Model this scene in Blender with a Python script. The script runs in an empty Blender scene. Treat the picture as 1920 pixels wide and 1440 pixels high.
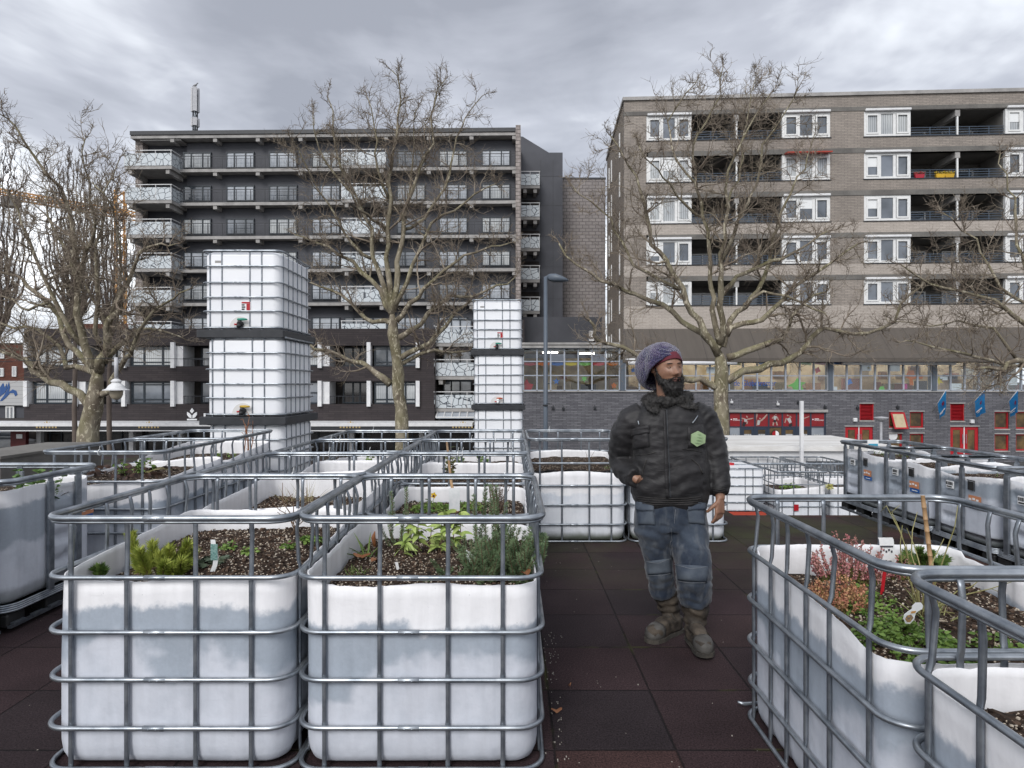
import bpy, bmesh, math, random
from mathutils import Vector, Matrix, noise
from mathutils.bvhtree import BVHTree
R = math.radians
sc = bpy.context.scene
COL = sc.collection
F, CX, CY, EYE = 1168.0, 960.0, 721.0, 1.59
STREET = -3.4
def X(px, d): return (px - CX) * d / F
def Z(py, d): return EYE - (py - CY) * d / F
def P(px, py, d): return Vector((X(px, d), d, Z(py, d)))
def onz(px, py, z):
    d = (EYE - z) * F / (py - CY)
    return Vector((X(px, d), d, z))
V = Vector

# ------------------------------------------------------------------ mesh builder
class MB:
    def __init__(s): s.v = []; s.f = []; s.m = []; s.mi = 0
    def add(s, vs, fs):
        o = len(s.v); s.v += [tuple(a) for a in vs]
        for f in fs: s.f.append(tuple(i + o for i in f)); s.m.append(s.mi)
    def box(s, x0, x1, y0, y1, z0, z1, bev=0.0):
        if x1 < x0: x0, x1 = x1, x0
        if y1 < y0: y0, y1 = y1, y0
        if z1 < z0: z0, z1 = z1, z0
        if bev <= 0:
            s.add([(x0,y0,z0),(x1,y0,z0),(x1,y1,z0),(x0,y1,z0),(x0,y0,z1),(x1,y0,z1),(x1,y1,z1),(x0,y1,z1)],
                  [(0,3,2,1),(4,5,6,7),(0,1,5,4),(1,2,6,5),(2,3,7,6),(3,0,4,7)])
        else:
            b = bev; lv = []
            for z, i in ((z0,b),(z0+b,0),(z1-b,0),(z1,b)):
                lv.append([(x0+b+i*0,y0+i,z),(x1-b,y0+i,z),(x1-i,y0+b,z),(x1-i,y1-b,z),(x1-b,y1-i,z),(x0+b,y1-i,z),(x0+i,y1-b,z),(x0+i,y0+b,z)])
            vs = [p for l in lv for p in l]; fs = [tuple(range(7,-1,-1)), tuple(range(24,32))]
            for k in range(3):
                for i in range(8):
                    j = (i+1) % 8; fs.append((k*8+i, k*8+j, k*8+8+j, k*8+8+i))
            s.add(vs, fs)
    def obox(s, c, ax, ay, az):   # oriented box: centre and three half vectors
        c, ax, ay, az = V(c), V(ax), V(ay), V(az)
        vs = [c+ax*i+ay*j+az*k for k in (-1,1) for j in (-1,1) for i in (-1,1)]
        s.add(vs, [(0,2,3,1),(4,5,7,6),(0,1,5,4),(1,3,7,5),(3,2,6,7),(2,0,4,6)])
    def tube(s, pts, rad, n=8, closed=False, cap=True, flat=1.0, up=None):
        pts = [V(p) for p in pts]; m = len(pts)
        if not isinstance(rad, (list, tuple)): rad = [rad]*m
        o = len(s.v); prev = None
        for i in range(m):
            if closed: t = pts[(i+1) % m] - pts[i-1]
            else: t = pts[min(i+1, m-1)] - pts[max(i-1, 0)]
            if t.length < 1e-9: t = V((0,0,1))
            t.normalize()
            if up is not None: a = V(up) - t*t.dot(V(up))
            elif prev is None:
                a = V((0,0,1)) if abs(t.z) < 0.9 else V((1,0,0)); a = a - t*t.dot(a)
            else: a = prev - t*t.dot(prev)
            if a.length < 1e-6: a = t.orthogonal()
            a.normalize(); prev = a; b = t.cross(a)
            for k in range(n):
                an = 2*math.pi*k/n
                q = pts[i] + (a*math.cos(an) + b*math.sin(an)*flat)*rad[i]
                s.v.append((q.x, q.y, q.z))
        r = m if closed else m-1
        for i in range(r):
            for k in range(n):
                a0 = o+i*n+k; a1 = o+i*n+(k+1) % n; b0 = o+((i+1) % m)*n+k; b1 = o+((i+1) % m)*n+(k+1) % n
                s.f.append((a0,a1,b1,b0)); s.m.append(s.mi)
        if cap and not closed and n > 2:
            s.f.append(tuple(o+k for k in range(n-1,-1,-1))); s.m.append(s.mi)
            s.f.append(tuple(o+(m-1)*n+k for k in range(n))); s.m.append(s.mi)
    def loft(s, secs, n=24, cap=True):   # secs: (centre, half vector a, half vector b, exponent)
        o = len(s.v)
        for c, a, b, e in secs:
            c, a, b = V(c), V(a), V(b)
            for k in range(n):
                an = 2*math.pi*k/n; ca, sa = math.cos(an), math.sin(an)
                ca = math.copysign(abs(ca)**(2/e), ca); sa = math.copysign(abs(sa)**(2/e), sa)
                s.v.append(tuple(c + a*ca + b*sa))
        m = len(secs)
        for i in range(m-1):
            for k in range(n):
                j = (k+1) % n
                s.f.append((o+i*n+k, o+i*n+j, o+(i+1)*n+j, o+(i+1)*n+k)); s.m.append(s.mi)
        if cap:
            s.f.append(tuple(o+k for k in range(n-1,-1,-1))); s.m.append(s.mi)
            s.f.append(tuple(o+(m-1)*n+k for k in range(n))); s.m.append(s.mi)
    def lathe(s, c, prof, n=20):
        c = V(c); o = len(s.v)
        for r, z in prof:
            for k in range(n):
                an = 2*math.pi*k/n; s.v.append((c.x+r*math.cos(an), c.y+r*math.sin(an), c.z+z))
        for i in range(len(prof)-1):
            for k in range(n):
                j = (k+1) % n; s.f.append((o+i*n+k, o+i*n+j, o+(i+1)*n+j, o+(i+1)*n+k)); s.m.append(s.mi)
        s.f.append(tuple(o+k for k in range(n-1,-1,-1))); s.m.append(s.mi)
        s.f.append(tuple(o+(len(prof)-1)*n+k for k in range(n))); s.m.append(s.mi)
    def prism(s, poly, y0, y1):   # polygon in x,z pushed along y
        n = len(poly); vs = [(x,y0,z) for x,z in poly] + [(x,y1,z) for x,z in poly]
        fs = [tuple(range(n)), tuple(range(2*n-1,n-1,-1))] + [(i,(i+1) % n+0,n+(i+1) % n,n+i)[::-1] for i in range(n)]
        s.add(vs, fs)
    def sphere(s, c, r, nu=14, nv=9, sc3=(1,1,1)):
        c = V(c); vs = []; fs = []
        for j in range(nv+1):
            th = math.pi*j/nv
            for i in range(nu):
                ph = 2*math.pi*i/nu
                vs.append(c + V((r*sc3[0]*math.sin(th)*math.cos(ph), r*sc3[1]*math.sin(th)*math.sin(ph), r*sc3[2]*math.cos(th))))
        for j in range(nv):
            for i in range(nu):
                fs.append((j*nu+i, (j+1)*nu+i, (j+1)*nu+(i+1) % nu, j*nu+(i+1) % nu))
        s.add(vs, fs)
    def mesh(s, name, mats, smooth=False, off=None):
        me = bpy.data.meshes.new(name)
        vs = s.v if off is None else [(a-off[0], b-off[1], c-off[2]) for a, b, c in s.v]
        me.from_pydata(vs, [], s.f)
        for m in (mats if isinstance(mats, (list, tuple)) else [mats]): me.materials.append(m)
        if any(s.m): me.polygons.foreach_set('material_index', s.m)
        if smooth: me.polygons.foreach_set('use_smooth', [True]*len(me.polygons))
        me.update(); return me
    def build(s, name, mats, parent=None, smooth=False, world=False):
        off = wloc(parent) if (world and parent is not None) else None
        o = bpy.data.objects.new(name, s.mesh(name, mats, smooth, off)); COL.objects.link(o); o.parent = parent
        return o
def wloc(o):
    p = V((0,0,0))
    while o is not None: p += o.location; o = o.parent
    return p
def tag(o, label=None, cat=None, group=None, kind=None):
    if label: o['label'] = label
    if cat: o['category'] = cat
    if group: o['group'] = group
    if kind: o['kind'] = kind
    return o
def root(name, loc, label, cat, group=None, rz=0.0):
    o = bpy.data.objects.new(name, None); o.empty_display_size = .2; COL.objects.link(o)
    o.location = loc; o.rotation_euler.z = rz
    return tag(o, label, cat, group)
def share(name, me, parent, loc=(0,0,0), rz=0.0):
    o = bpy.data.objects.new(name, me); COL.objects.link(o); o.parent = parent; o.location = loc; o.rotation_euler.z = rz
    return o

# ------------------------------------------------------------------ materials
def N(t, typ, props=None, **ins):
    n = t.nodes.new(typ)
    for k, v in (props or {}).items(): setattr(n, k, v)
    for k, v in ins.items():
        key = int(k[1:]) if k[0] == 'i' and k[1:].isdigit() else k.replace('_', ' ')
        sock = n.inputs[key]
        if hasattr(v, 'is_linked'): t.links.new(v, sock)
        else:
            if isinstance(v, tuple) and len(v) == 3 and sock.type == 'RGBA': v = v + (1,)
            sock.default_value = v
    return n
def newmat(name):
    m = bpy.data.materials.new(name); m.use_nodes = True; t = m.node_tree
    b = t.nodes['Principled BSDF']
    return m, t, b
def coords(t, scale=(1,1,1), rand=0.0):
    tc = N(t, 'ShaderNodeTexCoord').outputs['Object']
    if rand:
        r = N(t, 'ShaderNodeObjectInfo').outputs['Random']
        mu = N(t, 'ShaderNodeMath', {'operation': 'MULTIPLY'}, i0=r, i1=rand).outputs[0]
        tc = N(t, 'ShaderNodeVectorMath', {'operation': 'ADD'}, i0=tc, i1=mu).outputs[0]
    if scale != (1,1,1): tc = N(t, 'ShaderNodeVectorMath', {'operation': 'MULTIPLY'}, i0=tc, i1=scale).outputs[0]
    return tc
def mixc(t, fac, a, b, mode='MIX'):
    n = N(t, 'ShaderNodeMix', {'data_type': 'RGBA', 'blend_type': mode})
    for s, v in ((n.inputs[0], fac), (n.inputs[6], a), (n.inputs[7], b)):
        if hasattr(v, 'is_linked'): t.links.new(v, s)
        else: s.default_value = v if not isinstance(v, tuple) or len(v) == 4 else v + (1,)
    return n.outputs[2]
def ramp(t, fac, *stops):
    n = N(t, 'ShaderNodeValToRGB', i0=fac); e = n.color_ramp.elements
    while len(e) < len(stops): e.new(0.5)
    for el, (p, c) in zip(e, stops):
        el.position = p; el.color = (c, c, c, 1) if isinstance(c, (int, float)) else tuple(c) + (1,)
    return n.outputs[0]
def noi(t, vec, scale, detail=4, rough=.55, dist=0.0):
    return N(t, 'ShaderNodeTexNoise', Vector=vec, Scale=scale, Detail=detail, Roughness=rough, Distortion=dist).outputs['Fac']
def math_(t, op, a, b=0.0, c=None, clamp=False):
    n = N(t, 'ShaderNodeMath', {'operation': op, 'use_clamp': clamp}, i0=a, i1=b)
    if c is not None:
        if hasattr(c, 'is_linked'): t.links.new(c, n.inputs[2])
        else: n.inputs[2].default_value = c
    return n.outputs[0]
def bumpn(t, b, h, strength=.4, dist=.01):
    n = N(t, 'ShaderNodeBump', Strength=strength, Distance=dist, Height=h); t.links.new(n.outputs[0], b.inputs['Normal'])
def setb(t, b, **kw):
    for k, v in kw.items():
        s = b.inputs[k.replace('_', ' ')]
        if hasattr(v, 'is_linked'): t.links.new(v, s)
        else: s.default_value = v if not (isinstance(v, tuple) and len(v) == 3 and s.type == 'RGBA') else v + (1,)
def simple(name, c1, c2=None, scale=6.0, rough=.6, metal=0.0, bs=0.0, bscale=60.0, stretch=(1,1,1), rand=7.0, spec=.4, lo=.35, hi=.65, bd=.004, fine=0.0):
    m, t, b = newmat(name); co = coords(t, stretch, rand)
    col = c1
    if c2: col = mixc(t, ramp(t, noi(t, co, scale, 6), (lo, 0.), (hi, 1.)), c1, c2)
    if fine:
        n = ramp(t, noi(t, co, scale*14, 3), (.3, 1-fine), (.7, 1+0.))
        col = mixc(t, 1.0, col, n, 'MULTIPLY')
    setb(t, b, Base_Color=col, Roughness=rough, Metallic=metal, Specular_IOR_Level=spec)
    if bs: bumpn(t, b, noi(t, co, bscale, 4), bs, bd)
    return m
M = {}
M['galv'] = simple('galvanised_steel', (.215,.24,.27), (.45,.48,.51), 9, .34, .8, .25, 40, spec=.5, bd=.002)
M['galv_flat'] = simple('galvanised_strip', (.17,.19,.22), (.30,.325,.355), 14, .4, .75, .2, 40, bd=.002)
M['black_steel'] = simple('dark_painted_steel', (.022,.024,.028), (.035,.037,.042), 8, .45)
M['black_plastic'] = simple('black_plastic', (.015,.015,.016), (.03,.03,.03), 9, .5)
M['white_paint'] = simple('white_paint', (.72,.72,.72), (.62,.62,.63), 3, .5)
M['white_plastic'] = simple('white_label_plastic', (.8,.8,.8), (.7,.72,.72), 30, .35)
M['red_paint'] = simple('red_paint', (.42,.012,.02), (.36,.01,.016), 4, .4)
M['dark_red'] = simple('dark_red_panel', (.10,.012,.014), (.08,.01,.012), 3, .5)
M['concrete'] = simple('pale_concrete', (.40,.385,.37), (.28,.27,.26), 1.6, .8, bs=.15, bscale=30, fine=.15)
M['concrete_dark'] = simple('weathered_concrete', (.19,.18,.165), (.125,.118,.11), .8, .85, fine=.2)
M['dark_clad'] = simple('dark_panel_cladding', (.05,.052,.062), (.066,.068,.08), .6, .6)
M['dark_frame'] = simple('dark_window_frame', (.018,.026,.034), (.022,.03,.04), 4, .4)
M['grey_frame'] = simple('grey_window_frame', (.36,.39,.44), (.30,.33,.38), 4, .4)
M['white_frame'] = simple('white_window_frame', (.74,.74,.73), (.66,.66,.65), 4, .45)
M['rail_dark'] = simple('dark_railing', (.02,.022,.027), None, rough=.4)
M['rail_blue'] = simple('blue_grey_railing', (.06,.085,.12), None, rough=.4)
M['rail_white'] = simple('pale_railing', (.6,.6,.6), None, rough=.4)
M['roof_felt'] = simple('roof_felt', (.06,.06,.065), (.09,.09,.09), 1.5, .9)
M['lamp_grey'] = simple('grey_lamp_paint', (.085,.105,.132), (.10,.12,.148), 3, .42, spec=.4)
M['pole_grey'] = simple('pale_grey_pole', (.5,.5,.52), (.42,.42,.44), 6, .5)
M['orange'] = simple('orange_crane_paint', (.50,.26,.08), None, rough=.5)
M['gold'] = simple('gold_lettering', (.45,.33,.14), None, rough=.4)
M['white_emblem'] = simple('white_emblem', (.85,.85,.85), None, rough=.4)
M['interior'] = simple('school_interior_wall', (.50,.41,.27), (.30,.235,.15), .9, .8, lo=.4, hi=.6)
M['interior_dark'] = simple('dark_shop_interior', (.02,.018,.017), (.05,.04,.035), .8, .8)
M['wood'] = simple('warm_wood', (.28,.15,.07), (.36,.20,.10), 5, .6)
M['bamboo'] = simple('bamboo_cane', (.42,.27,.14), (.33,.20,.10), 20, .5)
def col_mat(name, c, rough=.5): 
    if name not in M: M[name] = simple(name, c, tuple(x*.85 for x in c), 6, rough)
    return M[name]

def mk_glass(name, c, c2, rough=.06, folds=False, spec=.5, scale=.5):
    m, t, b = newmat(name); co = coords(t, (1,1,1), 31.0)
    f = ramp(t, noi(t, co, scale, 3), (.35,0.), (.65,1.)); col = mixc(t, f, c, c2)
    if folds:
        w = N(t, 'ShaderNodeTexWave', {'bands_direction': 'X'}, Vector=co, Scale=2.2, Distortion=1.5, Detail=1.0).outputs['Fac']
        col = mixc(t, 1.0, col, ramp(t, w, (0,.6), (1,1.)), 'MULTIPLY')
    setb(t, b, Base_Color=col, Roughness=rough, Specular_IOR_Level=spec, IOR=1.52)
    b.inputs['Coat Weight'].default_value = .6; b.inputs['Coat Roughness'].default_value = .02
    bumpn(t, b, noi(t, coords(t), 1.3, 1), .02, .05)
    return m
M['glass_dark'] = mk_glass('window_glass_dark', (.05,.06,.072), (.16,.18,.21), spec=1.0)  # paler mix tone stands in for reflected sky
M['glass_mid'] = mk_glass('window_glass_sky_tone', (.42,.45,.49), (.24,.265,.30), spec=.9)  # bright sky reflection painted into the pale base colour
M['glass_curtain'] = mk_glass('window_glass_net_curtain', (.55,.57,.57), (.36,.38,.40), folds=True)
M['glass_shop'] = mk_glass('shop_glass', (.012,.012,.014), (.045,.04,.038), spec=.5, scale=1.2)
M['glass_warm'] = mk_glass('classroom_glass', (.18,.115,.05), (.06,.045,.03), spec=.5, scale=1.6)
# clear glass for the classroom strip
m, t, b = newmat('clear_glass')
g = N(t, 'ShaderNodeBsdfGlossy', Roughness=.02, Color=(.9,.93,.97,1)); tr = N(t, 'ShaderNodeBsdfTransparent', Color=(.93,.95,.95,1))
fr = N(t, 'ShaderNodeFresnel', IOR=1.5)
mx = N(t, 'ShaderNodeMixShader', i0=math_(t, 'MULTIPLY', fr.outputs[0], .8), i1=tr.outputs[0], i2=g.outputs[0])
t.links.new(mx.outputs[0], t.nodes['Material Output'].inputs[0]); M['glass_clear'] = m
# crackle-pattern balcony glass
m, t, b = newmat('crackle_glass'); tc = coords(t)
xz = N(t, 'ShaderNodeVectorMath', {'operation': 'MULTIPLY'}, i0=tc, i1=(1,1,1)).outputs[0]
vo = N(t, 'ShaderNodeTexVoronoi', {'feature': 'DISTANCE_TO_EDGE'}, Vector=xz, Scale=2.1).outputs['Distance']
setb(t, b, Base_Color=mixc(t, ramp(t, vo, (.028,1.), (.05,0.)), (.52,.56,.585), (.06,.07,.085)), Roughness=.25)
M['crackle'] = m
def mk_brick(name, c1, c2, mortar, bw, rh, ms, axis='x', stain=.0, fine=.25, moff=.0):
    m, t, b = newmat(name); tc = coords(t)
    sp = N(t, 'ShaderNodeSeparateXYZ', i0=tc)
    u = sp.outputs['X'] if axis == 'x' else sp.outputs['Y']
    co = N(t, 'ShaderNodeCombineXYZ', i0=u, i1=sp.outputs['Z'], i2=0.0).outputs[0]
    br = N(t, 'ShaderNodeTexBrick', {'offset': .5}, Vector=co, Color1=c1, Color2=c2, Mortar=mortar, Scale=1.0, Mortar_Size=ms, Bias=0.0, Brick_Width=bw, Row_Height=rh)
    n = ramp(t, noi(t, tc, .45, 5), (.3,1-stain), (.7,1.))
    col = mixc(t, 1.0, br.outputs['Color'], n, 'MULTIPLY')
    n2 = ramp(t, noi(t, N(t, 'ShaderNodeVectorMath', {'operation': 'MULTIPLY'}, i0=tc, i1=(2.5,2.5,9)).outputs[0], 1.6, 3), (.25,1-fine), (.7,1.))
    col = mixc(t, 1.0, col, n2, 'MULTIPLY')
    setb(t, b, Base_Color=col, Roughness=.85, Specular_IOR_Level=.25)
    bumpn(t, b, br.outputs['Fac'], -.35, .02)
    return m
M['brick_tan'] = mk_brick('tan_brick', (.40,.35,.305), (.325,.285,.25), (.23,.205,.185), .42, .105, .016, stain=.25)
M['brick_tan_pale'] = mk_brick('tan_brick_pale', (.50,.445,.395), (.43,.38,.335), (.33,.295,.265), .42, .105, .014, stain=.14, fine=.15)  # paler brick for the spandrels of the lower floors
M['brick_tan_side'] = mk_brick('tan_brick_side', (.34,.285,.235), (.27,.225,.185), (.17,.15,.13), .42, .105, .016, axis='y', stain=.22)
M['brick_grey'] = mk_brick('dark_grey_brick', (.215,.212,.228), (.13,.128,.142), (.085,.085,.095), .48, .10, .014, stain=.15)
M['brick_brown'] = mk_brick('dark_brown_brick', (.062,.052,.053), (.045,.038,.040), (.03,.026,.027), .9, .16, .012, stain=.2, fine=.15)
M['brick_light'] = mk_brick('pinkish_grey_brick', (.36,.325,.31), (.30,.27,.26), (.16,.145,.14), .62, .32, .03, stain=.15)
M['brick_red'] = mk_brick('red_brown_brick', (.16,.06,.04), (.12,.045,.032), (.09,.05,.04), .5, .14, .015, stain=.2)
M['brick_pier'] = mk_brick('pale_pier_brick', (.40,.355,.33), (.30,.265,.25), (.15,.13,.125), .5, .3, .03)
M['brick_brown_side'] = mk_brick('dark_brown_brick_side', (.062,.052,.053), (.045,.038,.040), (.03,.026,.027), .9, .16, .012, axis='y', stain=.2, fine=.15)
# standing-seam slope
m, t, b = newmat('brown_panel_roof'); tc = coords(t)
w = N(t, 'ShaderNodeTexWave', {'bands_direction': 'X', 'wave_profile': 'SAW'}, Vector=tc, Scale=.19, Distortion=0.0).outputs['Fac']
nn = ramp(t, noi(t, N(t, 'ShaderNodeVectorMath', {'operation': 'MULTIPLY'}, i0=tc, i1=(3,.4,.4)).outputs[0], 1.0, 4), (.3,.78), (.7,1.))
c = mixc(t, ramp(t, w, (.0,0.), (.03,1.)), (.03,.026,.022), (.098,.083,.07))
setb(t, b, Base_Color=mixc(t, 1.0, c, nn, 'MULTIPLY'), Roughness=.7); M['slope'] = m
# horizontal pale siding
m, t, b = newmat('pale_siding'); tc = coords(t)
w = N(t, 'ShaderNodeTexWave', {'bands_direction': 'Z', 'wave_profile': 'SAW'}, Vector=tc, Scale=.9, Distortion=0.0).outputs['Fac']
setb(t, b, Base_Color=mixc(t, ramp(t, w, (0,0.), (.12,1.)), (.2,.2,.21), (.42,.42,.42)), Roughness=.6); M['siding'] = m

# bottle plastic with the waterline of old soil showing through
def mk_hdpe(name, top, band, low, z0, z1, algae=0.0, rand=9.0, bands=.8, speck=.0):
    m, t, b = newmat(name); tc = N(t, 'ShaderNodeTexCoord').outputs['Object']; co = coords(t, (1,1,1), rand)
    rnd = N(t, 'ShaderNodeObjectInfo').outputs['Random']
    z = N(t, 'ShaderNodeSeparateXYZ', i0=tc).outputs['Z']
    sh = math_(t, 'MULTIPLY_ADD', rnd, .10, -.05)
    wob = math_(t, 'MULTIPLY_ADD', noi(t, co, 3.2, 6, .6), .20, -.10)
    wob2 = math_(t, 'MULTIPLY_ADD', noi(t, co, 34, 3), .035, -.0175)
    zz = math_(t, 'ADD', math_(t, 'ADD', z, sh), math_(t, 'ADD', wob, wob2))
    up = N(t, 'ShaderNodeMapRange', {'interpolation_type': 'SMOOTHSTEP'}, Value=zz, From_Min=z1-.016, From_Max=z1+.022).outputs[0]
    wl = math_(t, 'MULTIPLY_ADD', noi(t, co, 1.8, 4), .8, -.40)
    dn = N(t, 'ShaderNodeMapRange', {'interpolation_type': 'SMOOTHSTEP'}, Value=math_(t, 'ADD', zz, wl), From_Min=z0-.03, From_Max=z0+.05).outputs[0]
    mott = ramp(t, noi(t, co, 60, 4, .7), (.35,.0), (.65,1.))
    cloud = ramp(t, noi(t, co, 5, 6, .65), (.45,.0), (.7,.45))
    bandc = mixc(t, math_(t, 'MULTIPLY', mott, .45), band, tuple(x*1.22 for x in band))
    lowc = mixc(t, math_(t, 'MULTIPLY', cloud, .75), low, band)
    col = mixc(t, math_(t, 'MULTIPLY', dn, bands), lowc, bandc)
    col = mixc(t, up, col, top)
    if algae:
        ag = N(t, 'ShaderNodeMapRange', {'interpolation_type': 'SMOOTHSTEP'}, Value=math_(t, 'ADD', z, math_(t, 'MULTIPLY', wob, .6)), From_Min=.03, From_Max=.12, To_Min=algae, To_Max=0.0).outputs[0]
        col = mixc(t, ag, col, (.06,.075,.035))
    dirt = ramp(t, noi(t, N(t, 'ShaderNodeVectorMath', {'operation': 'MULTIPLY'}, i0=co, i1=(9,9,1.2)).outputs[0], 2.2, 4), (.3,.90), (.6,1.))
    col = mixc(t, 1.0, col, dirt, 'MULTIPLY')
    scr = ramp(t, noi(t, N(t, 'ShaderNodeVectorMath', {'operation': 'MULTIPLY'}, i0=co, i1=(3,3,70)).outputs[0], 1.5, 3), (.70,0.), (.74,1.))
    scr = math_(t, 'MULTIPLY', scr, ramp(t, noi(t, co, 2.2, 2), (.52,0.), (.6,.4)))
    col = mixc(t, scr, col, (.22,.23,.25))
    spt = ramp(t, noi(t, co, 38, 3, .8), (.70,0.), (.76,.5)); col = mixc(t, spt, col, (.30,.31,.32))
    setb(t, b, Base_Color=col, Roughness=.42, Specular_IOR_Level=.4)
    b.inputs['Subsurface Weight'].default_value = .0
    bumpn(t, b, noi(t, co, 7, 4), .22, .03)
    return m
M['hdpe'] = mk_hdpe('bottle_plastic', (.82,.815,.83), (.285,.33,.385), (.585,.61,.67), .40, .605)
M['hdpe_clean'] = mk_hdpe('bottle_plastic_clean', (.82,.815,.83), (.56,.60,.66), (.72,.74,.78), .46, .52, algae=.85)
M['hdpe_grey'] = mk_hdpe('bottle_plastic_grey', (.80,.80,.82), (.26,.30,.345), (.55,.58,.64), .30, .55, algae=.6)
M['hdpe_edge'] = mk_hdpe('bottle_plastic_left_edge', (.80,.80,.82), (.30,.34,.385), (.64,.665,.72), .46, .64, algae=.4)
M['hdpe_white'] = simple('bottle_plastic_white', (.82,.83,.85), (.78,.79,.82), 2.5, .38, bs=.12, bscale=6, bd=.02)
# potting soil with perlite
def mk_soil():
    m, t, b = newmat('potting_soil'); co = coords(t, (1,1,1), 13.0)
    vo = N(t, 'ShaderNodeTexVoronoi', Vector=co, Scale=95.0, Randomness=1.0)
    sp = N(t, 'ShaderNodeSeparateColor', i0=vo.outputs['Color'])
    base = mixc(t, sp.outputs[1], (.014,.010,.008), (.062,.041,.029))
    patch = ramp(t, noi(t, co, 5, 4), (.35,.10), (.7,.36))
    lim = math_(t, 'SUBTRACT', 1.0, patch)
    sel = math_(t, 'GREATER_THAN', sp.outputs[0], lim)
    pale = mixc(t, sp.outputs[2], (.34,.26,.18), (.66,.58,.48))
    core = math_(t, 'LESS_THAN', vo.outputs['Distance'], .42)
    col = mixc(t, math_(t, 'MULTIPLY', sel, core), base, pale)
    setb(t, b, Base_Color=col, Roughness=.95, Specular_IOR_Level=.15)
    bumpn(t, b, math_(t, 'ADD', vo.outputs['Distance'], math_(t, 'MULTIPLY', noi(t, co, 160, 2), .5)), -.9, .012)
    return m
M['soil'] = mk_soil()
# rubber tiles
def mk_deck():
    m, t, b = newmat('rubber_tiles'); tc = N(t, 'ShaderNodeTexCoord').outputs['Object']
    T = .53
    sp = N(t, 'ShaderNodeSeparateXYZ', i0=tc)
    ux = math_(t, 'DIVIDE', math_(t, 'ADD', sp.outputs['X'], 10*T - .715), T); uy = math_(t, 'DIVIDE', math_(t, 'ADD', sp.outputs['Y'], 10*T - 3.24), T)
    fx = math_(t, 'FRACT', ux); fy = math_(t, 'FRACT', uy)
    cell = N(t, 'ShaderNodeCombineXYZ', i0=math_(t, 'FLOOR', ux), i1=math_(t, 'FLOOR', uy), i2=0.0).outputs[0]
    wn = N(t, 'ShaderNodeTexWhiteNoise', {'noise_dimensions': '2D'}, Vector=cell); ws = N(t, 'ShaderNodeSeparateColor', i0=wn.outputs['Color'])
    def edge(f): return math_(t, 'MINIMUM', f, math_(t, 'SUBTRACT', 1.0, f))
    wobj = math_(t, 'MULTIPLY_ADD', noi(t, tc, 30, 3), .016, -.008)
    e = math_(t, 'ADD', math_(t, 'MINIMUM', edge(fx), edge(fy)), wobj)
    joint = ramp(t, e, (.004,1.), (.014,0.))
    c = ramp(t, ws.outputs[0], (.0,(.031,.0205,.0225)), (.5,(.040,.0245,.0265)), (.85,(.028,.021,.0235)), (1.,(.060,.031,.028)))
    gr = noi(t, tc, 120, 4, .85)
    c = mixc(t, 1.0, c, ramp(t, gr, (.36,.25), (.66,2.0)), 'MULTIPLY')
    big = ramp(t, noi(t, tc, 1.7, 5), (.3,.65), (.7,1.2)); c = mixc(t, 1.0, c, big, 'MULTIPLY')
    far = N(t, 'ShaderNodeMapRange', Value=sp.outputs['Y'], From_Min=4.5, From_Max=6.6, To_Min=0.0, To_Max=.85).outputs[0]
    mo = math_(t, 'MULTIPLY', ramp(t, noi(t, tc, 1.1, 6, .65), (.40,0.), (.62,1.)), far, clamp=True)
    c = mixc(t, mo, c, (.045,.048,.024))
    mj = math_(t, 'MULTIPLY', ramp(t, noi(t, tc, 2.3, 4), (.54,0.), (.66,1.)), ramp(t, e, (.0,1.), (.03,0.)))
    c = mixc(t, math_(t, 'MULTIPLY', mj, .7), mixc(t, math_(t, 'MULTIPLY', joint, .75), c, (.008,.007,.007)), (.07,.075,.02))
    vo = N(t, 'ShaderNodeTexVoronoi', Vector=tc, Scale=46.0)
    vs = N(t, 'ShaderNodeSeparateColor', i0=vo.outputs['Color'])
    spk = math_(t, 'MULTIPLY', math_(t, 'GREATER_THAN', vs.outputs[0], .992), math_(t, 'LESS_THAN', vo.outputs['Distance'], .16))
    c = mixc(t, spk, c, (.34,.30,.26))
    setb(t, b, Base_Color=c, Roughness=.9, Specular_IOR_Level=.18)
    h = math_(t, 'ADD', math_(t, 'MULTIPLY', gr, .5), math_(t, 'MULTIPLY', joint, -1.2))
    bumpn(t, b, h, .8, .006)
    return m
M['deck'] = mk_deck()
M['asphalt'] = simple('street_paving', (.05,.05,.052), (.085,.083,.08), 1.2, .85, bs=.3, bscale=50)
# bark
def mk_bark(name, dark, mid, pale, moss, sc=3.0, mo=.5):
    m, t, b = newmat(name); co = coords(t, (1,1,.55), 0)
    n1 = noi(t, co, sc, 5, .6); n2 = noi(t, co, sc*2.7, 4, .6, 1.0)
    c = mixc(t, ramp(t, n1, (.4,0.), (.6,1.)), dark, mid)
    c = mixc(t, ramp(t, n2, (.56,0.), (.62,1.)), c, pale)
    geo = N(t, 'ShaderNodeNewGeometry').outputs['Normal']; nz = N(t, 'ShaderNodeSeparateXYZ', i0=geo).outputs['Z']
    k = math_(t, 'MULTIPLY', ramp(t, noi(t, co, 1.7, 4), (.4,0.), (.62,1.)), N(t, 'ShaderNodeMapRange', Value=nz, From_Min=-.6, From_Max=.5, To_Min=.2, To_Max=1.0).outputs[0])
    c = mixc(t, math_(t, 'MULTIPLY', k, mo), c, moss)
    setb(t, b, Base_Color=c, Roughness=.9, Specular_IOR_Level=.2); bumpn(t, b, n2, .7, .05)
    return m
M['bark'] = mk_bark('plane_bark', (.13,.105,.08), (.27,.235,.18), (.50,.45,.35), (.17,.17,.065))
M['twig'] = mk_bark('plane_twigs', (.17,.135,.108), (.255,.21,.168), (.36,.31,.25), (.15,.14,.075), 1.2, .3)
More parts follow.
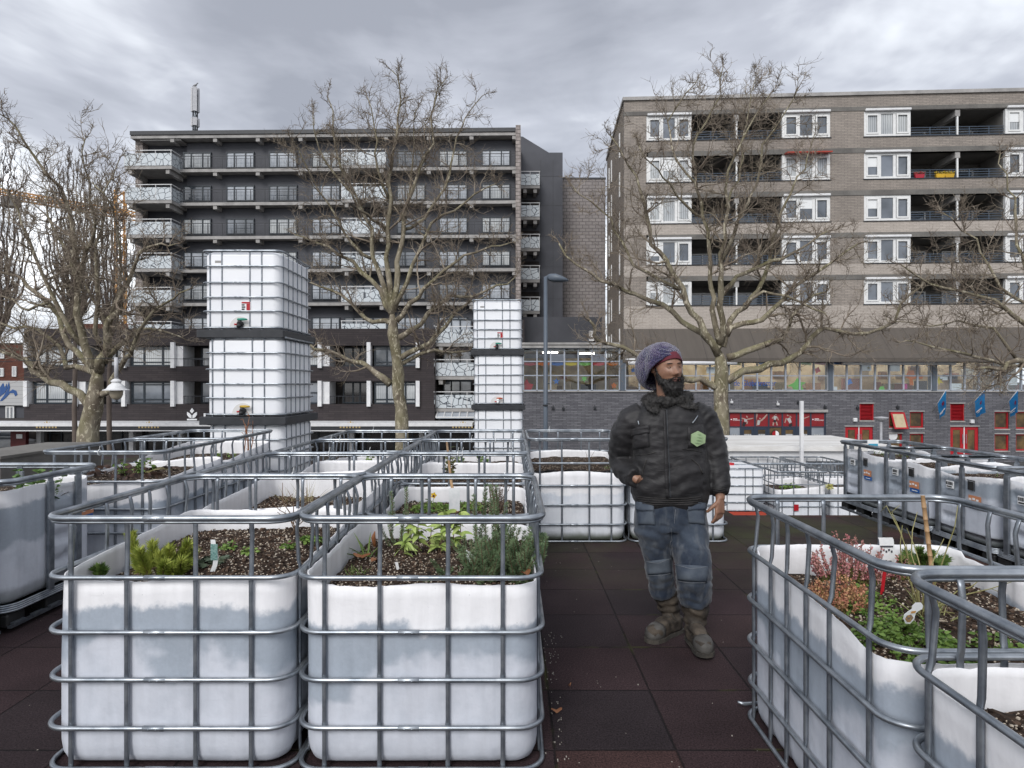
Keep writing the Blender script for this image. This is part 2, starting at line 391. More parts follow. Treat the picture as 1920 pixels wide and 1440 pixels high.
M['twig_far'] = simple('far_twigs', (.10,.078,.066), (.15,.12,.10), 1.0, .9)

# ------------------------------------------------------------------ camera, world, sun
cam = bpy.data.cameras.new('camera'); co = bpy.data.objects.new('camera', cam); COL.objects.link(co)
cam.sensor_width = 36; cam.lens = 36*F/1920; cam.clip_end = 3000; cam.clip_start = .05
cam.shift_y = -(721-720)/1920*-1
co.location = (0,0,EYE); co.rotation_euler = (R(90),0,0); sc.camera = co
SUN_EL, SUN_AZ = 38, 200     # high in the cloud, behind the camera to the left
w = bpy.data.worlds.new('World'); sc.world = w; w.use_nodes = True; t = w.node_tree
bg = t.nodes['Background']
sky = N(t, 'ShaderNodeTexSky', {'sky_type': 'NISHITA', 'sun_disc': False, 'sun_elevation': R(SUN_EL), 'sun_rotation': R(SUN_AZ), 'dust_density': 2.0})
g = N(t, 'ShaderNodeTexCoord').outputs['Generated']
s3 = N(t, 'ShaderNodeSeparateXYZ', i0=g)
zz = math_(t, 'MAXIMUM', s3.outputs['Z'], .0); den = math_(t, 'ADD', zz, .16)
pl = N(t, 'ShaderNodeCombineXYZ', i0=math_(t, 'DIVIDE', s3.outputs['X'], den), i1=math_(t, 'DIVIDE', s3.outputs['Y'], den), i2=0.0).outputs[0]
pl = N(t, 'ShaderNodeVectorMath', {'operation': 'ADD'}, i0=pl, i1=(3.1,.75,.4)).outputs[0]
n1 = noi(t, pl, .95, 5, .52, .45); n2 = noi(t, pl, 2.1, 6, .55, .5)
cl = math_(t, 'ADD', math_(t, 'MULTIPLY', n1, .72), math_(t, 'MULTIPLY', n2, .28))
hz = ramp(t, zz, (.0,1.), (.55,0.))
cl = math_(t, 'ADD', cl, math_(t, 'MULTIPLY_ADD', hz, .10, -.045))
cc = ramp(t, cl, (.37,(2.35,2.47,2.82)), (.46,(3.5,3.65,4.08)), (.54,(5.75,5.98,6.36)), (.62,(9.6,9.85,10.2)))
fin = mixc(t, .92, sky.outputs[0], cc)
t.links.new(fin, bg.inputs[0]); bg.inputs[1].default_value = .095
sl = bpy.data.lights.new('sun', 'SUN'); sl.energy = 1.1; sl.angle = R(25); sl.color = (1,.985,.97)
so = bpy.data.objects.new('sun', sl); COL.objects.link(so)
az = R(SUN_AZ); dirv = V((math.sin(az)*math.cos(R(SUN_EL)), math.cos(az)*math.cos(R(SUN_EL)), math.sin(R(SUN_EL))))
so.rotation_euler = dirv.to_track_quat('Z', 'Y').to_euler(); so.location = (0,0,40)
vs_ = sc.view_settings; sc.display_settings.display_device = 'sRGB'
vs_.view_transform = 'Standard'; vs_.look = 'None'; vs_.exposure = 0.9; vs_.gamma = 1.0
# ================================================================== tanks
M['perlite'] = simple('perlite_grains', (.40,.33,.25), (.62,.55,.46), 40, .9, lo=.4, hi=.6)
M['bark_chip'] = simple('bark_chips', (.05,.03,.02), (.14,.09,.06), 30, .95)
def outline(w, l, r, side=10, arc=6):
    """rounded rectangle, counter-clockwise from the front-left corner's end; front is -y"""
    pts = []; hw, hl = w/2, l/2
    cs = [((hw-r, -hl+r), -90), ((hw-r, hl-r), 0), ((-hw+r, hl-r), 90), ((-hw+r, -hl+r), 180)]
    starts = [(-hw+r, -hl), (hw, -hl+r), (hw-r, hl), (-hw, hl-r)]
    ends = [(hw-r, -hl), (hw, hl-r), (-hw+r, hl), (-hw, -hl+r)]
    for k in range(4):
        (ax, ay), (bx, by) = starts[k], ends[k]
        for i in range(side): f = i/side; pts.append((ax+(bx-ax)*f, ay+(by-ay)*f))
        (c, a0) = cs[k]
        for i in range(arc): a = R(a0 + 90*i/arc); pts.append((c[0]+r*math.cos(a), c[1]+r*math.sin(a)))
    return pts
_cache = {}
def rail_mesh(w, l, r, rad, key, lip=False):
    k = ('rail', w, l, r, rad, key)
    if k not in _cache:
        mb = MB(); pts = outline(w, l, r, 14, 8); P3 = []
        rads = []
        for i, (x, y) in enumerate(pts):
            rr = rad
            if y < -l/2+.002 and abs(x+.04*w) < .03: rr = rad*.78
            P3.append((x, y, 0)); rads.append(rr)
        mb.tube(P3, rads, 10, closed=True, cap=False)
        mb.tube([(-.085*w,-l/2,0),(-.083*w,-l/2,0),(.0,-l/2,0),(.002*w,-l/2,0)], [rad*.9,rad*1.13,rad*1.13,rad*.9], 10)
        for q_ in (-.058,-.028): mb.tube([(q_*w,-l/2-rad*.7,0),(q_*w,-l/2-rad*1.35,0)], [rad*.35,rad*.3], 8)
        if lip: mb.tube([(x, y, -rad*1.25) for x, y in outline(w-.004, l-.004, r, 14, 8)], rad*.5, 6, closed=True, cap=False, flat=1)
        _cache[k] = mb.mesh('rail', M['galv'], True)
    return _cache[k]
RZ = (1.04, .797, .572, .377, .180, .011)
def bar_mesh(h, zs, kink, wid=.0092, variant=0):
    k = ('bar', h, zs, kink, wid, variant)
    if k not in _cache:
        mb = MB(); rng = random.Random(variant*7+3); stations = []
        lev = sorted(z for z in zs if z < h)
        z = lev[0] if lev else 0
        stations.append((max(z-.006, 0), .5))
        for q in lev[:-1] if abs(lev[-1]-h) < .02 else lev:
            stations += [(q-.028, 1.), (q-.012, .7), (q, .6), (q+.012, .7), (q+.03, 1.)]
        top = h-.012
        stations += [(top-.06, 1.), (top-.02, .8), (top, .55)]
        stations = sorted(s for s in stations if s[0] >= 0)
        o = len(mb.v); n = 8
        bend = (rng.random()-.5)*.012
        for z, f in stations:
            yy = 0.0
            u = (z-.8)/(h-.8) if z > .8 else 0
            if kink: yy = kink*math.sin(min(max(u,0),1)*math.pi)*.9
            xx = bend*math.sin(min(max(u,0),1)*math.pi)
            a, b2 = wid*(1.14 if f < .9 else 1.0), wid*.8*f
            for i in range(n):
                an = 2*math.pi*i/n; c_, s_ = math.cos(an), math.sin(an)
                c_ = math.copysign(abs(c_)**.6, c_); s_ = math.copysign(abs(s_)**.6, s_)
                mb.v.append((xx+a*c_, yy+b2*s_ - (1-f)*.003, z))
        for i in range(len(stations)-1):
            for q in range(n):
                r_ = (q+1) % n
                mb.f.append((o+i*n+q, o+i*n+r_, o+(i+1)*n+r_, o+(i+1)*n+q)); mb.m.append(0)
        mb.f.append(tuple(range(o+(len(stations)-1)*n, o+len(stations)*n))); mb.m.append(0)
        _cache[k] = mb.mesh('bar', M['galv_flat'], True)
    return _cache[k]
def cage(rt, w, l, H=1.04, zs=RZ, xf=(-.384,-.161,.115,.337), ys=(-.45,-.2,-.02,.15,.31,.5), rad=.0103, seed=0, drop=None, kink=True):
    rng = random.Random(seed)
    for i, z in enumerate(zs):
        top = i == 0
        me = rail_mesh(w, l, .10, rad*1.3 if top else rad, 'top' if top else 'ring', lip=top)
        share('rail', me, rt, (rng.uniform(-.003,.003), rng.uniform(-.003,.003), z))
    ins = rad*1.3
    for x in xf:
        for sy in (-1, 1):
            share('bar', bar_mesh(H, zs, rng.choice((0,.006,.014)) if kink else 0, variant=rng.randrange(3)), rt, (x*w*sy*-1, sy*(l/2-ins), 0), 0 if sy < 0 else math.pi)
    for y in ys:
        for sx in (-1, 1):
            share('bar', bar_mesh(H, zs, rng.choice((.008,.018,.028)) if kink else 0, variant=rng.randrange(3)), rt, (sx*(w/2-ins), y, 0), -math.pi/2 if sx < 0 else math.pi/2)
def liner_mesh(w, l, rim, soil, seed, mat, thick=.006, ridges=None, rows=12, bulge=.004):
    """open-topped cut bottle: outer wall up to the wavy rim, over it and down inside"""
    mb = MB(); sd, ar = 44, 8
    base = outline(w, l, .105, sd, ar); n = len(base); o = 0
    def off(p): return noise.noise(V((p[0]*2.3+seed, p[1]*2.3, seed*.37)))
    rimz = [rim(x/(w/2), y/(l/2)) + .006*noise.noise(V((x*7+seed*3.1, y*7, 1.7))) + .004*noise.noise(V((x*30+seed, y*30, 5))) for x, y in base]
    zf = [0, .004, .02, .05, .09] + [.09 + (1-.09)*i/rows for i in range(1, rows+1)]
    ins = [.07, .042, .020, .007, .001] + [0]*rows
    def ring(inset, zrow, f=None, side=1):
        pts = outline(w-2*inset, l-2*inset, max(.105-inset, .03), sd, ar)
        for i, (x, y) in enumerate(pts):
            z = zrow[i] if isinstance(zrow, list) else zrow
            # slight panels between the bars, plus the cut edge leaning about
            d = bulge*off((x, y + z*.8))
            if not ridges:
                if abs(y) > l/2-.03: q_ = min(abs(x-b_*w) for b_ in ((-.384,-.161,.115,.337) if y < 0 else (.384,.161,-.115,-.337)))
                elif abs(x) > w/2-.03: q_ = min(abs(y-b_) for b_ in (-.45,-.2,-.02,.15,.31,.5))
                else: q_ = .05
                d += .009*(min(q_, .03)/.03)**.6 - .003
            tot = max(z-.45, 0)*.05*off((x*.8+9, y*.8))
            d += tot
            if ridges: d += ridges(x, y, z, w, l)
            nx, ny = x/(w/2), y/(l/2)
            q = abs(nx)**6 + abs(ny)**6 + 1e-6; gx, gy = nx**5/q, ny**5/q; L = math.hypot(gx, gy)+1e-6
            mb.v.append((x - gx/L*d*-1, y - gy/L*d*-1, z))
    for k, (zk, ik) in enumerate(zip(zf, ins)):
        ring(ik, [zk*r_ if k >= 5 else zk for r_ in rimz] if k >= 5 else zk)
    ring(thick*.5, [r_+.002 for r_ in rimz])
    for f in (0., .15, .5, 1.):
        ring(thick, [r_ + (soil-.06-r_)*f for r_ in rimz])
    R_ = len(zf)+5
    for k in range(R_-1):
        for i in range(n):
            j = (i+1) % n
            mb.f.append((k*n+i, k*n+j, (k+1)*n+j, (k+1)*n+i)); mb.m.append(0)
    mb.f.append(tuple(range(n-1,-1,-1))); mb.m.append(0)
    return mb.mesh('liner', mat, True)
def soil_mesh(w, l, z, seed, mound=.03, tilt=(0,0), rings=16):
    mb = MB(); n = 0
    for k in range(rings+1):
        f = 1-k/rings*.98
        pts = outline((w-.02)*f, (l-.02)*f, .12*f, 20, 6); n = len(pts)
        for x, y in pts:
            h = z + mound*(1-f*f) + tilt[0]*x + tilt[1]*y
            h += .022*noise.noise(V((x*5+seed*2.3, y*5, 0))) + .012*noise.noise(V((x*17+seed, y*17, 3))) + .005*noise.noise(V((x*60, y*60+seed, 8)))
            mb.v.append((x, y, h))
    for k in range(rings):
        for i in range(n):
            j = (i+1) % n; mb.f.append((k*n+i, k*n+j, (k+1)*n+j, (k+1)*n+i)); mb.m.append(0)
    mb.f.append(tuple(range(rings*n, rings*n+n))); mb.m.append(0)
    if seed in (1,2,3,4,13,14):     # clods, bark chips and perlite lying on top
        rng = random.Random(seed*11); base = len(mb.v)
        for kk, cnt in ((1, 700), (2, 520), (0, 500)):
            mb.mi = kk
            for _ in range(cnt):
                x, y = rng.uniform(-.5,.5)*(w-.07), rng.uniform(-.5,.5)*(l-.07)
                f = max(abs(x)/(w/2), abs(y)/(l/2))
                h = z + mound*(1-f*f) + tilt[0]*x + tilt[1]*y + .022*noise.noise(V((x*5+seed*2.3, y*5, 0))) + .012*noise.noise(V((x*17+seed, y*17, 3)))
                s_ = rng.uniform(.002,.0045) if kk == 1 else rng.uniform(.003,.009)
                a = rng.uniform(0,3.14); ca, sa = math.cos(a)*s_, math.sin(a)*s_
                mb.obox((x,y,h+s_*.4), (ca,sa,rng.uniform(-.3,.3)*s_), (-sa*.7,ca*.7,rng.uniform(-.3,.3)*s_), (0,0,s_*(.7 if kk == 1 else .45)))
        mb.mi = 0
    return mb.mesh('soil', [M['soil'], M['perlite'], M['bark_chip']], False if seed in (1,2,3,4,13,14) else True)
G_PL = 'cut open cage tanks used as planters'
def planter(x0, y0, label, seed, w=1.0, l=1.2, rim=None, soil=.66, mat='hdpe', z=0.0, group=G_PL, mound=.03, tilt=(0,0), cg=True, zs=RZ, ties=0):
    rt = root('planter_tank', (x0+w/2, y0+l/2, z), label, 'planter', group)
    if rim is None:
        def rim(u, v, s=seed): return .765 + .02*math.sin(u*2.1+s) + .02*math.sin(v*2.7+s*2)
    share('liner', liner_mesh(w-.050, l-.050, rim, soil, seed*1.37+.5, M[mat]), rt, (0,0,.006))
    share('soil', soil_mesh(w-.068, l-.068, soil, seed, mound, tilt), rt)
    cage(rt, w, l, seed=seed, zs=zs)
    rng = random.Random(seed+50)
    for k in range(ties):
        mb = MB(); x = rng.uniform(-.4,.4)*w; y = rng.choice((-1,1))*l/2
        ring = [(x, y+.021*math.cos(a*math.pi/5), zs[0]-.004+.023*math.sin(a*math.pi/5)) for a in range(10)]
        mb.tube(ring, .003, 6, closed=True, cap=False); mb.tube([(x,y,zs[0]+.018),(x+.008,y-.004,zs[0]+.05)], .0018, 5)
        mb.build('cable_tie', M['white_plastic'], rt, True)
    return rt
YF = 2.556
# the two columns in front (left column, right column)
colL, colR = -1.938, -.892; WL, WR = 1.03, 1.02
def rimL(u, v): return .775 + .030*(v+1) + .008*math.sin(u*4)
def rimR(u, v): return .752 + (.03*max(0, -u-.8)/.2) - .002*v + .006*math.sin(u*5+1)
planter(colL, YF, 'front left white planter tank holding yellow green dwarf pine, bluish soil stain across its face', 1, w=WL, rim=rimL, soil=.70, tilt=(.03,.05), mound=.04)
planter(colR, YF, 'front middle white planter tank crowded with rosemary beside the walking man', 2, w=WR, rim=rimR, soil=.665, mound=.03)
y2 = YF+1.215
planter(colL, y2, 'white planter tank with fine grass and a bare stem directly behind the dwarf pine planter', 3, w=WL, soil=.70, ties=2, rim=lambda u, v: .86+.05*u*.4+.03*v)
planter(colR, y2, 'white planter tank with low green groundcover directly behind the rosemary planter', 4, w=WR, soil=.66, ties=3, rim=lambda u, v: .73+.04*v)
y3 = YF+2.43
planter(colL, y3, 'third planter tank in the left row, mostly hidden behind crossing grey rails', 5, w=WL, soil=.68, ties=3, rim=lambda u, v: .78+.05*v)
planter(colR, y3, 'white planter tank with a small leafy shrub and leaning stake, in the middle row', 6, w=WR, soil=.69, ties=3, rim=lambda u, v: .76+.05*v)
y4 = YF+3.645
planter(colL, y4, 'farthest planter tank of the left row, right of the big left tower', 7, w=WL, soil=.66, ties=2)
planter(colR, y4, 'farthest planter tank of the middle row, standing in front of the three tank tower', 8, w=WR, soil=.68, ties=2)
# second row behind the man
planter(.165, 6.27, 'clean white planter tank standing across the path left of the man, moss along its foot', 9, mat='hdpe_clean', soil=.72, rim=lambda u, v: .745+.05*v+.012*math.cos(u*3), ties=1)
planter(1.19, 6.27, 'clean white planter tank half hidden behind the man legs', 10, mat='hdpe_clean', soil=.70, rim=lambda u, v: .74+.03*v)
# far left row
planter(-3.86, 5.08, 'low planter tank at left with dark dead leaves, behind the grey pallet tank', 11, soil=.76, rim=lambda u, v: .80+.03*math.sin(u*2)+.03*v, ties=1, mound=.05)
planter(-3.86, 6.29, 'planter tank at far left just in front of the tall two storey tank tower', 12, soil=.76, rim=lambda u, v: .86+.05*v)
# right front pair
def rimA(u, v): return .765 + (.02 if v > .8 else 0) - .03*max(0, 1-abs(v+.75)/.25)*(1 if u < -.8 else 0) + .02*v
planter(1.13, 1.845, 'right front planter tank with pink heather, bamboo cane and plant labels', 13, rim=rimA, soil=.675, mound=.04)
planter(1.13, .61, 'nearest planter tank at the bottom right corner of the view, only its left end showing', 14, rim=lambda u, v: .765, soil=.66)
# lower terrace at right: planters and a full tank
LOW = -1.12
planter(5.05, 11.9, 'white planter tank on the lower terrace with a red sticker and a valve opening', 15, mat='hdpe_clean', z=LOW, soil=.60, rim=lambda u, v: .72+.04*u, group='tanks on the lower terrace')
planter(6.12, 11.9, 'white planter tank on the lower terrace with a pale yellow flower head', 16, mat='hdpe_clean', z=LOW, soil=.60, rim=lambda u, v: .74, group='tanks on the lower terrace')
planter(3.86, 13.2, 'empty cage planter on the lower terrace behind the tank with the red cap', 17, mat='hdpe_clean', z=LOW, soil=.55, rim=lambda u, v: .74, group='tanks on the lower terrace')
planter(5.02, 13.2, 'rear planter tank on the lower terrace, close to the white cabin wall', 18, mat='hdpe_clean', z=LOW, soil=.58, rim=lambda u, v: .76, group='tanks on the lower terrace')
planter(6.15, 13.2, 'rear planter tank on the lower terrace in front of the cabin opening', 19, mat='hdpe_clean', z=LOW, soil=.58, rim=lambda u, v: .76, group='tanks on the lower terrace')

# ---- grey row: smaller bottles with wide strips, ridged recess, on pallets
GL, GH = .86, .86
def mk_grey(x0, y0, label, seed, face, z=0.0, H=GH, GW=1.2, group='grey cut tanks on pallets', stickers=True, barcode=True):
    """face -1: ridged long face looks to -x, +1: to +x"""
    rt = root('pallet_planter', (x0+GW/2, y0+GL/2, z), label, 'planter', group)
    b0 = .135; bu = (.16, .54) if face < 0 else (.25, .57)
    def ridges(x, y, zz, w, l):
        if x*face < w/2-.12: return 0.0
        u = (l/2-y)/l
        d = 0.0
        if bu[0] < u < bu[1]:
            e = min(u-bu[0], bu[1]-u)/.06; e = min(max(e,0),1)
            zr = zz
            if .05 < zr < H-.22:
                ph = (zr/.155) % 1.0
                d -= e*(.028 if ph < .38 else .006)
        return d
    hh = H-.10-b0
    mat = M['hdpe_grey' if face < 0 else 'hdpe_edge']
    me = liner_mesh(GW-.05, GL-.03, lambda u, v: hh+.025*math.sin(u*2+seed)+.02*math.sin(v*3+seed*1.7), hh-.10, seed*2.1, mat, ridges=ridges, rows=26)
    share('liner', me, rt, (0,0,b0))
    share('soil', soil_mesh(GW-.06, GL-.05, H-.17, seed), rt)
    share('rail', rail_mesh(GW, GL, .08, .017, 'g', lip=True), rt, (0,0,H))
    mb = MB()
    for k in range(4): mb.tube([(x, y, b0-.03+.012*k) for x, y in outline(GW+.01-.008*k, GL+.01-.008*k, .1, 8, 6)], .0075, 6, closed=True, cap=False)
    mb.build('base_rail', M['galv'], rt, True)
    strip = _cache.get(('strip', H))
    if strip is None:
        mb = MB(); mb.box(-.028,.028,-.011,.011,b0-.03,H-.05,.004); mb.box(-.020,.020,-.006,.006,H-.05,H+.004)
        strip = _cache[('strip', H)] = mb.mesh('strip', M['galv_flat'])
    for u in bu:
        y = GL/2-u*GL
        for sx in (-1,1): share('strip', strip, rt, (sx*(GW/2-.008), y, 0), math.pi/2)
    for x in (-GW*.3,.0,GW*.3):
        for sy in (-1,1): share('strip', strip, rt, (x, sy*(GL/2-.008), 0))
    # pallet
    mb = MB()
    for x in (-GW/2+.08,0,GW/2-.08):
        for y in (-.34,0,.34): mb.box(x-.06,x+.06,y-.075,y+.075,0.0,b0-.05,.01)
    mb.box(-GW/2+.03,GW/2-.03,-.41,.41,b0-.05,b0-.036); mb.build('pallet', M['black_plastic'], rt)
    mb = MB()
    for k in range(5): mb.box(face*GW/2-.012, face*GW/2+.012, -.40+k*.16, -.30+k*.16, .02, .034)
    mb.box(face*(GW/2-.025), face*GW/2, -.41,.41,.0,.018); mb.build('skid', M['galv_flat'], rt)
    xs = face*(GW/2-.016); th = face*.004
    if stickers:
        y = GL/2-(.72 if face < 0 else .13)*GL
        mb = MB(); mb.box(xs, xs+th, y-.075, y+.075, H-.36, H-.29); mb.build('sticker', col_mat('sticker_orange', (.58,.24,.12)), rt)
        mb = MB(); mb.box(xs, xs+th, y-.085, y+.065, H-.405, H-.364); mb.build('sticker', col_mat('sticker_blue', (.02,.11,.36)), rt)
        mb = MB()
        for k in range(3): mb.box(xs+th, xs+th*1.4, y-.05+.045*k, y-.02+.045*k, H-.335+.006*(k % 2), H-.318+.008*(k % 2))
        mb.box(xs+th, xs+th*1.4, y-.06, y+.03, H-.389, H-.381); mb.build('sticker_print', M['white_plastic'], rt)
        if face > 0: return rt
        y = GL/2-.66*GL
        mb = MB(); mb.box(xs, xs+th, y-.035, y+.035, H-.245, H-.165); mb.build('plate', M['black_plastic'], rt)
        mb = MB(); mb.box(xs, xs+th, y-.045, y+.045, H-.16, H-.152); mb.box(xs, xs+th, y-.05, y-.046, H-.25, H-.15); mb.build('plate_frame', M['black_steel'], rt)
    if barcode:
        y = GL/2-(.34 if face < 0 else .40)*GL; xs2 = xs - face*.006
        mb = MB(); mb.box(xs2, xs2+th*2, y-.05, y+.05, H-.27, H-.20); lb = mb.build('barcode_label', M['white_plastic'], rt)
        mb = MB(); rng = random.Random(seed)
        q = y-.042
        while q < y+.04:
            ww = rng.choice((.003,.005,.008)); mb.box(xs2+th*2, xs2+th*2.3, q, q+ww, H-.24, H-.21); q += ww+rng.choice((.003,.005))
        mb.box(xs2+th*2, xs2+th*2.3, y-.03, y+.04, H-.262, H-.25)
        mb.build('barcode', M['black_plastic'], lb)
    return rt
names = ['farthest grey pallet tank of the right hand row, beside the white cabin',
 'second farthest grey pallet tank in the right hand row, orange and blue sticker',
 'grey pallet tank in the middle of the right hand row of five',
 'grey pallet tank behind the right end of the heather planter, barcode label near its rim',
 'grey pallet tank at the right edge of the view, mostly out of frame']
for i, y0 in enumerate((7.18, 6.32, 5.46, 4.60, 3.74)):
    mk_grey(4.22, y0, names[i], 30+i, -1, GW=.80)
mk_grey(-4.40, 3.96, 'grey pallet tank at the left edge holding a leafy green plant', 50, 1, H=.94, z=.03, barcode=False)
mk_grey(-4.40, 3.06, 'nearest pallet tank at the left edge of the view, only a rail corner showing', 51, 1, H=.94, z=.03, stickers=False, barcode=False)

# ---- towers of full tanks
def rbox_mesh(w, l, h, r, mat, name='bottle'):
    mb = MB(); secs = []
    for k in range(7):
        a = math.pi/2*k/6; secs.append((r*(1-math.sin(a)), r*(1-math.cos(a))))
    lev = [(i_, z) for i_, z in secs] + [(0, h*.5)] + [(i_, h-z) for i_, z in reversed(secs)]
    n = 0
    for ins, z in lev:
        pts = outline(w-2*ins, l-2*ins, max(.10-ins*.3,.02), 12, 8); n = len(pts)
        for x, y in pts:
            b_ = .006*math.cos(x*9)*math.cos(y*8)*math.sin(math.pi*z/h)
            mb.v.append((x*(1+b_), y*(1+b_), z))
    for k in range(len(lev)-1):
        for i in range(n):
            j = (i+1) % n; mb.f.append((k*n+i, k*n+j, (k+1)*n+j, (k+1)*n+i)); mb.m.append(0)
    mb.f.append(tuple(range(n-1,-1,-1))); mb.m.append(0)
    mb.f.append(tuple(range((len(lev)-1)*n, len(lev)*n))); mb.m.append(0)
    return mb.mesh(name, mat, True)
TZ = (.992,.80,.595,.41,.235,.03)
def full_tank(x0, y0, z0, label, seed, handle=None, sticker=False, group='stacked full cage tanks', pallet='black_steel', ph=.10, over=.04, cap=False, w=1.0, l=1.2, zs=TZ):
    rt = root('cage_tank', (x0+w/2, y0+l/2, z0), label, 'tank', group)
    mb = MB(); mb.box(-w/2-over, w/2+over, -l/2-over, l/2+over, 0, ph, .006); mb.build('pallet', M[pallet], rt)
    share('bottle', rbox_mesh(w-.045, l-.045, zs[0]-.01, .055, M['hdpe_white']), rt, (0,0,ph+.002))
    for i, z in enumerate(zs): share('rail', rail_mesh(w, l, .09, .0135 if i == 0 else .0105, 't%d' % (i == 0)), rt, (0,0,z+ph-.02+.02))
    tz = tuple(z for z in zs)
    for x in (-.40,-.25,.10,.25):
        for sy in (-1,1): share('bar', bar_mesh(zs[0], tz, 0, wid=.0085), rt, (x*w, sy*(l/2-.02), ph), 0 if sy < 0 else math.pi)
    for y in (-.47,-.29,-.12,.05,.22,.42):
        for sx in (-1,1): share('bar', bar_mesh(zs[0], tz, 0, wid=.0085), rt, (sx*(w/2-.02), y, ph), -math.pi/2 if sx < 0 else math.pi/2)
    yf = -l/2+.026
    if handle:
        mb = MB(); pts = [( -.02+.14*math.cos(a), .02+.15*math.sin(a)) for a in [math.pi*k/14 for k in range(15)]]
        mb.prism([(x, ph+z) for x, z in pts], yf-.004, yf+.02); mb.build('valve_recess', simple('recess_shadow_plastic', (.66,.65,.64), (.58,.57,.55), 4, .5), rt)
        mb = MB()
        mb.tube([(-.01,yf-.005,ph+.075),(-.01,yf-.07,ph+.075)], [.035,.03], 14); mb.tube([(-.01,yf-.05,ph+.075),(-.01,yf-.05,ph+.12)], [.03,.022], 12)
        mb.tube([(-.01,yf-.07,ph+.07),(-.01,yf-.085,ph+.03)], .024, 12); vb = mb.build('valve', M['black_plastic'] if handle != (.5,.09,.03) else M['white_plastic'], rt, True)
        mb = MB(); mb.tube([(-.035,yf-.05,ph+.128),(.03,yf-.055,ph+.13),(.085,yf-.055,ph+.128)], [.014,.017,.010], 8); mb.build('valve_handle', col_mat('handle_%02d' % (handle[0]*100), handle), vb, True)
        mb = MB(); mb.lathe((-.05,yf-.06,ph+.055), [(0,0),(.022,.0),(.024,.02),(.0,.022)], 12); mb.build('valve_cap', M['red_paint'], vb, True)
    if sticker:
        mb = MB(); x, z = .055, ph+.28; mb.box(x-.06,x+.055,yf-.012,yf-.006,z-.065,z+.075); st = mb.build('sticker', M['white_plastic'], rt)
        mb = MB(); mb.box(x+.005,x+.05,yf-.015,yf-.0125,z-.06,z+.05); mb.box(x-.055,x+.05,yf-.015,yf-.0125,z+.053,z+.073); mb.build('sticker_block', M['red_paint'], st)
        mb = MB()
        for k in range(4): mb.box(x-.055,x-.01-.01*(k % 2),yf-.015,yf-.0125,z-.055+.027*k,z-.038+.027*k)
        mb.build('sticker_print', M['black_plastic'], st)
        mb = MB(); mb.box(-.34,-.26,yf-.004,yf+.004,ph+zs[0]-.15,ph+zs[0]-.12); mb.build('plate', M['concrete'], rt)
    if cap:
        mb = MB(); mb.lathe((.02,.05,ph+zs[0]-.04), [(0,0),(.10,0),(.10,.03),(.085,.07),(.0,.075)], 20); mb.build('cap', M['red_paint'], rt, True)
        mb = MB(); mb.obox((0,0,ph+zs[0]+.0), (.49,.0,0),(.0,.014,0),(0,0,.01)); mb.build('cross_bar', M['galv'], rt)
    return rt
PT = 1.087; M['red_pallet'] = simple('orange_red_pallet', (.48,.07,.04), (.38,.055,.03), 4, .6)
TX, TY = -3.87, 7.80
full_tank(TX+.02, TY, 0, 'bottom white tank of the big left tower, rising from behind the planters', 60)
full_tank(TX+.02, TY-.02, PT, 'middle white tank of the big left tower with a yellow handled valve', 61, handle=(.55,.36,.04))
full_tank(TX-.02, TY, 2*PT, 'topmost white tank of the big left tower with red sticker and green handled valve', 62, handle=(.03,.28,.20), sticker=True)
SX, SY = -.77, 12.35
full_tank(SX, SY, 0, 'bottom white tank of the narrow middle tower, its foot behind the planter rails', 63, sticker=False, over=.02)
full_tank(SX, SY, PT, 'middle white tank of the narrow middle tower with an orange valve handle', 64, handle=(.5,.09,.03), over=.03)
full_tank(SX-.02, SY, 2*PT, 'topmost white tank of the narrow middle tower with red sticker and green valve handle', 65, handle=(.03,.30,.14), sticker=True, over=.03)
full_tank(3.90, 12.0, -1.07, 'full white tank with a red cap on an orange red pallet, on the lower terrace', 66, group='tanks on the lower terrace', pallet='red_pallet', over=.0, cap=True, ph=.2, zs=(.84,.68,.51,.35,.19,.03))
# red sticker and opening on the lower planter
mb = MB(); mb.box(5.05+.33, 5.05+.42, 11.885, 11.893, LOW+.30, LOW+.42); 
st = mb.build('sticker_sheet', M['red_paint']); tag(st, 'small red and white sticker on the lower terrace planter', 'sticker')
# ================================================================== ground
def structure(name, mb, mat, smooth=False): return tag(mb.build(name, mat, None, smooth), kind='structure')
mb = MB(); mb.box(-9.5,2.7,-3,14.5,-.35,0); mb.box(2.7,12,-3,7.58,-.35,0); structure('deck', mb, M['deck'])
mb = MB(); mb.box(2.72,12,7.60,19,LOW-.3,LOW); structure('terrace', mb, M['asphalt'])
mb = MB(); mb.add([(-900,-300,STREET),(900,-300,STREET),(900,2200,STREET),(-900,2200,STREET)], [(0,1,2,3)]); structure('street', mb, M['asphalt'])
mb = MB(); mb.box(-9.4,2.6,-2.9,14.4,STREET,-.36); mb.box(2.8,11.9,-2.9,18.9,STREET,LOW-.31); structure('deck_base', mb, M['concrete_dark'])

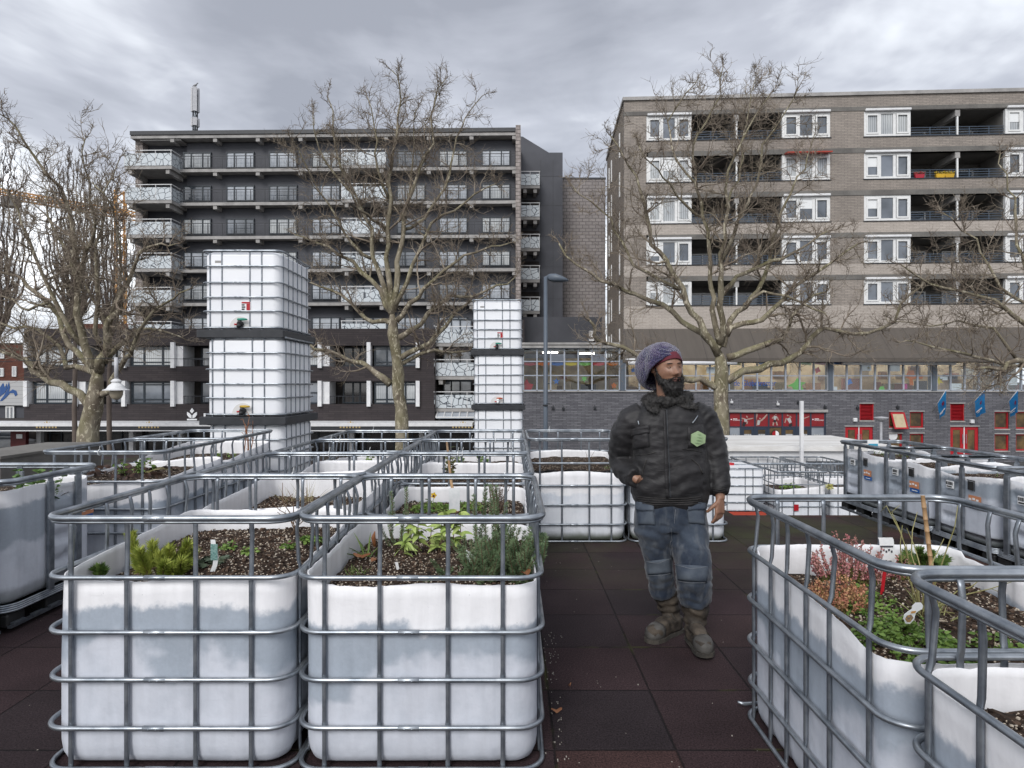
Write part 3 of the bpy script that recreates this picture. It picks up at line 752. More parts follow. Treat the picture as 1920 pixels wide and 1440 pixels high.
# ================================================================== helpers for facades
class Face:
    """a facade line: pixel columns -> metres along it, pixel rows -> height"""
    def __init__(s, px0, d0, deg=0.0):
        s.O = V((X(px0,d0), d0, 0)); s.a = R(deg); s.d0 = d0
    def x(s, px, ly=0.0):
        c, n = math.cos(s.a), math.sin(s.a); k = (px-CX)/F
        ox, oy = s.O.x - n*ly, s.O.y + c*ly
        return (k*oy - ox)/(c - k*n)
    def z(s, py, dd=0.0): return EYE - (py-CY)*(s.d0+dd)/F
def win(rt, x0, x1, z0, z1, y, frame, glass, fw=.07, cuts=(), hcuts=(), depth=.12, name='window'):
    """window = frame mesh with a pane sub-part; y is the wall face, frame stands 20 mm proud"""
    mb = MB(); a, b = y-.02, y+depth
    mb.box(x0,x1,a,b,z1-fw,z1); mb.box(x0,x1,a,b,z0,z0+fw); mb.box(x0,x0+fw,a,b,z0+fw,z1-fw); mb.box(x1-fw,x1,a,b,z0+fw,z1-fw)
    for c in cuts:
        xc = x0+(x1-x0)*c; mb.box(xc-fw*.55,xc+fw*.55,a+.01,b,z0+fw,z1-fw)
    for h in hcuts:
        zc = z0+(z1-z0)*h; mb.box(x0+fw,x1-fw,a+.015,b,zc-fw*.4,zc+fw*.4)
    w_ = mb.build(name, frame, rt)
    mb = MB(); mb.box(x0+fw*.5,x1-fw*.5,y+.05,y+.07,z0+fw*.5,z1-fw*.5)
    mb.build('pane', glass, w_); return w_
rg = random.Random(5)
def pick_glass(): return M[rg.choice(('glass_dark','glass_dark','glass_mid','glass_curtain','glass_curtain','glass_mid'))]

# ================================================================== dark apartment block on the left
fb = Face(975, 51.4, -1.3)
ap = root('apartment_block', fb.O, 'dark grey apartment block with pale concrete floor edges and crackle glass balconies', 'building', rz=fb.a)
xl, xr = fb.x(246), 0.0
S = [254, 318.5, 382, 446, 509, 572.5, 636]
SZ = [fb.z(p) for p in S]; sh = .34
WY = .95
mb = MB(); mb.box(xl+.1, xr, WY+.35, 12, SZ[-1]-3.2, SZ[0]); mb.box(xl+4.2, xr-.4, WY, WY+.35, SZ[-1]-.1, SZ[0]-.02); mb.build('wall', M['dark_clad'], ap)
mb = MB(); mb.box(xl-.05, xr-.36, -.12, 12.1, SZ[0]+.30, SZ[0]+.62); mb.build('roof', M['black_steel'], ap)
mb = MB(); mb.box(xr-.35,xr+.05,-.3,12.0,SZ[-1]-3,SZ[0]+.75); mb.build('pier', M['brick_pier'], ap)
mb = MB(); mb.box(xl-.0,xl+.62,.55,1.6,SZ[-1]-3,SZ[0]+.62); mb.build('pier', M['brick_pier'], ap)
for k in range(7):
    mb = MB(); z = SZ[k]; xs = xl+4.0 if k else xl-.05
    mb.box(xs, xr-.36, 0, WY+.33, z+.06, z+sh-.06)
    mb.box(xs, xr-.36, -.03, 0, z+.02, z+sh-.08)
    b = 322.5
    while b < 965:
        if not (640 < b < 645): mb.box(fb.x(b)-.16, fb.x(b)+.16, .03, WY-.01, z-.28, z+.059)
        b += 80.2
    mb.build('floor_edge', M['concrete'], ap)
cent = [371, 451.5, 531.5, 611.5, None, 771, 850, 930]
for k in range(6):
    zt, zb = SZ[k]-.84, SZ[k+1]+.62
    for c in cent:
        if c is None: continue
        x = fb.x(c, WY)
        win(ap, x-1.2, x+1.2, zb, zt, WY-.13, M['dark_frame'], M[rg.choice(('glass_dark','glass_mid','glass_mid','glass_curtain','glass_curtain'))], .085, (.29,.69), (), .3)
    x = fb.x(683, WY); win(ap, x-1.7, x+1.6, SZ[k+1]+.1, zt, WY-.13, M['dark_frame'], M['glass_dark'], .1, (.25,.5,.75))
    # railing
    for a, b in ((fb.x(336), fb.x(640)), (fb.x(727), xr-.38)):
        mb = MB(); z0 = SZ[k+1]+sh-.06; zt = z0+1.1
        mb.box(a, b, -.01, .04, zt-.05, zt); mb.box(a, b, 0, .03, zt-.25, zt-.23); mb.box(a, b, 0, .03, z0+.08, z0+.11)
        q = a
        while q < b: mb.box(q, q+.045, -.005, .035, z0, zt-.051); q += 1.2
        q = a+.1
        while q < b: mb.box(q, q+.012, .010, .022, z0+.111, zt-.261); q += .12
        mb.build('railing', M['rail_dark'], ap)
# balconies
def balcony(rt, f, pa, pb, zfl, out, back, hgt=1.02, slope=True, slab=True, mat='crackle', y0=0.0):
    xa, xb = f.x(pa, y0-out), f.x(pb, y0-out)
    mb = MB(); mb.box(xa, xb, y0-out, y0+back, zfl-.26, zfl-.02); 
    for q in (xa+.25, xb-.55): mb.box(q, q+.3, y0-out+.1, y0+back, zfl-.62, zfl-.261)
    bl = mb.build('balcony', M['concrete'], rt)
    mb = MB(); h0, h1 = zfl+.02, zfl+hgt
    mb.box(xa, xb, y0-out-.03, y0-out, h0, h1); mb.box(xa-.0, xa+.03, y0-out, y0, h0, h1); mb.box(xb-.03, xb, y0-out, y0+.4, h0, h1)
    mb.build('glass_panel', M[mat], bl)
    mb = MB(); t = h1+.20
    mb.box(xa-.03, xb+.03, y0-out-.05, y0-out+.01, t, t+.06); mb.box(xa-.03, xa+.02, y0-out+.01, y0, t, t+.06); mb.box(xb-.02, xb+.03, y0-out+.01, y0+.4, t, t+.06)
    n = max(2, int((xb-xa)/1.0))
    for i in range(n+1): q = xa+.02+(xb-xa-.08)*i/n; mb.box(q, q+.04, y0-out-.045, y0-out-.031, h0, t-.001)
    mb.box(xa, xb, y0-out-.035, y0-out-.001, zfl-.0, h0-.01); mb.build('handrail', M['rail_white'], bl)
for k in range(6):
    balcony(ap, fb, 233+1.5*k, 322, SZ[k+1]+.14, 1.25, .9)
    balcony(ap, fb, 640, 724, SZ[k+1]+.20, .9, .6)
mb = MB()
for k in range(6):
    mb.box(xl+.7, xl+4.1, 2.0, 2.1, SZ[k+1]+.1, SZ[k]); 
    mb.box(xl+2.4, xl+2.5, 1.4, 1.99, SZ[k+1]+.1, SZ[k]-.1)
mb.build('loggia_wall', M['interior_dark'], ap)
mb = MB()
for k in range(6): mb.box(xl+.7, xl+4.15, .1, 1.45, SZ[k]-.10, SZ[k]-.03)
mb.build('loggia_ceiling', M['concrete'], ap)
# roof box, antenna
x = fb.x(575, 5); mb = MB(); mb.loft([((x,5,SZ[0]+.6),(1.05,0,0),(0,.8,0),8),((x,5,SZ[0]+1.4),(.75,0,0),(0,.6,0),8)], 16); mb.build('roof_vent', M['concrete'], ap)
# dark stair wing with slanted top, its own front further back
fs = Face(975, 57.0); sw = root('stair_wing', fs.O, 'dark metal clad stair wing with slanted top beside the brick gable', 'building')
mb = MB(); zb = STREET
mb.prism([(-1.5,zb),(fs.x(1055),zb),(fs.x(1055),fs.z(286)),(fs.x(1029),fs.z(286)),(fs.x(980),fs.z(256)),(-1.5,fs.z(256))], 0, 9)
mb.build('wall', M['dark_clad'], sw)
mb = MB()
for py in (330, 385, 443, 500, 560): mb.box(fs.x(1012), fs.x(1055), -.012, -.002, fs.z(py)-.03, fs.z(py))
for px in (1014, 1037): mb.box(fs.x(px)-.02, fs.x(px)+.02, -.014, -.003, zb, fs.z(300))
mb.build('panel_joint', M['black_steel'], sw)
for k in range(5):
    zf = fs.z(358 + 57.2*k)
    balcony(sw, fs, 976, 1012, zf, 1.6, -.02, 1.0)
for k in range(5):
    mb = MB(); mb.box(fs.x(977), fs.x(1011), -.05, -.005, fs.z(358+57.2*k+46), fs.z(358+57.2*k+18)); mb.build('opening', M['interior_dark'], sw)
# brick gable further back
fg = Face(1050, 60.0); gb = root('brick_gable_building', fg.O, 'windowless pinkish grey brick gable between the two apartment blocks', 'building')
mb = MB(); mb.box(0, fg.x(1135), 0, 10, STREET, fg.z(336)); mb.build('wall', M['brick_light'], gb)
mb = MB(); mb.box(-.05, fg.x(1135)+.05, -.06, 10.1, fg.z(336)+.002, fg.z(336)+.15); mb.build('coping', M['black_steel'], gb)
mb = MB(); mb.box(fg.x(978), fg.x(1112), -6, -.1, STREET, fg.z(607)); mb.build('low_annex', M['dark_clad'], gb)
mb = MB(); mb.box(fg.x(1104,-6), fg.x(1113,-6), -6.4, -6.01, fg.z(640,-6), fg.z(621,-6)); mb.build('white_box', M['white_paint'], gb)

# ================================================================== brown brick podium with shops
fp = Face(45, 46.0); pd = root('shopping_block', fp.O, 'dark brown brick block with white fins above a long shop canopy', 'building')
x1 = fp.x(815); z = fp.z
mb = MB(); mb.box(0, x1, 0, .5, z(648), z(616)); mb.box(0, x1, 0, .5, z(715), z(687)); mb.box(0, x1, 0, .5, z(790), z(758))
mb.box(0,.25,.5,10,z(790),z(616)); mb.box(x1-.3,x1,.5,5,z(790),z(616)); mb.box(0,x1,.51,10,z(618),z(616)-.05)
mb.box(fp.x(784), x1, .02,.5, z(687)+.0, z(648)); mb.box(fp.x(784), x1, .02,.5, z(758), z(715)); mb.build('wall', M['brick_brown'], pd)
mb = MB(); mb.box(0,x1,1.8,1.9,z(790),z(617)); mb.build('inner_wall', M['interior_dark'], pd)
fins = [51+91.6*k for k in range(9)]
for p in fins:
    for a, b in ((690,642),(762,714)):
        mb = MB(); xx = fp.x(p); mb.box(xx-.14, xx+.14, -.22, .6, z(a), z(b)); mb.build('fin', M['white_paint'], pd)
for k in range(8):
    for (a, b) in ((686.5,648.5),(757.5,715.5)):
        x0_, x1_ = fp.x(fins[k])+.16, fp.x(fins[k+1])-.16
        if k in (0,2,4,5,7):
            win(pd, x0_+.15, x1_, z(a)+.0, z(b), .28, M['dark_frame'], M['glass_curtain'] if (k+int(a)) % 3 else M['glass_dark'], .11, (.3,.74), (.2,.86) if k != 5 else (.5,))
        else:
            mb = MB(); mb.box(x0_, x0_+.5, .05, 1.7, z(a), z(b)); mb.build('side_panel', M['white_paint'], pd)
            win(pd, x0_+1.1, x1_, z(a), z(b), 1.5, M['dark_frame'], M['glass_shop'] if k == 6 else M['glass_mid'], .11, (.35,.6))
            mb = MB(); zz_ = z(a)+.55
            mb.box(x0_+.5, x1_, .05, .09, zz_, zz_+.05)
            q = x0_+.55
            while q < x1_: mb.box(q, q+.02, .06, .08, z(a), zz_-.001); q += .3
            mb.build('railing', M['rail_dark'], pd)
# canopy and shopfront
mb = MB(); mb.box(-9, fp.x(890), -2.6, -.02, z(795), z(789)); cn = mb.build('canopy', M['white_paint'], pd)
mb = MB(); mb.box(-9, fp.x(890), -2.55, -2.3, z(802), z(795)-.003); mb.build('canopy_fascia', M['black_steel'], cn)
mb = MB(); mb.box(-9, fp.x(890), -2.58, -2.29, z(803.6), z(802)-.003); mb.build('canopy_trim', M['white_paint'], cn)
mb = MB(); mb.box(0.9, x1+3, .9, 1.0, STREET, z(800)); mb.build('shopfront_glass', M['glass_shop'], pd)
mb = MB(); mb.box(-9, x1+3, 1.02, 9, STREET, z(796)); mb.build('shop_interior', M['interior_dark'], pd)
mb = MB(); q = 0
for p in (78, 100, 125, 148, 190, 215, 262, 300, 395, 430, 560, 590, 640, 680, 735, 770, 815): xx = fp.x(p); mb.box(xx-.05, xx+.05, .8, .895, STREET, z(803))
mb.box(.9, x1+3, .82, .897, z(815), z(814)); mb.build('shopfront_frame', M['dark_frame'], pd)
for p in (74, 247, 338, 420, 545, 660, 790):
    mb = MB(); xx = fp.x(p); mb.box(xx-.16, xx+.16, -.1, .25, STREET, z(796)); mb.build('column', M['white_paint'], pd)
mb = MB(); mb.box(fp.x(40), fp.x(68), -1.0, -.7, STREET, z(803.5)); dr = mb.build('red_panel', M['dark_red'], pd)
mb = MB(); mb.box(fp.x(51), fp.x(62), -1.02, -1.004, z(820), z(812)); mb.build('notice', M['white_plastic'], dr)
# gilt emblems on the fascia
for p in (87, 279, 657, 868):
    mb = MB(); xx = fp.x(p,-2.6); zz_ = z(799.5,-2.6)
    mb.prism([(xx-.16,zz_+.10),(xx-.2,zz_+.32),(xx-.09,zz_+.2),(xx,zz_+.4),(xx+.09,zz_+.2),(xx+.2,zz_+.32),(xx+.16,zz_+.10)], -2.57,-2.552)
    for i in range(7): mb.box(xx-.75+.22*i, xx-.64+.22*i, -2.57,-2.552, zz_-.12, zz_+.03)
    mb.build('gilt_emblem', M['gold'], cn)
# white wheat emblem and the start of a letter
mb = MB(); cx_, y_ = fp.x(360,-.1), -.08
def zz2(v): return z(v, -.1)
s_ = .036
def pt(ax, ay): return (cx_+ax*s_, zz2(788)+ay*s_)
def leaf(pts): mb.prism([pt(*p) for p in pts], -.12, -.05)
leaf([(-10,0),(10,0),(10,3),(-10,3)])
leaf([(0,14),(4.2,19),(0,25),(-4.2,19)])
leaf([(-1,4),(-1,10),(-5,14.5),(-10,17),(-10,11),(-6,6)]); leaf([(1,4),(6,6),(10,11),(10,17),(5,14.5),(1,10)])
mb.build('wheat_emblem', M['white_emblem'], pd)
mb = MB(); xx = fp.x(382,-.1); mb.box(xx, xx+.14, -.12, -.05, zz2(788), zz2(775)); mb.build('sign_letter', M['white_emblem'], pd)
# recessed corner with balconies right of the podium
mb = MB(); mb.box(x1+.01, fp.x(985), 3.5, 3.8, z(800), z(590)); mb.build('recess_wall', M['brick_brown'], pd)
for i, (zf,) in enumerate(((642,),(705,),(766,))):
    balcony(pd, fp, 816, 965, z(zf), -.6, 2.8, 1.0)
    win(pd, fp.x(830,3.5), fp.x(885,3.5), z(zf)-.0+.1, z(zf)+2.1, 3.42, M['dark_frame'], M['glass_mid'], .1, (.3,.6))
mb = MB(); sl_ = [(fp.x(818), -.2, z(783)), (fp.x(890), -.2, z(783)), (fp.x(890), 1.2, z(768)), (fp.x(818), 1.2, z(768))]
mb.add(sl_+[(a,b,c-.06) for a,b,c in sl_], [(0,1,2,3),(7,6,5,4),(0,4,5,1),(1,5,6,2),(2,6,7,3),(3,7,4,0)]); gl = mb.build('glass_canopy', M['glass_mid'], pd)
mb = MB()
for i in range(6):
    f = i/5; a = V(sl_[0]).lerp(V(sl_[1]), f); b = V(sl_[3]).lerp(V(sl_[2]), f); mb.tube([a+V((0,0,.03)), b+V((0,0,.03))], .05, 6)
mb.tube([V(sl_[0])+V((0,0,.03)), V(sl_[1])+V((0,0,.03))], .05, 6); mb.tube([V(sl_[3])+V((0,0,.03)), V(sl_[2])+V((0,0,.03))], .05, 6); mb.build('glass_canopy_frame', M['rail_white'], gl)

# ---- buildings at the far left edge
f1 = Face(-60, 62.0); rb = root('red_brick_building', f1.O, 'red brown brick building at the far left edge behind the bare tree', 'building')
mb = MB(); mb.box(0, f1.x(47), 0, 9, STREET, f1.z(645)); mb.box(f1.x(57), f1.x(255), 6, 14, STREET, f1.z(596)); mb.build('wall', M['brick_red'], rb)
mb = MB(); mb.box(-.1, f1.x(47)+.1, -.1, 9.1, f1.z(645)+.003, f1.z(643)); mb.build('roof', M['roof_felt'], rb)
for px, a, b in ((5,672,655),(28,706,687),(4,706,690)): win(rb, f1.x(px-4), f1.x(px+4), f1.z(a), f1.z(b), -.1, M['white_frame'], M['glass_mid'], .08, (.5,))
f2 = Face(-60, 55.0); mu = root('mural_building', f2.O, 'low building clad in pale siding with a blue painted splash at the far left', 'building')
mb = MB(); mb.box(0, f2.x(46), 0, 6, f2.z(760), f2.z(714)); mb.build('wall', M['siding'], mu)
mb = MB(); mb.box(0, f2.x(46), .3, 6, STREET, f2.z(761)); mb.build('lower_wall', M['dark_clad'], mu)
win(mu, f2.x(8), f2.x(24), f2.z(786), f2.z(762), .15, M['white_frame'], M['glass_curtain'], .1, (.5,))
mb = MB()
def mp(*pp): mb.prism([(f2.x(a), f2.z(b)) for a, b in pp], -.03, -.004)
mp((0,752),(8,741),(14,731),(15,722),(17,716),(19,726),(17,735),(24,730),(31,733),(33,740),(29,743),(26,737),(19,737),(12,745),(4,752))
mp((0,727),(5,719),(7,719),(9,727),(13,719),(14,728),(10,736),(0,744))
mb.build('mural', col_mat('mural_blue', (.03,.09,.26)), mu)
# ================================================================== tan brick apartment block on the right
fr = Face(1170, 42.0, -2.9)
tb = root('brick_apartment_block', fr.O, 'tan brick apartment block with white framed windows and deep open balconies', 'building', rz=fr.a)
z = fr.z; L_ = fr.x(1990)
WT = [218.5, 295, 373, 450.5, 528]; WB = [265, 343, 420, 497.5, 573]
W1 = [(1212,1297),(1467,1557),(1620,1708),(1886,1976)]
BAL = [(1297,1467),(1708,1886)]
yb = .0; TH = .35
mb = MB(); mbc = MB()
mb.box(0, L_, 0, TH, z(210), z(189.5))
for k in range(5):
    zt = z(WT[k]); zb = z(WB[k])
    nxt = z(WT[k+1])+.33 if k < 4 else z(617)
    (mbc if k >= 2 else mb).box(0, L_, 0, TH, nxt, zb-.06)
    e = [0]; 
    edges = sorted(W1+BAL); prev = 0.0
    for a, b in edges:
        xa, xb = fr.x(a), fr.x(b)
        if xa-prev > .05: mb.box(prev, xa, .001, TH, zb-.061, zt+.34)
        prev = xb
mb.build('wall', M['brick_tan'], tb); mbc.build('spandrel', M['brick_tan_pale'], tb)
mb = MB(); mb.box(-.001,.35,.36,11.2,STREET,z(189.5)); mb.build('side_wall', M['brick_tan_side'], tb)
mb = MB()
for i, yy in enumerate((2.1, 7.4, 9.2)):
    for k in range(6): mb.box(-.06, -.003, yy, yy+.30, z(240+77*k+34), z(240+77*k-14))
mb.build('side_window_strip', M['white_frame'], tb)
mb = MB(); mb.box(-.1, L_, -.12, 11.3, z(189.5)+.003, z(186.5)+.12); mb.build('roof_edge', M['concrete'], tb)
mb = MB()
mb.box(-.002, L_, -.035, TH-.01, z(217.5), z(209.9))
for k in range(1, 5): mb.box(fr.x(1297)-2.9 if k else 0, L_, -.035, TH-.01, z(WT[k])+.0, z(WT[k])+.335)
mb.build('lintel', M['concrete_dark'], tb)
mb = MB()
for k in range(5):
    mb.box(fr.x(1212)-.05, fr.x(1557)+.05, -.05, TH, z(WB[k])-.058, z(WB[k])-.0); mb.box(fr.x(1620)-.05, L_, -.05, TH, z(WB[k])-.058, z(WB[k])-.0)
mb.build('sill', M['black_steel'], tb)
rg.seed(11)
for k in range(5):
    for i, (a, b) in enumerate(W1):
        g = M[rg.choice(('glass_dark','glass_curtain','glass_mid','glass_dark'))]
        if (k, i) == (1,0): g = M['glass_curtain']
        xa, xb = fr.x(a), fr.x(b); zb, zt = z(WB[k])+.003, z(WT[k])-.003
        w_ = win(tb, xa, xb, zb, zt, .06, M['white_frame'], g, .16, (.345,.66), (), .2)
        # opening lights with their own thicker frame
        fw = .10
        for c0, c1 in ((.03,.33),(.675,.97)):
            mb = MB(); p0, p1 = xa+(xb-xa)*c0+.07, xa+(xb-xa)*c1-.03
            q0, q1 = zb+.17, zt-.17
            mb.box(p0,p1,.005,.06,q0,q0+fw); mb.box(p0,p1,.005,.06,q1-fw,q1); mb.box(p0,p0+fw,.005,.06,q0+fw,q1-fw); mb.box(p1-fw,p1,.005,.06,q0+fw,q1-fw)
            mb.build('opening_light', M['white_frame'], w_)
        if rg.random() < .55 or k == 0:
            mb = MB(); mb.box(xa+.05, xb-.02, -.16, .0, zt-.02, zt+.14, .03); mb.build('blind_box', M['white_paint'], tb)
        if rg.random() < .5:   # half-lowered inner blind
            mb = MB(); c0 = rg.choice((.02,.36)); mb.box(xa+(xb-xa)*c0+.08, xa+(xb-xa)*(c0+.29), .085, .1, zt-.2-rg.uniform(.4,.9), zt-.16); mb.build('blind', M['white_plastic'], w_)
# red awning box
mb = MB(); mb.obox(((fr.x(1467)+fr.x(1557))/2, -.28, z(WT[1])-.02), (1.45,0,0), (0,.32,.05), (0,-.004,.04)); mb.build('red_awning', col_mat('awning_red', (.40,.05,.03)), tb)
# balconies
for k in range(5):
    zt, zb = z(WT[k]), z(WB[k])-.06
    for j, (a, b) in enumerate(BAL):
        xa, xb = fr.x(a), fr.x(b); xm = (xa+xb)/2
        mb = MB()
        mb.box(xa, xb, 2.6, 2.75, zb-.6, zt+.3); mb.box(xa-.12, xa-.001, TH+.001, 2.6, zb-.6, zt+.3); mb.box(xb+.001, xb+.12, TH+.001, 2.6, zb-.6, zt+.3)
        mb.box(xa, xb, TH, 2.59, zb-.62, zb-.5)
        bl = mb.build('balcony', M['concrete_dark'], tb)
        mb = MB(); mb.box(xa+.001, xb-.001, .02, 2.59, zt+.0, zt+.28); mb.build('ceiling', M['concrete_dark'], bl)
        mb = MB(); mb.box(xm-.15, xm+.15, .05, 2.58, zt-.42, zt-.002); mb.build('beam', M['concrete'], bl)
        mb = MB(); mb.box(xm-.05, xm+.05, .06, .16, zb, zt-.43); mb.build('post', M['white_frame'], bl)
        for q0, q1 in ((xa+.3, xm-.6), (xm+.5, xb-.4)):
            win(bl, q0, q1, zb-.45, zt-.45, 2.5, M['white_frame'], M['glass_dark'], .09, (.5,), (.42,), .09)
        mb = MB(); h = zb+.62; y_ = .12
        for hh in (h, h-.16, h-.32, h-.48): mb.box(xa+.02, xb-.02, y_, y_+.035, hh, hh+.035)
        q = xa+.02
        while q < xb: mb.box(q, q+.04, y_+.001, y_+.034, zb+.0, h-.001); q += 1.25
        mb.build('railing', M['rail_blue'], bl)
# items on the balcony of the second floor from the top: flower boxes
for p, c, nm, lb in ((1724,(.4,.02,.04),'flower_box','red flower box on the balcony rail, second floor from the roof'),
                 (1763,(.6,.36,.02),'flower_box','yellow flower box on the balcony rail left of its yellow twin'),
                 (1780,(.55,.33,.02),'flower_box','yellow flower box on the balcony rail right of its yellow twin')):
    zz_ = z(WB[1]); x = fr.x(p)
    pos = fr.O + Matrix.Rotation(fr.a, 3, 'Z') @ V((x, .02, zz_)); r_ = root(nm, pos, lb, 'flower box', 'flower boxes on the balcony rail', fr.a)
    mb = MB(); mb.loft([((0,0,0),(.26,0,0),(0,.09,0),8),((0,0,.24),(.32,0,0),(0,.11,0),8)], 16); mb.build('box', col_mat('box_%03d' % p, c), r_)
    mb = MB(); rr = random.Random(p)
    for q in range(60):
        v = V((rr.uniform(-.32,.32), rr.uniform(-.1,.1), .25+rr.random()*.16)); mb.obox(v, V((.03,rr.uniform(-.02,.02),.01)), V((0,.03,rr.uniform(-.02,.02))), V((0,0,.012)))
    mb.build('flowers', simple('flower_mix_%d' % p, (.05,.07,.02), (c[0],c[1]*1.1,c[2]), 22, .7, lo=.45, hi=.52), r_)
# sloping brown roof above the school
xs0, xs1 = fr.x(1170), L_
mb = MB(); z0, z1 = z(672,-2), z(617)
mb.add([(xs0-.35,-2.1,z0),(xs1,-2.1,z0),(xs1,-.01,z1),(xs0,-.01,z1),(xs0-.35,-2.1,z0-.25),(xs1,-2.1,z0-.25),(xs1,-.01,z0-.25),(xs0,-.01,z0-.25)],
       [(0,1,2,3),(4,7,6,5),(0,4,5,1),(0,3,7,4),(1,5,6,2)]); mb.build('sloping_roof', M['slope'], tb)
mb = MB(); mb.box(.36, L_, 3.0, 11, z0-.2, z(190)); mb.box(.36, L_, 4.9, 10.9, STREET, z0-.201); mb.box(0, L_, .02, .3, z0+.3, z1); mb.build('core', M['brick_grey'], tb)

# ================================================================== the school in front
fc = Face(978, 40.0); sch = root('school_building', fc.O, 'dark grey brick school with a strip of classroom windows and red doors below', 'building')
z = fc.z; x = fc.x; xr = x(1990); ZS = z(733)
def holes(mb, x0, x1, z0, z1, y0, y1, rects):
    """wall with rectangular openings, cut on a grid without overlap"""
    xs = sorted({x0,x1,*[r[0] for r in rects],*[r[1] for r in rects]}); zs = sorted({z0,z1,*[r[2] for r in rects],*[r[3] for r in rects]})
    for i in range(len(zs)-1):
        run = None
        for j in range(len(xs)-1):
            cx_, cz_ = (xs[j]+xs[j+1])/2, (zs[i]+zs[i+1])/2
            inside = any(r[0] < cx_ < r[1] and r[2] < cz_ < r[3] for r in rects)
            if not inside:
                if run is None: run = xs[j]
            if inside and run is not None: mb.box(run, xs[j], y0, y1, zs[i], zs[i+1]); run = None
        if run is not None: mb.box(run, xs[-1], y0, y1, zs[i], zs[i+1])
RED = [(1612,1638,757,788,'louvre'),(1782,1808,757,789,'louvre'),(1667,1692,772,802,'tilt'),(1706,1732,772,802,'w'),(1667,1692,813,841,'w'),(1706,1732,813,840,'w'),
       (1865,1892,772,804,'w'),(1905,1932,772,804,'w'),(1865,1892,814,845,'w'),(1905,1932,814,845,'w')]
DOOR = [(1585,1637,800,852),(1782,1835,800,852)]
SHOP = (1367,1549,773,865)
rects = [(x(a),x(b),z(d),z(c)) for a,b,c,d,_ in RED] + [(x(a),x(b),z(d),z(c)) for a,b,c,d in DOOR] + [(x(SHOP[0]),x(SHOP[1]),STREET,z(SHOP[2]))]
mb = MB(); holes(mb, 0, xr, STREET, ZS-.07, 0, .3, rects); mb.build('wall', M['brick_grey'], sch)
mb = MB(); mb.box(-.05, xr, -.08, .35, ZS-.068, ZS); mb.build('sill', M['concrete'], sch)
mb = MB(); mb.box(0, xr, 1.2, 1.3, STREET, ZS-.3); mb.box(0,.2,.301,8,STREET,ZS-.07); mb.build('inner_wall', M['interior'], sch)
mb = MB(); mb.box(0, xr, .31, 7.9, ZS-.29, ZS-.12); mb.build('floor', M['wood'], sch)
# classroom behind the glass
mb = MB(); mb.box(.2, xr, 3.6, 3.7, ZS-.1, z(676)+.3); mb.box(0,.18,.31,8,ZS-.05,z(648)); mb.build('classroom_wall', M['interior'], sch)
mb = MB(); mb.box(.2, xr, .4, 3.59, z(674)+.55, z(674)+.62); mb.build('classroom_ceiling', M['white_paint'], sch)
em, te, be = newmat('lamp_and_fill_glow'); setb(te, be, Base_Color=(1,1,1)); be.inputs['Emission Color'].default_value = (1,.93,.82,1); be.inputs['Emission Strength'].default_value = 6.5
rf = random.Random(9)
for k in range(26):  # lamps over the main strip are unseen, added to brighten the rooms
    mb = MB(); xx = 7.2+(k//2)*2.05 if k < 24 else 1.4+2.6*(k-24); y_ = 1.0+1.4*(k % 2); mb.box(xx, xx+(1.7 if k < 24 else 1.0), y_, y_+(.25 if k < 24 else .05), z(674)+.47-(.0 if k < 24 else .02), z(674)+.53); mb.build('ceiling_lamp_and_fill', em, sch)
pal = [(.30,.17,.08),(.42,.33,.2),(.05,.05,.06),(.16,.10,.06),(.24,.10,.07),(.5,.5,.46),(.20,.17,.10)]
mbs = {}
for k in range(70):
    c = rf.choice(pal); mbx = mbs.setdefault(c, MB()); xx = rf.uniform(.3, xr-1); w_ = rf.uniform(.3,1.3); y_ = rf.choice((3.2,2.6,1.8)); zb_ = ZS-.1 if rf.random() < .7 else ZS+.75
    mbx.box(xx, xx+w_, y_+k*.004, y_+.3+k*.004, zb_+k*.0005, zb_+rf.uniform(.25,.95))
for i, (c, mbx) in enumerate(mbs.items()): mbx.build('classroom_furniture', col_mat('furniture_%d' % i, c, .6), sch)
# strip windows
GR = [1173+195*k for k in range(5)]
def pane_grid(x0, x1, n, zs, y, name='window'):
    mb = MB(); fw = .045
    for i in range(n+1):
        xc = x0+(x1-x0)*i/n; mb.box(xc-fw, xc+fw, y-.05, y+.08, zs[0], zs[-1])
    for zc in zs:
        for i in range(n):
            mb.box(x0+(x1-x0)*i/n+fw, x0+(x1-x0)*(i+1)/n-fw, y-.04, y+.07, zc-.035, zc+.035)
    w_ = mb.build(name, M['grey_frame'], sch)
    mb = MB(); mb.box(x0, x1, y+.01, y+.02, zs[0], zs[-1]); mb.build('pane', M['glass_clear'], w_); return w_
YW = .12
for g in GR: pane_grid(x(g), x(g+186), 7, [ZS+.04, z(704.5), z(677)], YW)
pane_grid(x(981), x(1162), 7, [ZS+.04, z(704), z(677.5), z(653)], YW)
for g in GR:
    mb = MB(); mb.box(x(g-9), x(g)-.05, -.02, .5, ZS, z(674)); mb.build('pillar', M['lamp_grey'], sch)
mb = MB(); mb.box(x(1172), xr, -.12, .3, z(675), z(672)); mb.build('fascia', M['white_paint'], sch)
mb = MB(); mb.box(-.05, x(1163), -.15, 8, z(652.5), z(648)); mb.box(-.1, x(1160), -.2, 8, z(646.5), z(642.5)); mb.box(.1, x(1160)-.1, .0, 7.9, z(648)-.001+.002, z(646.5)-.002); mb.build('flat_roof', M['concrete'], sch)
for p in (1033, 1110):
    mb = MB(); zt, zb = z(664.5), z(676)
    for i in range(6): q = zb+(zt-zb)*i/6; mb.obox(((x(p)+x(p+23.5))/2+.0, YW-.06, q+.03), (.38,0,0), (0,.03,-.03), (0,.006,.006))
    mb.box(x(p)+.06, x(p+24), YW-.02, YW+.0, zb, zt); mb.build('louvre', M['grey_frame'], sch)
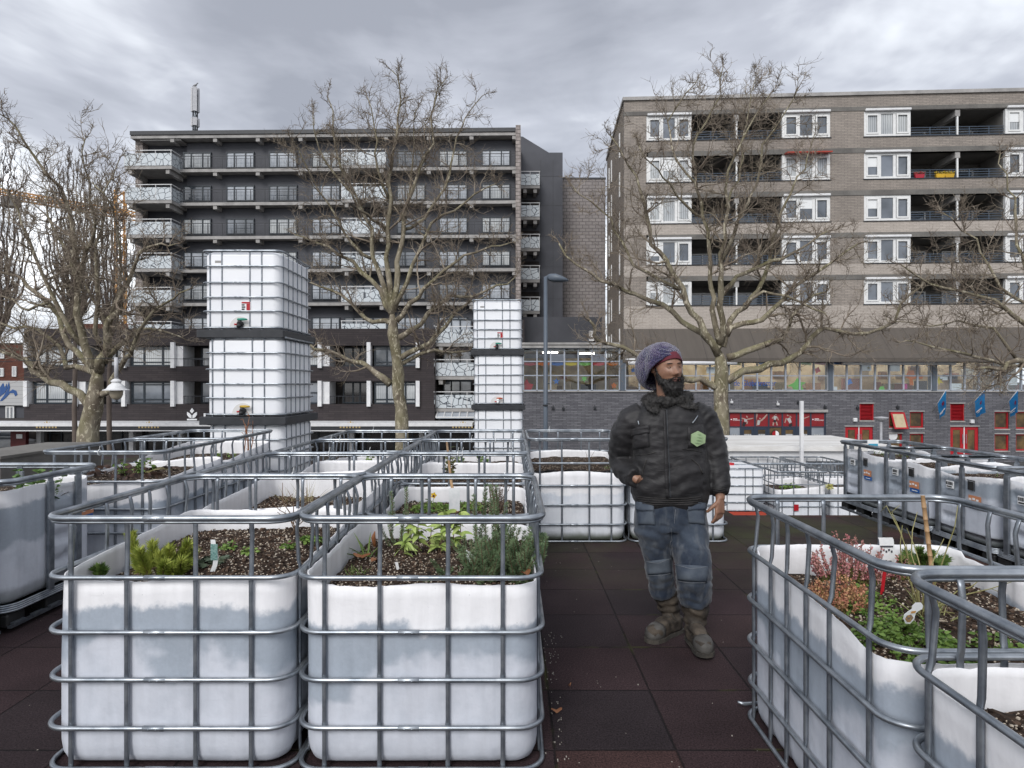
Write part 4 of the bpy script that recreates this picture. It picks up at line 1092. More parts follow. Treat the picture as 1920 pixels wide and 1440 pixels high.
for a, b in ((1178,1381),(1580,1791)):
    mb = MB(); mb.tube([(x(a,-.3),-.3,z(681)),(x(b,-.3),-.3,z(681))], .12, 12); mb.build('rolled_awning', M['white_paint'], sch, True)
# paper shapes and bunting in the windows
def paper(name, c, poly, dy=.0): 
    mb = MB(); mb.prism([(x(a), z(b)) for a, b in poly], YW+.03+dy, YW+.035+dy); return mb.build(name, col_mat(name+'_%02d%02d%02d' % tuple(int(v*99) for v in c), c, .8), sch)
def star(cx_, cy_, r, k=.42, n=5, rot=0): return [(cx_+(r if i % 2 == 0 else r*k)*math.sin(rot+i*math.pi/n), cy_-(r if i % 2 == 0 else r*k)*math.cos(rot+i*math.pi/n)) for i in range(2*n)]
GREEN, BLUE, REDC, ORANGE, YEL, PINK = (.16,.55,.08), (.02,.16,.50), (.5,.02,.03), (.62,.16,.02), (.65,.5,.03), (.55,.05,.25)
paper('green_star', GREEN, [(1478,724),(1491,717),(1497,708),(1502,716),(1513,717),(1505,723),(1509,731),(1490,731),(1487,725)])
paper('blue_star', BLUE, star(1043.5,715,7)); paper('green_star', GREEN, star(1096,710,8,.35,6)); paper('orange_star', ORANGE, star(1152,723,6,.6))
paper('blue_star', BLUE, star(1188,694,5,.6)); paper('blue_star', BLUE, star(1595,716,7,.6,4,.4)); paper('red_star', REDC, star(1535,694,7,.6,4,.3))
paper('yellow_star', YEL, star(1764,714,9,.45,6)); paper('orange_figure', ORANGE, [(1700,707),(1706,695),(1716,694),(1718,704),(1734,706),(1732,711),(1722,708),(1714,712),(1716,722),(1709,722),(1708,711)])
paper('pink_paper', PINK, [(1694,720),(1704,720),(1704,729),(1694,729)])
paper('yellow_star', YEL, star(1631,690,4,.5)); paper('red_cloth', REDC, [(982,731),(983,717),(988,710),(992,718),(1001,721),(996,731)], .3)
paper('green_paper', GREEN, [(1650,731),(1653,725),(1659,724),(1662,731)])
for a, b, c, d, w_ in ((1614,682,1636,695,0),(1667,683,1690,696,0),(1783,719,1806,731,0),(1893,708,1911,722,0),(1557,725,1572,731,0),(1326,688,1348,700,0),(1765,706,1780,713,0)): 
    paper('white_paper', (.75,.77,.78), [(a,b),(c,b),(c,d),(a,d)])
cols = [(.35,.06,.07),(.62,.16,.03),(.05,.15,.42),(.65,.5,.04),(.25,.5,.15),(.5,.03,.04),(.62,.18,.03)]
for i in range(7):
    a = 983+25.8*i; paper('garland', cols[i], [(a,679),(a+22,679),(a+22,684),(a+11,686),(a,684)], .002*i)
    for g in GR[1:3]:
        if i % 3 != 1: a = g+3+26.6*i; paper('garland', cols[(i*3+g) % 7], [(a,679),(a+20,679),(a+20,685),(a,683)], .002*i)
for i in range(8): a = 1815+11*i; paper('pennant', (.7,.7,.68), [(a,691),(a+5,691),(a+2.5,698)], .004)
# lettering on the glass
fc_ = bpy.data.curves.new('window_lettering', 'FONT'); fc_.body = 'de Globetrotter'; fc_.size = .40; fc_.extrude = .006
tx = bpy.data.objects.new('window_lettering_source', fc_); COL.objects.link(tx)
def text_mesh(body, size, loc, mat, parent, name, width=None, ext=.004):
    fc_.body = body; fc_.size = size; fc_.extrude = ext
    bpy.context.view_layer.update()
    me = bpy.data.meshes.new_from_object(tx.evaluated_get(bpy.context.evaluated_depsgraph_get()))
    xs = [v.co.x for v in me.vertices]; k = 1.0 if width is None else width/(max(xs)-min(xs))
    x0_ = min(xs)
    for v in me.vertices: v.co = V(((v.co.x-x0_)*k+loc[0], loc[1]-v.co.z, v.co.y+loc[2]))
    me.materials.clear(); me.materials.append(mat)
    return share(name, me, parent)
text_mesh('de Globetrotter', .52, (x(1377), YW-.03, z(723.5)), col_mat('letter_blue', (.02,.10,.36)), sch, 'window_lettering', x(1456)-x(1377))
# red windows and doors
for a, b, c, d, ty in RED:
    x0_, x1_, z0_, z1_ = x(a), x(b), z(d), z(c)
    mb = MB(); mb.box(x0_-.04, x1_+.04, -.05, .28, z0_-.09, z0_-.002); mb.box(x0_-.04, x1_+.04, -.04, .28, z1_+.002, z1_+.07); mb.build('stone_surround', M['concrete'], sch)
    if ty == 'louvre':
        mb = MB(); mb.box(x0_, x1_, .2, .28, z0_, z1_)
        mb.box(x0_,x0_+.06,.02,.2,z0_,z1_); mb.box(x1_-.06,x1_,.02,.2,z0_,z1_)
        n = 12
        for i in range(n): q = z0_+(z1_-z0_)*(i+.5)/n; mb.obox(((x0_+x1_)/2,.12,q), ((x1_-x0_)/2-.065,0,0), (0,.05,-.03), (0,.008,.012))
        mb.build('red_louvre', M['red_paint'], sch)
    elif ty == 'tilt':
        win(sch, x0_, x1_, z0_, z1_, .1, M['red_paint'], M['glass_warm'], .07)
        mb = MB(); cz = (z0_+z1_)/2; c_ = V(((x0_+x1_)/2+.08, -.25, cz-.05)); up = V((.06,-.30,-.95)).normalized(); ax = V((1,.0,.0)); nr = ax.cross(up)
        hw, hh = (x1_-x0_)/2-.03, (z1_-z0_)/2-.02
        for s_ in (-1,1):
            mb.obox(c_+ax*hw*s_, ax*.05, up*(hh+.05), nr*.03); mb.obox(c_+up*hh*s_, ax*(hw-.051), up*.05, nr*.029)
        ts = mb.build('tilted_window', M['red_paint'], sch)
        mb = MB(); mb.obox(c_, ax*(hw-.05), up*(hh-.05), nr*.01); mb.build('pane', M['interior'], ts)
    else: win(sch, x0_, x1_, z0_, z1_, .1, M['red_paint'], M['glass_warm'], .085)
for a, b, c, d in DOOR:
    x0_, x1_, z0_, z1_ = x(a), x(b), z(d), z(c); xm = (x0_+x1_)/2
    mb = MB(); mb.box(x0_-.05, x1_+.05, -.04, .28, z1_+.002, z1_+.08); mb.build('stone_surround', M['concrete'], sch)
    for q0, q1 in ((x0_, xm-.03), (xm+.03, x1_)):
        fw = .2; mb = MB(); mb.box(q0,q1,.06,.14,z1_-fw,z1_); mb.box(q0,q1,.06,.14,z0_,z0_+fw); mb.box(q0,q0+fw,.06,.14,z0_+fw,z1_-fw); mb.box(q1-fw,q1,.06,.14,z0_+fw,z1_-fw)
        dd = mb.build('door', M['red_paint'], sch)
        mb = MB(); mb.box(q0+fw,q1-fw,.095,.105,z0_+fw,z1_-fw); mb.build('pane', M['glass_warm'], dd)
        mb = MB(); hx = q1-.08 if q0 == x0_ else q0+.08; mb.tube([(hx,.0,z0_+.7),(hx,.0,z0_+1.3)], .02, 8); mb.build('handle', M['galv'], dd)
    mb = MB(); mb.box(xm-.029, xm+.029, .03, .12, z0_, z1_); mb.build('door_post', M['white_paint'], sch)
# gym shopfront
B = [1367.5,1389.5,1416,1442,1467.5,1494.2,1520.8,1547.5]
mb = MB(); mb.box(x(1366), x(1551), -.12, .28, z(773)+.002, z(768)); mb.build('stone_lintel', M['concrete'], sch)
mb = MB()
for p in B: mb.box(x(p)-.05, x(p)+.05, .04, .14, STREET, z(773))
for i in range(7):
    for q in (773.8, 800.5, 829): mb.box(x(B[i])+.051, x(B[i+1])-.051, .05, .13, z(q)-.03, z(q)+.03)
mb.build('shopfront_frame', simple('navy_frame', (.03,.042,.065), None, rough=.4), sch)
gp = M['glass_mid']
sportred = simple('poster_red', (.27,.016,.02), (.20,.012,.016), 1.4, .5)
skin = col_mat('poster_skin', (.42,.30,.25)); pgrey = col_mat('poster_grey', (.45,.45,.44)); pblack = col_mat('poster_black', (.02,.018,.02))
def strip_fig(limbs, mat, parent, name):
    mb = MB()
    for pts, w_ in limbs:
        P_ = [V((x(a), .047, z(b))) for a, b in pts]
        mb.tube(P_, [w_/29.2*(1 if i < len(P_)-1 else .7) for i in range(len(P_))], 8, flat=.02, up=(0,0,1))
    return mb.build(name, mat, parent)
FIG = {1: ([([(1402,781),(1400,782)],2.2),([(1398,786),(1390.5,784)],1.2),([(1402,786),(1407,785.5),(1413,784)],1.1),([(1402,790),(1401,795)],1.3)], [([(1399,786),(1398,791)],3.2)], [([(1397,792),(1394,799)],3.4)]),
       2: ([([(1426,784),(1425,786)],1.6),([(1427,789),(1433,784),(1439,777)],1.5),([(1420,776),(1419,786),(1420,798)],1.4)], [([(1424,788),(1422,797)],3.)], []),
       3: ([([(1455.5,777),(1455,778)],1.9),([(1452,781),(1448,785)],1.1),([(1458,782),(1460,788)],1.1),([(1456,791),(1458,798)],1.5),([(1451,792),(1450,798)],1.5)], [([(1455,780),(1453,787)],3.)], [([(1454,788),(1453,792)],3.)]),
       4: ([([(1478,778),(1477,780)],1.9),([(1475,784),(1472,793)],1.3),([(1481,780),(1485,783)],1.)], [([(1479,784),(1483,793)],3.4)], [([(1482,795),(1484,799)],4.)]),
       5: ([([(1502,779),(1501,781)],1.8),([(1505,784),(1510,784),(1518,781)],.9),([(1502,790),(1501,797)],1.8)], [([(1502,784),(1502,790)],2.4)], [])}
for i in range(7):
    mb = MB(); mb.box(x(B[i])+.05, x(B[i+1])-.05, .06, .08, z(799.5), z(775)); po = mb.build('poster', sportred, sch)
    if i in FIG:
        for part, mat_, nm in zip(FIG[i], (skin, pgrey, pblack), ('athlete_skin','athlete_top','athlete_shorts')):
            if part: strip_fig(part, mat_, po, nm)
    elif i in (0, 6):
        mb = MB(); c0 = B[i]+7.5; mb.box(x(c0), x(c0+8), .052, .059, z(786.2), z(785)); mb.prism([(x(c0-4.3),z(787.5)),(x(c0-2.2),z(787.5)),(x(c0-2.2),z(785.6)),(x(c0-4.3),z(785.6))], .052,.059); mb.build('poster_mark', M['white_emblem'], po)
        text_mesh('FEYENOORD', .1, (x(c0), .055, z(789)), M['white_emblem'], po, 'poster_lettering', x(c0+17)-x(c0))
    mb = MB(); mb.box(x(B[i])+.05, x(B[i+1])-.05, .09, .1, STREET, z(801.5)); mb.build('pane', M['glass_warm'] if i in (1,2,3,4,5) else M['glass_mid'], sch)
    if i in (1,2,4,5):
        mb = MB(); q0, q1 = x(B[i])+.051, x(B[i+1])-.051; mb.box(q0, q0+.16, .06, .12, STREET, z(801.6)); mb.box(q1-.16, q1, .06, .12, STREET, z(801.6)); mb.box(q0+.16, q1-.16, .06, .12, z(806), z(801.6)); mb.build('door', bpy.data.materials['navy_frame'], sch)
    mb = MB(); mb.box(x(B[i])+.22, x(B[i+1])-.22, .083, .088, z(826), z(814)); mb.build('window_film', M['glass_curtain'], sch)
cx_, cz_, r_ = x(1454.3), z(814), .25
def half(a0, a1, r): return [(cx_+r*math.sin(R(a)), cz_+r*math.cos(R(a))) for a in range(a0, a1+1, 12)]
mb = MB(); mb.lathe((0,0,0), [(r_,0),(r_,.02)], 28); mb.v = [(cx_+a, .02+c, cz_+b) for a, b, c in mb.v]; em_ = mb.build('round_emblem', M['black_plastic'], sch)
mb = MB(); mb.prism(half(0,180,r_*.86), .0, .019); mb.build('emblem_half', M['white_emblem'], em_)
mb = MB(); mb.prism(half(180,360,r_*.86), .0, .019); mb.build('emblem_half', M['red_paint'], em_)
# wall lamps and speakers
for px, py in ((1371,754),(1457.5,758),(1496,755),(1602,787),(1821,790),(1546,764),(1607,765),(1682,764),(1037,765),(1056,766),(1115,765)):
    mb = MB(); big = py > 780; s_ = .12 if big else .08
    mb.box(x(px)-s_, x(px)+s_, -.16, -.002, z(py)-s_, z(py)+s_, .02)
    if not big: mb.tube([(x(px),-.08,z(py)+s_),(x(px),-.03,z(py)+s_+.12)], .02, 6)
    mb.build('wall_lamp', M['white_paint'] if big or px in (1371,1457.5) else M['black_steel'], sch)
# round sign in the lower window
mb = MB(); mb.lathe((0,0,0), [(.30,0),(.30,.02)], 24); mb.v = [(x(1675)+a, .05+c, z(817)+b) for a, b, c in mb.v]; mb.build('round_window_sign', M['white_paint'], sch)
# flags
FLAGS = [(1747,773,1774,731,'blue flag with a dark red star, leftmost of three, half behind a bare twig'),(1815,766,1846,731,'blue flag with a dark red star, middle of the three on the school wall'),(1880,766,1909,731,'blue flag with a dark red star, rightmost of the three near the edge')]
blue = simple('flag_blue', (.015,.20,.50), (.02,.25,.56), 3, .7); fred = col_mat('flag_red', (.25,.01,.04)); fwh = M['white_emblem']
for a, b, c, d, lb in FLAGS:
    p0 = fc.O + V((x(a), 0, z(b))); tip = fc.O + V((x(c,-1.3), -1.3, z(d,-1.3)))
    r_ = root('flag', p0, lb, 'flag', 'flags on the school wall')
    mb = MB(); mb.tube([p0, tip], .022, 8); mb.build('pole', M['rail_white'], r_, True, world=True)
    mb = MB(); nu, nv = 12, 8; dv = (tip-p0); e0 = p0+dv*.42
    rr = random.Random(a)
    ph = rr.random()*6
    def fp_(u, v):
        top = e0.lerp(tip, u); drop = V((0.02*math.sin(v*7+ph), .05*math.sin(u*9+v*2+ph), -1.0))*(v*(1.05 + .35*u)); 
        return top + drop + V((.10*v*(1-u),0,0))
    for i in range(nu+1):
        for j in range(nv+1): mb.v.append(tuple(fp_(i/nu, j/nv)))
    for i in range(nu):
        for j in range(nv): q = i*(nv+1)+j; mb.f.append((q,q+1,q+nv+2,q+nv+1)); mb.m.append(0)
    mb.build('cloth', blue, r_, True, world=True)
    def spot(mb, poly):
        vs = [fp_(u, v)+V((-.07,-.06,0)) for u, v in poly]; mb.add(vs, [tuple(range(len(vs)))])
    mb = MB(); spot(mb, [(.66+.17*(1 if i % 2 == 0 else .45)*math.sin(i*math.pi/5), .44-.14*(1 if i % 2 == 0 else .45)*math.cos(i*math.pi/5)) for i in range(10)]); mb.build('star', fred, r_, world=True)
    mb = MB(); spot(mb, [(.12,.70),(.8,.70),(.8,.77),(.12,.77)]); spot(mb, [(.2,.80),(.6,.80),(.6,.83),(.2,.83)]); mb.build('stripe', fwh, r_, world=True)
bpy.data.objects.remove(tx)
# ================================================================== street furniture, cabin, crane
r_ = root('antenna_mast', P(366,250,55), 'grey phone antenna mast on the roof of the dark apartment block', 'antenna')
b_ = P(366,250,55); k = 55/F
mb = MB(); mb.tube([b_+V((0,0,-1)), b_+V((0,0,4.1))], .09, 8); mb.build('mast', M['galv'], r_, True, world=True)
def az_(y0, y1): return b_.z+(250-y0)*k, b_.z+(250-y1)*k
for (ya, yb_, nm) in ((210,165,'antenna_panel'),(237,222,'antenna_panel')):
    z0, z1 = az_(ya, yb_)
    for a in range(3):
        an = R(20+120*a); mb = MB(); c = V((b_.x+.24*math.sin(an), b_.y-.24*math.cos(an), (z0+z1)/2))
        mb.obox(c, V((math.cos(an),math.sin(an),0))*.17, V((-math.sin(an),math.cos(an),0))*.08, V((0,0,(z1-z0)/2))); mb.build(nm, M['pole_grey'], r_, world=True)
mb = MB()
for ya, yb_ in ((250,237),(222,210)):
    z0, z1 = az_(ya, yb_)
    for a in range(6):
        an = R(60*a); mb.tube([(b_.x+.2*math.sin(an), b_.y+.2*math.cos(an), z0),(b_.x+.2*math.sin(an+.5), b_.y+.2*math.cos(an+.5), z1)], .035, 5)
mb.build('cable_bundle', M['black_steel'], r_, world=True)
# gull on top
pb = P(366,165,55); rb_ = root('bird', pb, 'small grey gull sitting on top of the antenna mast', 'bird')
mb = MB(); mb.loft([(pb+V((-.26,0,.13)),(0,.0,.02),(0,.02,0),2),(pb+V((-.12,0,.20)),(0,0,.075),(0,.08,0),2),(pb+V((.05,0,.24)),(0,0,.10),(0,.10,0),2),(pb+V((.14,0,.30)),(0,0,.075),(0,.07,0),2),(pb+V((.17,0,.40)),(0,0,.06),(0,.055,0),2),(pb+V((.22,0,.44)),(0,0,.05),(0,.045,0),2),(pb+V((.27,0,.43)),(0,0,.02),(0,.02,0),2),(pb+V((.34,0,.41)),(0,0,.006),(0,.006,0),2)], 12)
for s_ in (-.03,.03): mb.tube([pb+V((.03,s_,.16)), pb+V((.04,s_,0))], .01, 5)
mb.build('body', simple('gull_feathers', (.5,.5,.5), (.2,.2,.21), 6, .8), rb_, True, world=True)

r_ = root('tower_crane', V((X(226,115),115,STREET)), 'orange tower crane seen through the bare branches on the left', 'crane')
def lattice(a, b, w_, n, mat, nm, rad=.09):
    a, b = V(a), V(b); d = (b-a).normalized(); s1 = d.orthogonal().normalized()*w_; s2 = d.cross(s1).normalized()*w_
    mb = MB(); cs = [s1+s2, s1-s2, -s1-s2, -s1+s2]
    for c in cs: mb.tube([a+c, b+c], rad, 5)
    for i in range(n):
        p, q = a.lerp(b, i/n), a.lerp(b, (i+1)/n)
        for c in range(4): mb.tube([p+cs[c], q+cs[(c+1) % 4]], rad*.7, 4)
    return mb.build(nm, mat, r_, world=True)
m0 = P(226,356,115); lattice((m0.x,115,STREET), (m0.x,115,m0.z), .75, 26, M['orange'], 'mast', .16)
lattice(P(236,403,115), P(-60,352,106), .55, 34, M['orange'], 'jib', .13); lattice(P(226,400,115), P(262,408,116), .55, 4, M['orange'], 'counter_jib', .13)
mb = MB(); c = P(18,378,108); mb.box(c.x-1.2,c.x+1.2,107.5,109,c.z-.9,c.z+.9,.1); mb.build('cab', M['concrete_dark'], r_, world=True)

# street lamp
pl_ = V((X(1023,20),20,STREET)); r_ = root('street_lamp', pl_, 'tall blue grey street lamp with a flat head leaning right', 'street lamp')
top = Z(519,20)
mb = MB(); mb.tube([(pl_.x,20,STREET),(pl_.x,20,STREET+1.2),(pl_.x,20,STREET+1.25),(pl_.x,20,0),(pl_.x,20,top)], [.11,.11,.085,.075,.06], 14); mb.build('pole', M['lamp_grey'], r_, True, world=True)
c = P(1043,522,20); mb = MB(); ax = V((.36,-.05,-.07)).normalized()
secs = []
for f, w_, h in ((-.30,.06,.06),(-.22,.13,.11),(-.05,.20,.135),(.15,.20,.10),(.32,.13,.05),(.40,.03,.02)):
    secs.append((c+ax*f, V((0,w_,0)), V((.15,0,1)).normalized()*h, 3))
mb.loft(secs, 16); hd = mb.build('lamp_head', M['lamp_grey'], r_, True, world=True)
mb = MB(); mb.tube([(pl_.x,20,top-.02), c+ax*-.28], .045, 10); mb.build('arm', M['lamp_grey'], r_, True, world=True)
mb = MB(); q = Z(760,20); mb.tube([(pl_.x-.075,20-.02,q),(pl_.x-.02,20-.09,q),(pl_.x+.06,20-.07,q)], .03, 6); mb.tube([(pl_.x,19.95,q+.06),(pl_.x+.15,19.9,q+.05)], .012, 5); mb.build('bracket', M['black_steel'], r_, world=True)

# pendant lamp on its span wire
D = 17; r_ = root('pendant_lamp', P(218,668,D), 'white pendant street lamp with a frosted bowl hanging from a span wire', 'lamp'); k = D/F
def q_(y): return Z(y, D)
xx = X(218, D)
mb = MB(); mb.tube([(xx,D,q_(670)),(xx,D,q_(711))], .05, 10); mb.build('rod', M['pole_grey'], r_, True, world=True)
mb = MB(); mb.lathe((xx,D,0), [(0,q_(709)),(.08,q_(711)),(.13,q_(714)),(.13,q_(716)),(.10,q_(717)),(.12,q_(719)),(.19,q_(723)),(.22,q_(727)),(.24,q_(729)),(.33,q_(731)),(.33,q_(732)),(.0,q_(732.2))], 28); mb.build('shade', M['white_paint'], r_, False, world=True)
mb = MB(); mb.lathe((xx,D,0), [(.165,q_(732)),(.165,q_(735)),(.155,q_(741)),(.12,q_(746)),(.06,q_(749)),(0,q_(749.6))], 24); mb.build('bowl', simple('frosted_bowl', (.42,.36,.27), (.38,.33,.25), 3, .3), r_, True, world=True)
mb = MB(); mb.tube([P(-120,682,D), P(60,676,D), P(218,671,D), P(340,673,D), P(505,678,D)], .008, 5); mb.build('span_wire', M['black_steel'], r_, world=True)
mb = MB(); mb.tube([(X(505,D),D,STREET),(X(505,D),D,q_(672))], .06, 8); o_ = mb.build('wire_post', M['lamp_grey']); tag(o_, 'slim grey post behind the big tank tower that holds the span wire', 'post')

# white pole by the cabin
mb = MB(); d = 13.9; a = X(1503,d); mb.box(a-.035,a+.035,d-.035,d+.035,LOW,Z(752,d),.006); o_ = mb.build('white_pole', M['white_paint']); tag(o_, 'square white pole standing in front of the white cabin', 'pole')
# small street pole with round lamp in front of school
D = 26; r_ = root('square_lamp', V((X(1652,D),D,STREET)), 'small grey street lamp with a flat round cap in front of the red windows', 'street lamp')
mb = MB(); mb.tube([(X(1652,D),D,STREET),(X(1652,D),D,Z(790,D))], .05, 8); mb.build('pole', M['pole_grey'], r_, True, world=True)
mb = MB(); mb.lathe((X(1652,D),D,0), [(.0,Z(791,D)),(.08,Z(790,D)),(.28,Z(783.5,D)),(.27,Z(782.4,D)),(.0,Z(780.8,D))], 24); mb.build('lamp_cap', M['pole_grey'], r_, True, world=True)

# white cabin on the lower terrace
r_ = root('white_cabin', V((8,16,LOW)), 'low white cabin with a weathered white roof sheet behind the lower terrace', 'cabin')
D0, D1 = 14.5, 17.5; xa, xb = X(1367,14.5), 8.95; zt = Z(843.5,14.5); zr = Z(836,14.5)
roofm = simple('weathered_white_roof', (.74,.73,.71), (.58,.56,.53), 2.5, .6, stretch=(.35,2.5,1), lo=.42, hi=.62)
mb = MB(); mb.box(xa-.06,xb,D0-.1,D1,zt-.02,zr-.0); mb.build('roof', roofm, r_, world=True)
mb = MB(); hx0 = X(1516,14.5); hz = Z(866,14.5); mb.box(xa,hx0,D0,D1-.1,LOW,zt-.021); mb.box(hx0,xb-.05,D0,D0+.2,hz,zt-.021); mb.box(hx0,xb-.05,D1-.4,D1-.1,LOW,zt-.021); mb.build('wall', M['white_paint'], r_, world=True)
mb = MB(); mb.box(hx0-.06,xb-.1,D0-.03,D0-.002,hz-.07,hz+.015); mb.box(hx0-.06,hx0,D0-.03,D0-.002,LOW,hz-.071); mb.build('opening_frame', M['black_steel'], r_, world=True)

# dark low screen at the left
mb = MB(); mb.box(-6.1,-5.42,6.6,8.2,0,.80); mb.box(-6.13,-5.40,6.58,8.22,.801,.83); o_ = mb.build('planter_screen', M['concrete_dark']); tag(o_, 'low dark brown cladding box at the left edge of the roof deck', 'screen')
# cafe tables below
for i, (px, D, lb) in enumerate(((150,38,'wooden picnic table outside the shops, left of the plane tree trunk'),(238,38,'wooden picnic table outside the shops, right of the leftmost plane tree'),(700,37,'wooden picnic table outside the shops beside the middle plane tree'))):
    c = V((X(px,D),D,STREET)); r_ = root('picnic_table', c, lb, 'table', 'picnic tables outside the shops')
    mb = MB(); mb.box(-.9,.9,-.35,.35,.70,.75); mb.build('tabletop', M['wood'], r_)
    for s_ in (-1,1):
        mb = MB(); mb.box(-.9,.9,s_*.62-.13,s_*.62+.13,.42,.46); mb.build('bench', M['wood'], r_)
        mb = MB(); mb.obox((s_*.6,0,.35),(.03,0,0),(0,.03,0),(0,.0,.35)); mb.box(s_*.6-.03,s_*.6+.03,-.7,.7,.38,.419); mb.build('leg', M['wood'], r_)
# parked cars at the far left
def car(px, D, c, lb, rz):
    r_ = root('parked_car', V((X(px,D),D,STREET)), lb, 'car', 'cars parked at the far left', rz); paint = col_mat('car_paint_%02d%02d' % (px % 100, int(c[0]*90)), c, .25)
    mb = MB(); secs = []
    for xx, h, zb_, w_ in ((-2.1,.30,.45,.70),(-2.0,.50,.30,.80),(-1.2,.62,.25,.85),(0,.64,.25,.87),(1.2,.60,.25,.85),(1.9,.5,.28,.8),(2.1,.32,.40,.70)): secs.append((V((xx,0,zb_+h/2+.05)), V((0,w_,0)), V((0,0,h/2+.04)), 5))
    mb.loft(secs, 20); mb.build('body', paint, r_, True)
    mb = MB(); mb.loft([(V((0,0,.85)),V((1.6,0,0)),V((0,.80,0)),6),(V((-.1,0,1.2)),V((1.15,0,0)),V((0,.72,0)),6),(V((-.15,0,1.42)),V((.85,0,0)),V((0,.62,0)),6)], 24); mb.build('windows', M['glass_dark'], r_, True)
    mb = MB(); mb.loft([(V((-.15,0,1.40)),V((.9,0,0)),V((0,.66,0)),6),(V((-.15,0,1.46)),V((.8,0,0)),V((0,.6,0)),6)], 24); mb.build('roof', paint, r_, True)
    for sx in (-1.3,1.3):
        for sy in (-.78,.78):
            mb = MB(); mb.lathe((0,0,0), [(.2,-.1),(.31,-.09),(.31,.09),(.2,.1)], 20); mb.v = [(a+sx,cc+sy,b+.31) for a,b,cc in mb.v]; wh = mb.build('wheel', M['black_plastic'], r_, True)
    for sy in (-.6,.6):
        mb = MB(); mb.box(2.03,2.10,sy-.14,sy+.14,.55,.66,.02); mb.build('headlight', M['white_plastic'], r_)
        mb = MB(); mb.box(-2.10,-2.04,sy-.14,sy+.14,.58,.72,.02); mb.build('tail_light', M['red_paint'], r_)
car(18, 47, (.55,.56,.58), 'silver car parked beside the dark red panel', .2); car(2, 53, (.45,.46,.48), 'grey car parked furthest back at the left edge', -.1); car(36, 50.5, (.06,.06,.07), 'dark car parked behind the silver one', 1.4)

# ================================================================== trees
def jit(rng, a): return V((rng.uniform(-a,a), rng.uniform(-a,a), rng.uniform(-a,a)))
class Tree:
    def __init__(s, seed, D, sides=(5,4,3), dens=1.2, thick=.0068, up=.07):
        s.r = random.Random(seed); s.D = D; s.mb = MB(); s.tr = MB(); s.k = D/F; s.dens = dens; s.thick = thick; s.sides = sides; s.up = up
    def branch(s, p, d, r0, length, lev):
        rng = s.r; n = (10,6,3)[lev]; step = length/n; pts = [p]; rad = [r0]; dd = d.normalized(); dirs = []
        for i in range(n):
            dd = (dd + jit(rng, (.34,.36,.34)[lev]) + V((0,0,s.up))).normalized(); dirs.append(dd)
            pts.append(pts[-1] + dd*step*rng.uniform(.75,1.25)); rad.append(max(r0*(1-(i+1)/n*.85), s.thick*.55))
        s.mb.tube(pts, rad, s.sides[lev], cap=False)
        if lev < 2:
            cnt = (8,3.2)[lev]*s.dens
            m = int(cnt) + (rng.random() < cnt % 1)
            for _ in range(m):
                i = rng.randrange(1 if lev else 1, n+1); f = rng.random(); q = pts[i-1].lerp(pts[i], f)
                ax = dirs[i-1]; side = jit(rng, 1); side = (side - ax*side.dot(ax)).normalized()
                nd = (ax*rng.uniform(.35,1.0) + side*rng.uniform(.6,1.0)).normalized()
                s.branch(q, nd, max(rad[i]*.6, s.thick*(1.6,1.0)[lev]), length*rng.uniform(.28,.55) if lev == 0 else length*rng.uniform(.4,.75), lev+1)
    def limb(s, px, w0, w1, dd=None, trunk=False, child=(.30,1.0), every=.40, blen=(1.4,3.3)):
        """traced limb: pixel path, end widths in pixels, depth drift in metres"""
        rng = s.r
        if dd is None: dd = rng.uniform(-2.6,2.6)
        n = len(px); pts = []; L = 0
        for i, (a, b) in enumerate(px):
            f = i/(n-1); pts.append(P(a, b, s.D + dd*f))
        # resample with gnarly wander
        out = [pts[0]]
        for i in range(n-1):
            seg = (pts[i+1]-pts[i]).length; m = max(2, int(seg/.45))
            for j in range(1, m+1):
                p0 = pts[max(i-1,0)]; p1, p2 = pts[i], pts[i+1]; p3 = pts[min(i+2,n-1)]; t_ = j/m
                q = .5*((2*p1)+(p2-p0)*t_+(2*p0-5*p1+4*p2-p3)*t_*t_+(3*p1-p0-3*p2+p3)*t_**3)
                out.append(q + (jit(rng, .085) if not trunk else jit(rng, .015)))
        N_ = len(out); r0, r1 = w0*s.k/2, w1*s.k/2
        rad = [(r0+(r1-r0)*(i/(N_-1))**.8)*(1+.16*noise.noise(out[i]*1.3)+rng.uniform(-.05,.05)) for i in range(N_)]
        if trunk: rad[-1] *= .45; rad[-2] *= .8
        s.tr.tube(out, rad, 14 if trunk else 8, cap=True)
        if trunk: return
        tot = sum((out[i+1]-out[i]).length for i in range(N_-1)); acc = 0; nxt = tot*child[0]
        for i in range(N_-1):
            acc += (out[i+1]-out[i]).length
            while acc > nxt:
                ax = (out[i+1]-out[i]).normalized(); side = jit(rng, 1) + V((0,0,.25)); side = (side-ax*side.dot(ax)).normalized()
                f = acc/tot
                nd = (ax*rng.uniform(.3,.9)+side).normalized()
                s.branch(out[i].lerp(out[i+1], rng.random()), nd, max(min(rad[i]*.5, .05), s.thick*2.2), rng.uniform(*blen)*(1.05-.72*f), 0)
                nxt += every/s.dens*rng.uniform(.5,1.5)
        s.branch(out[-1], (out[-1]-out[-2]).normalized(), r1, .5, 0)
    def done(s, label, trunk_base, twig='twig', bark='bark', name='plane_tree'):
        r_ = root(name, trunk_base, label, 'tree', 'bare trees')
        s.tr.build('trunk', M[bark], r_, True, world=True); s.mb.build('crown', M[twig], r_, True, world=True)
        print(label[:30], len(s.mb.v))
def zm(sc_, ox, oy, pts): return [(ox+a/sc_, oy+b/sc_) for a, b in pts]
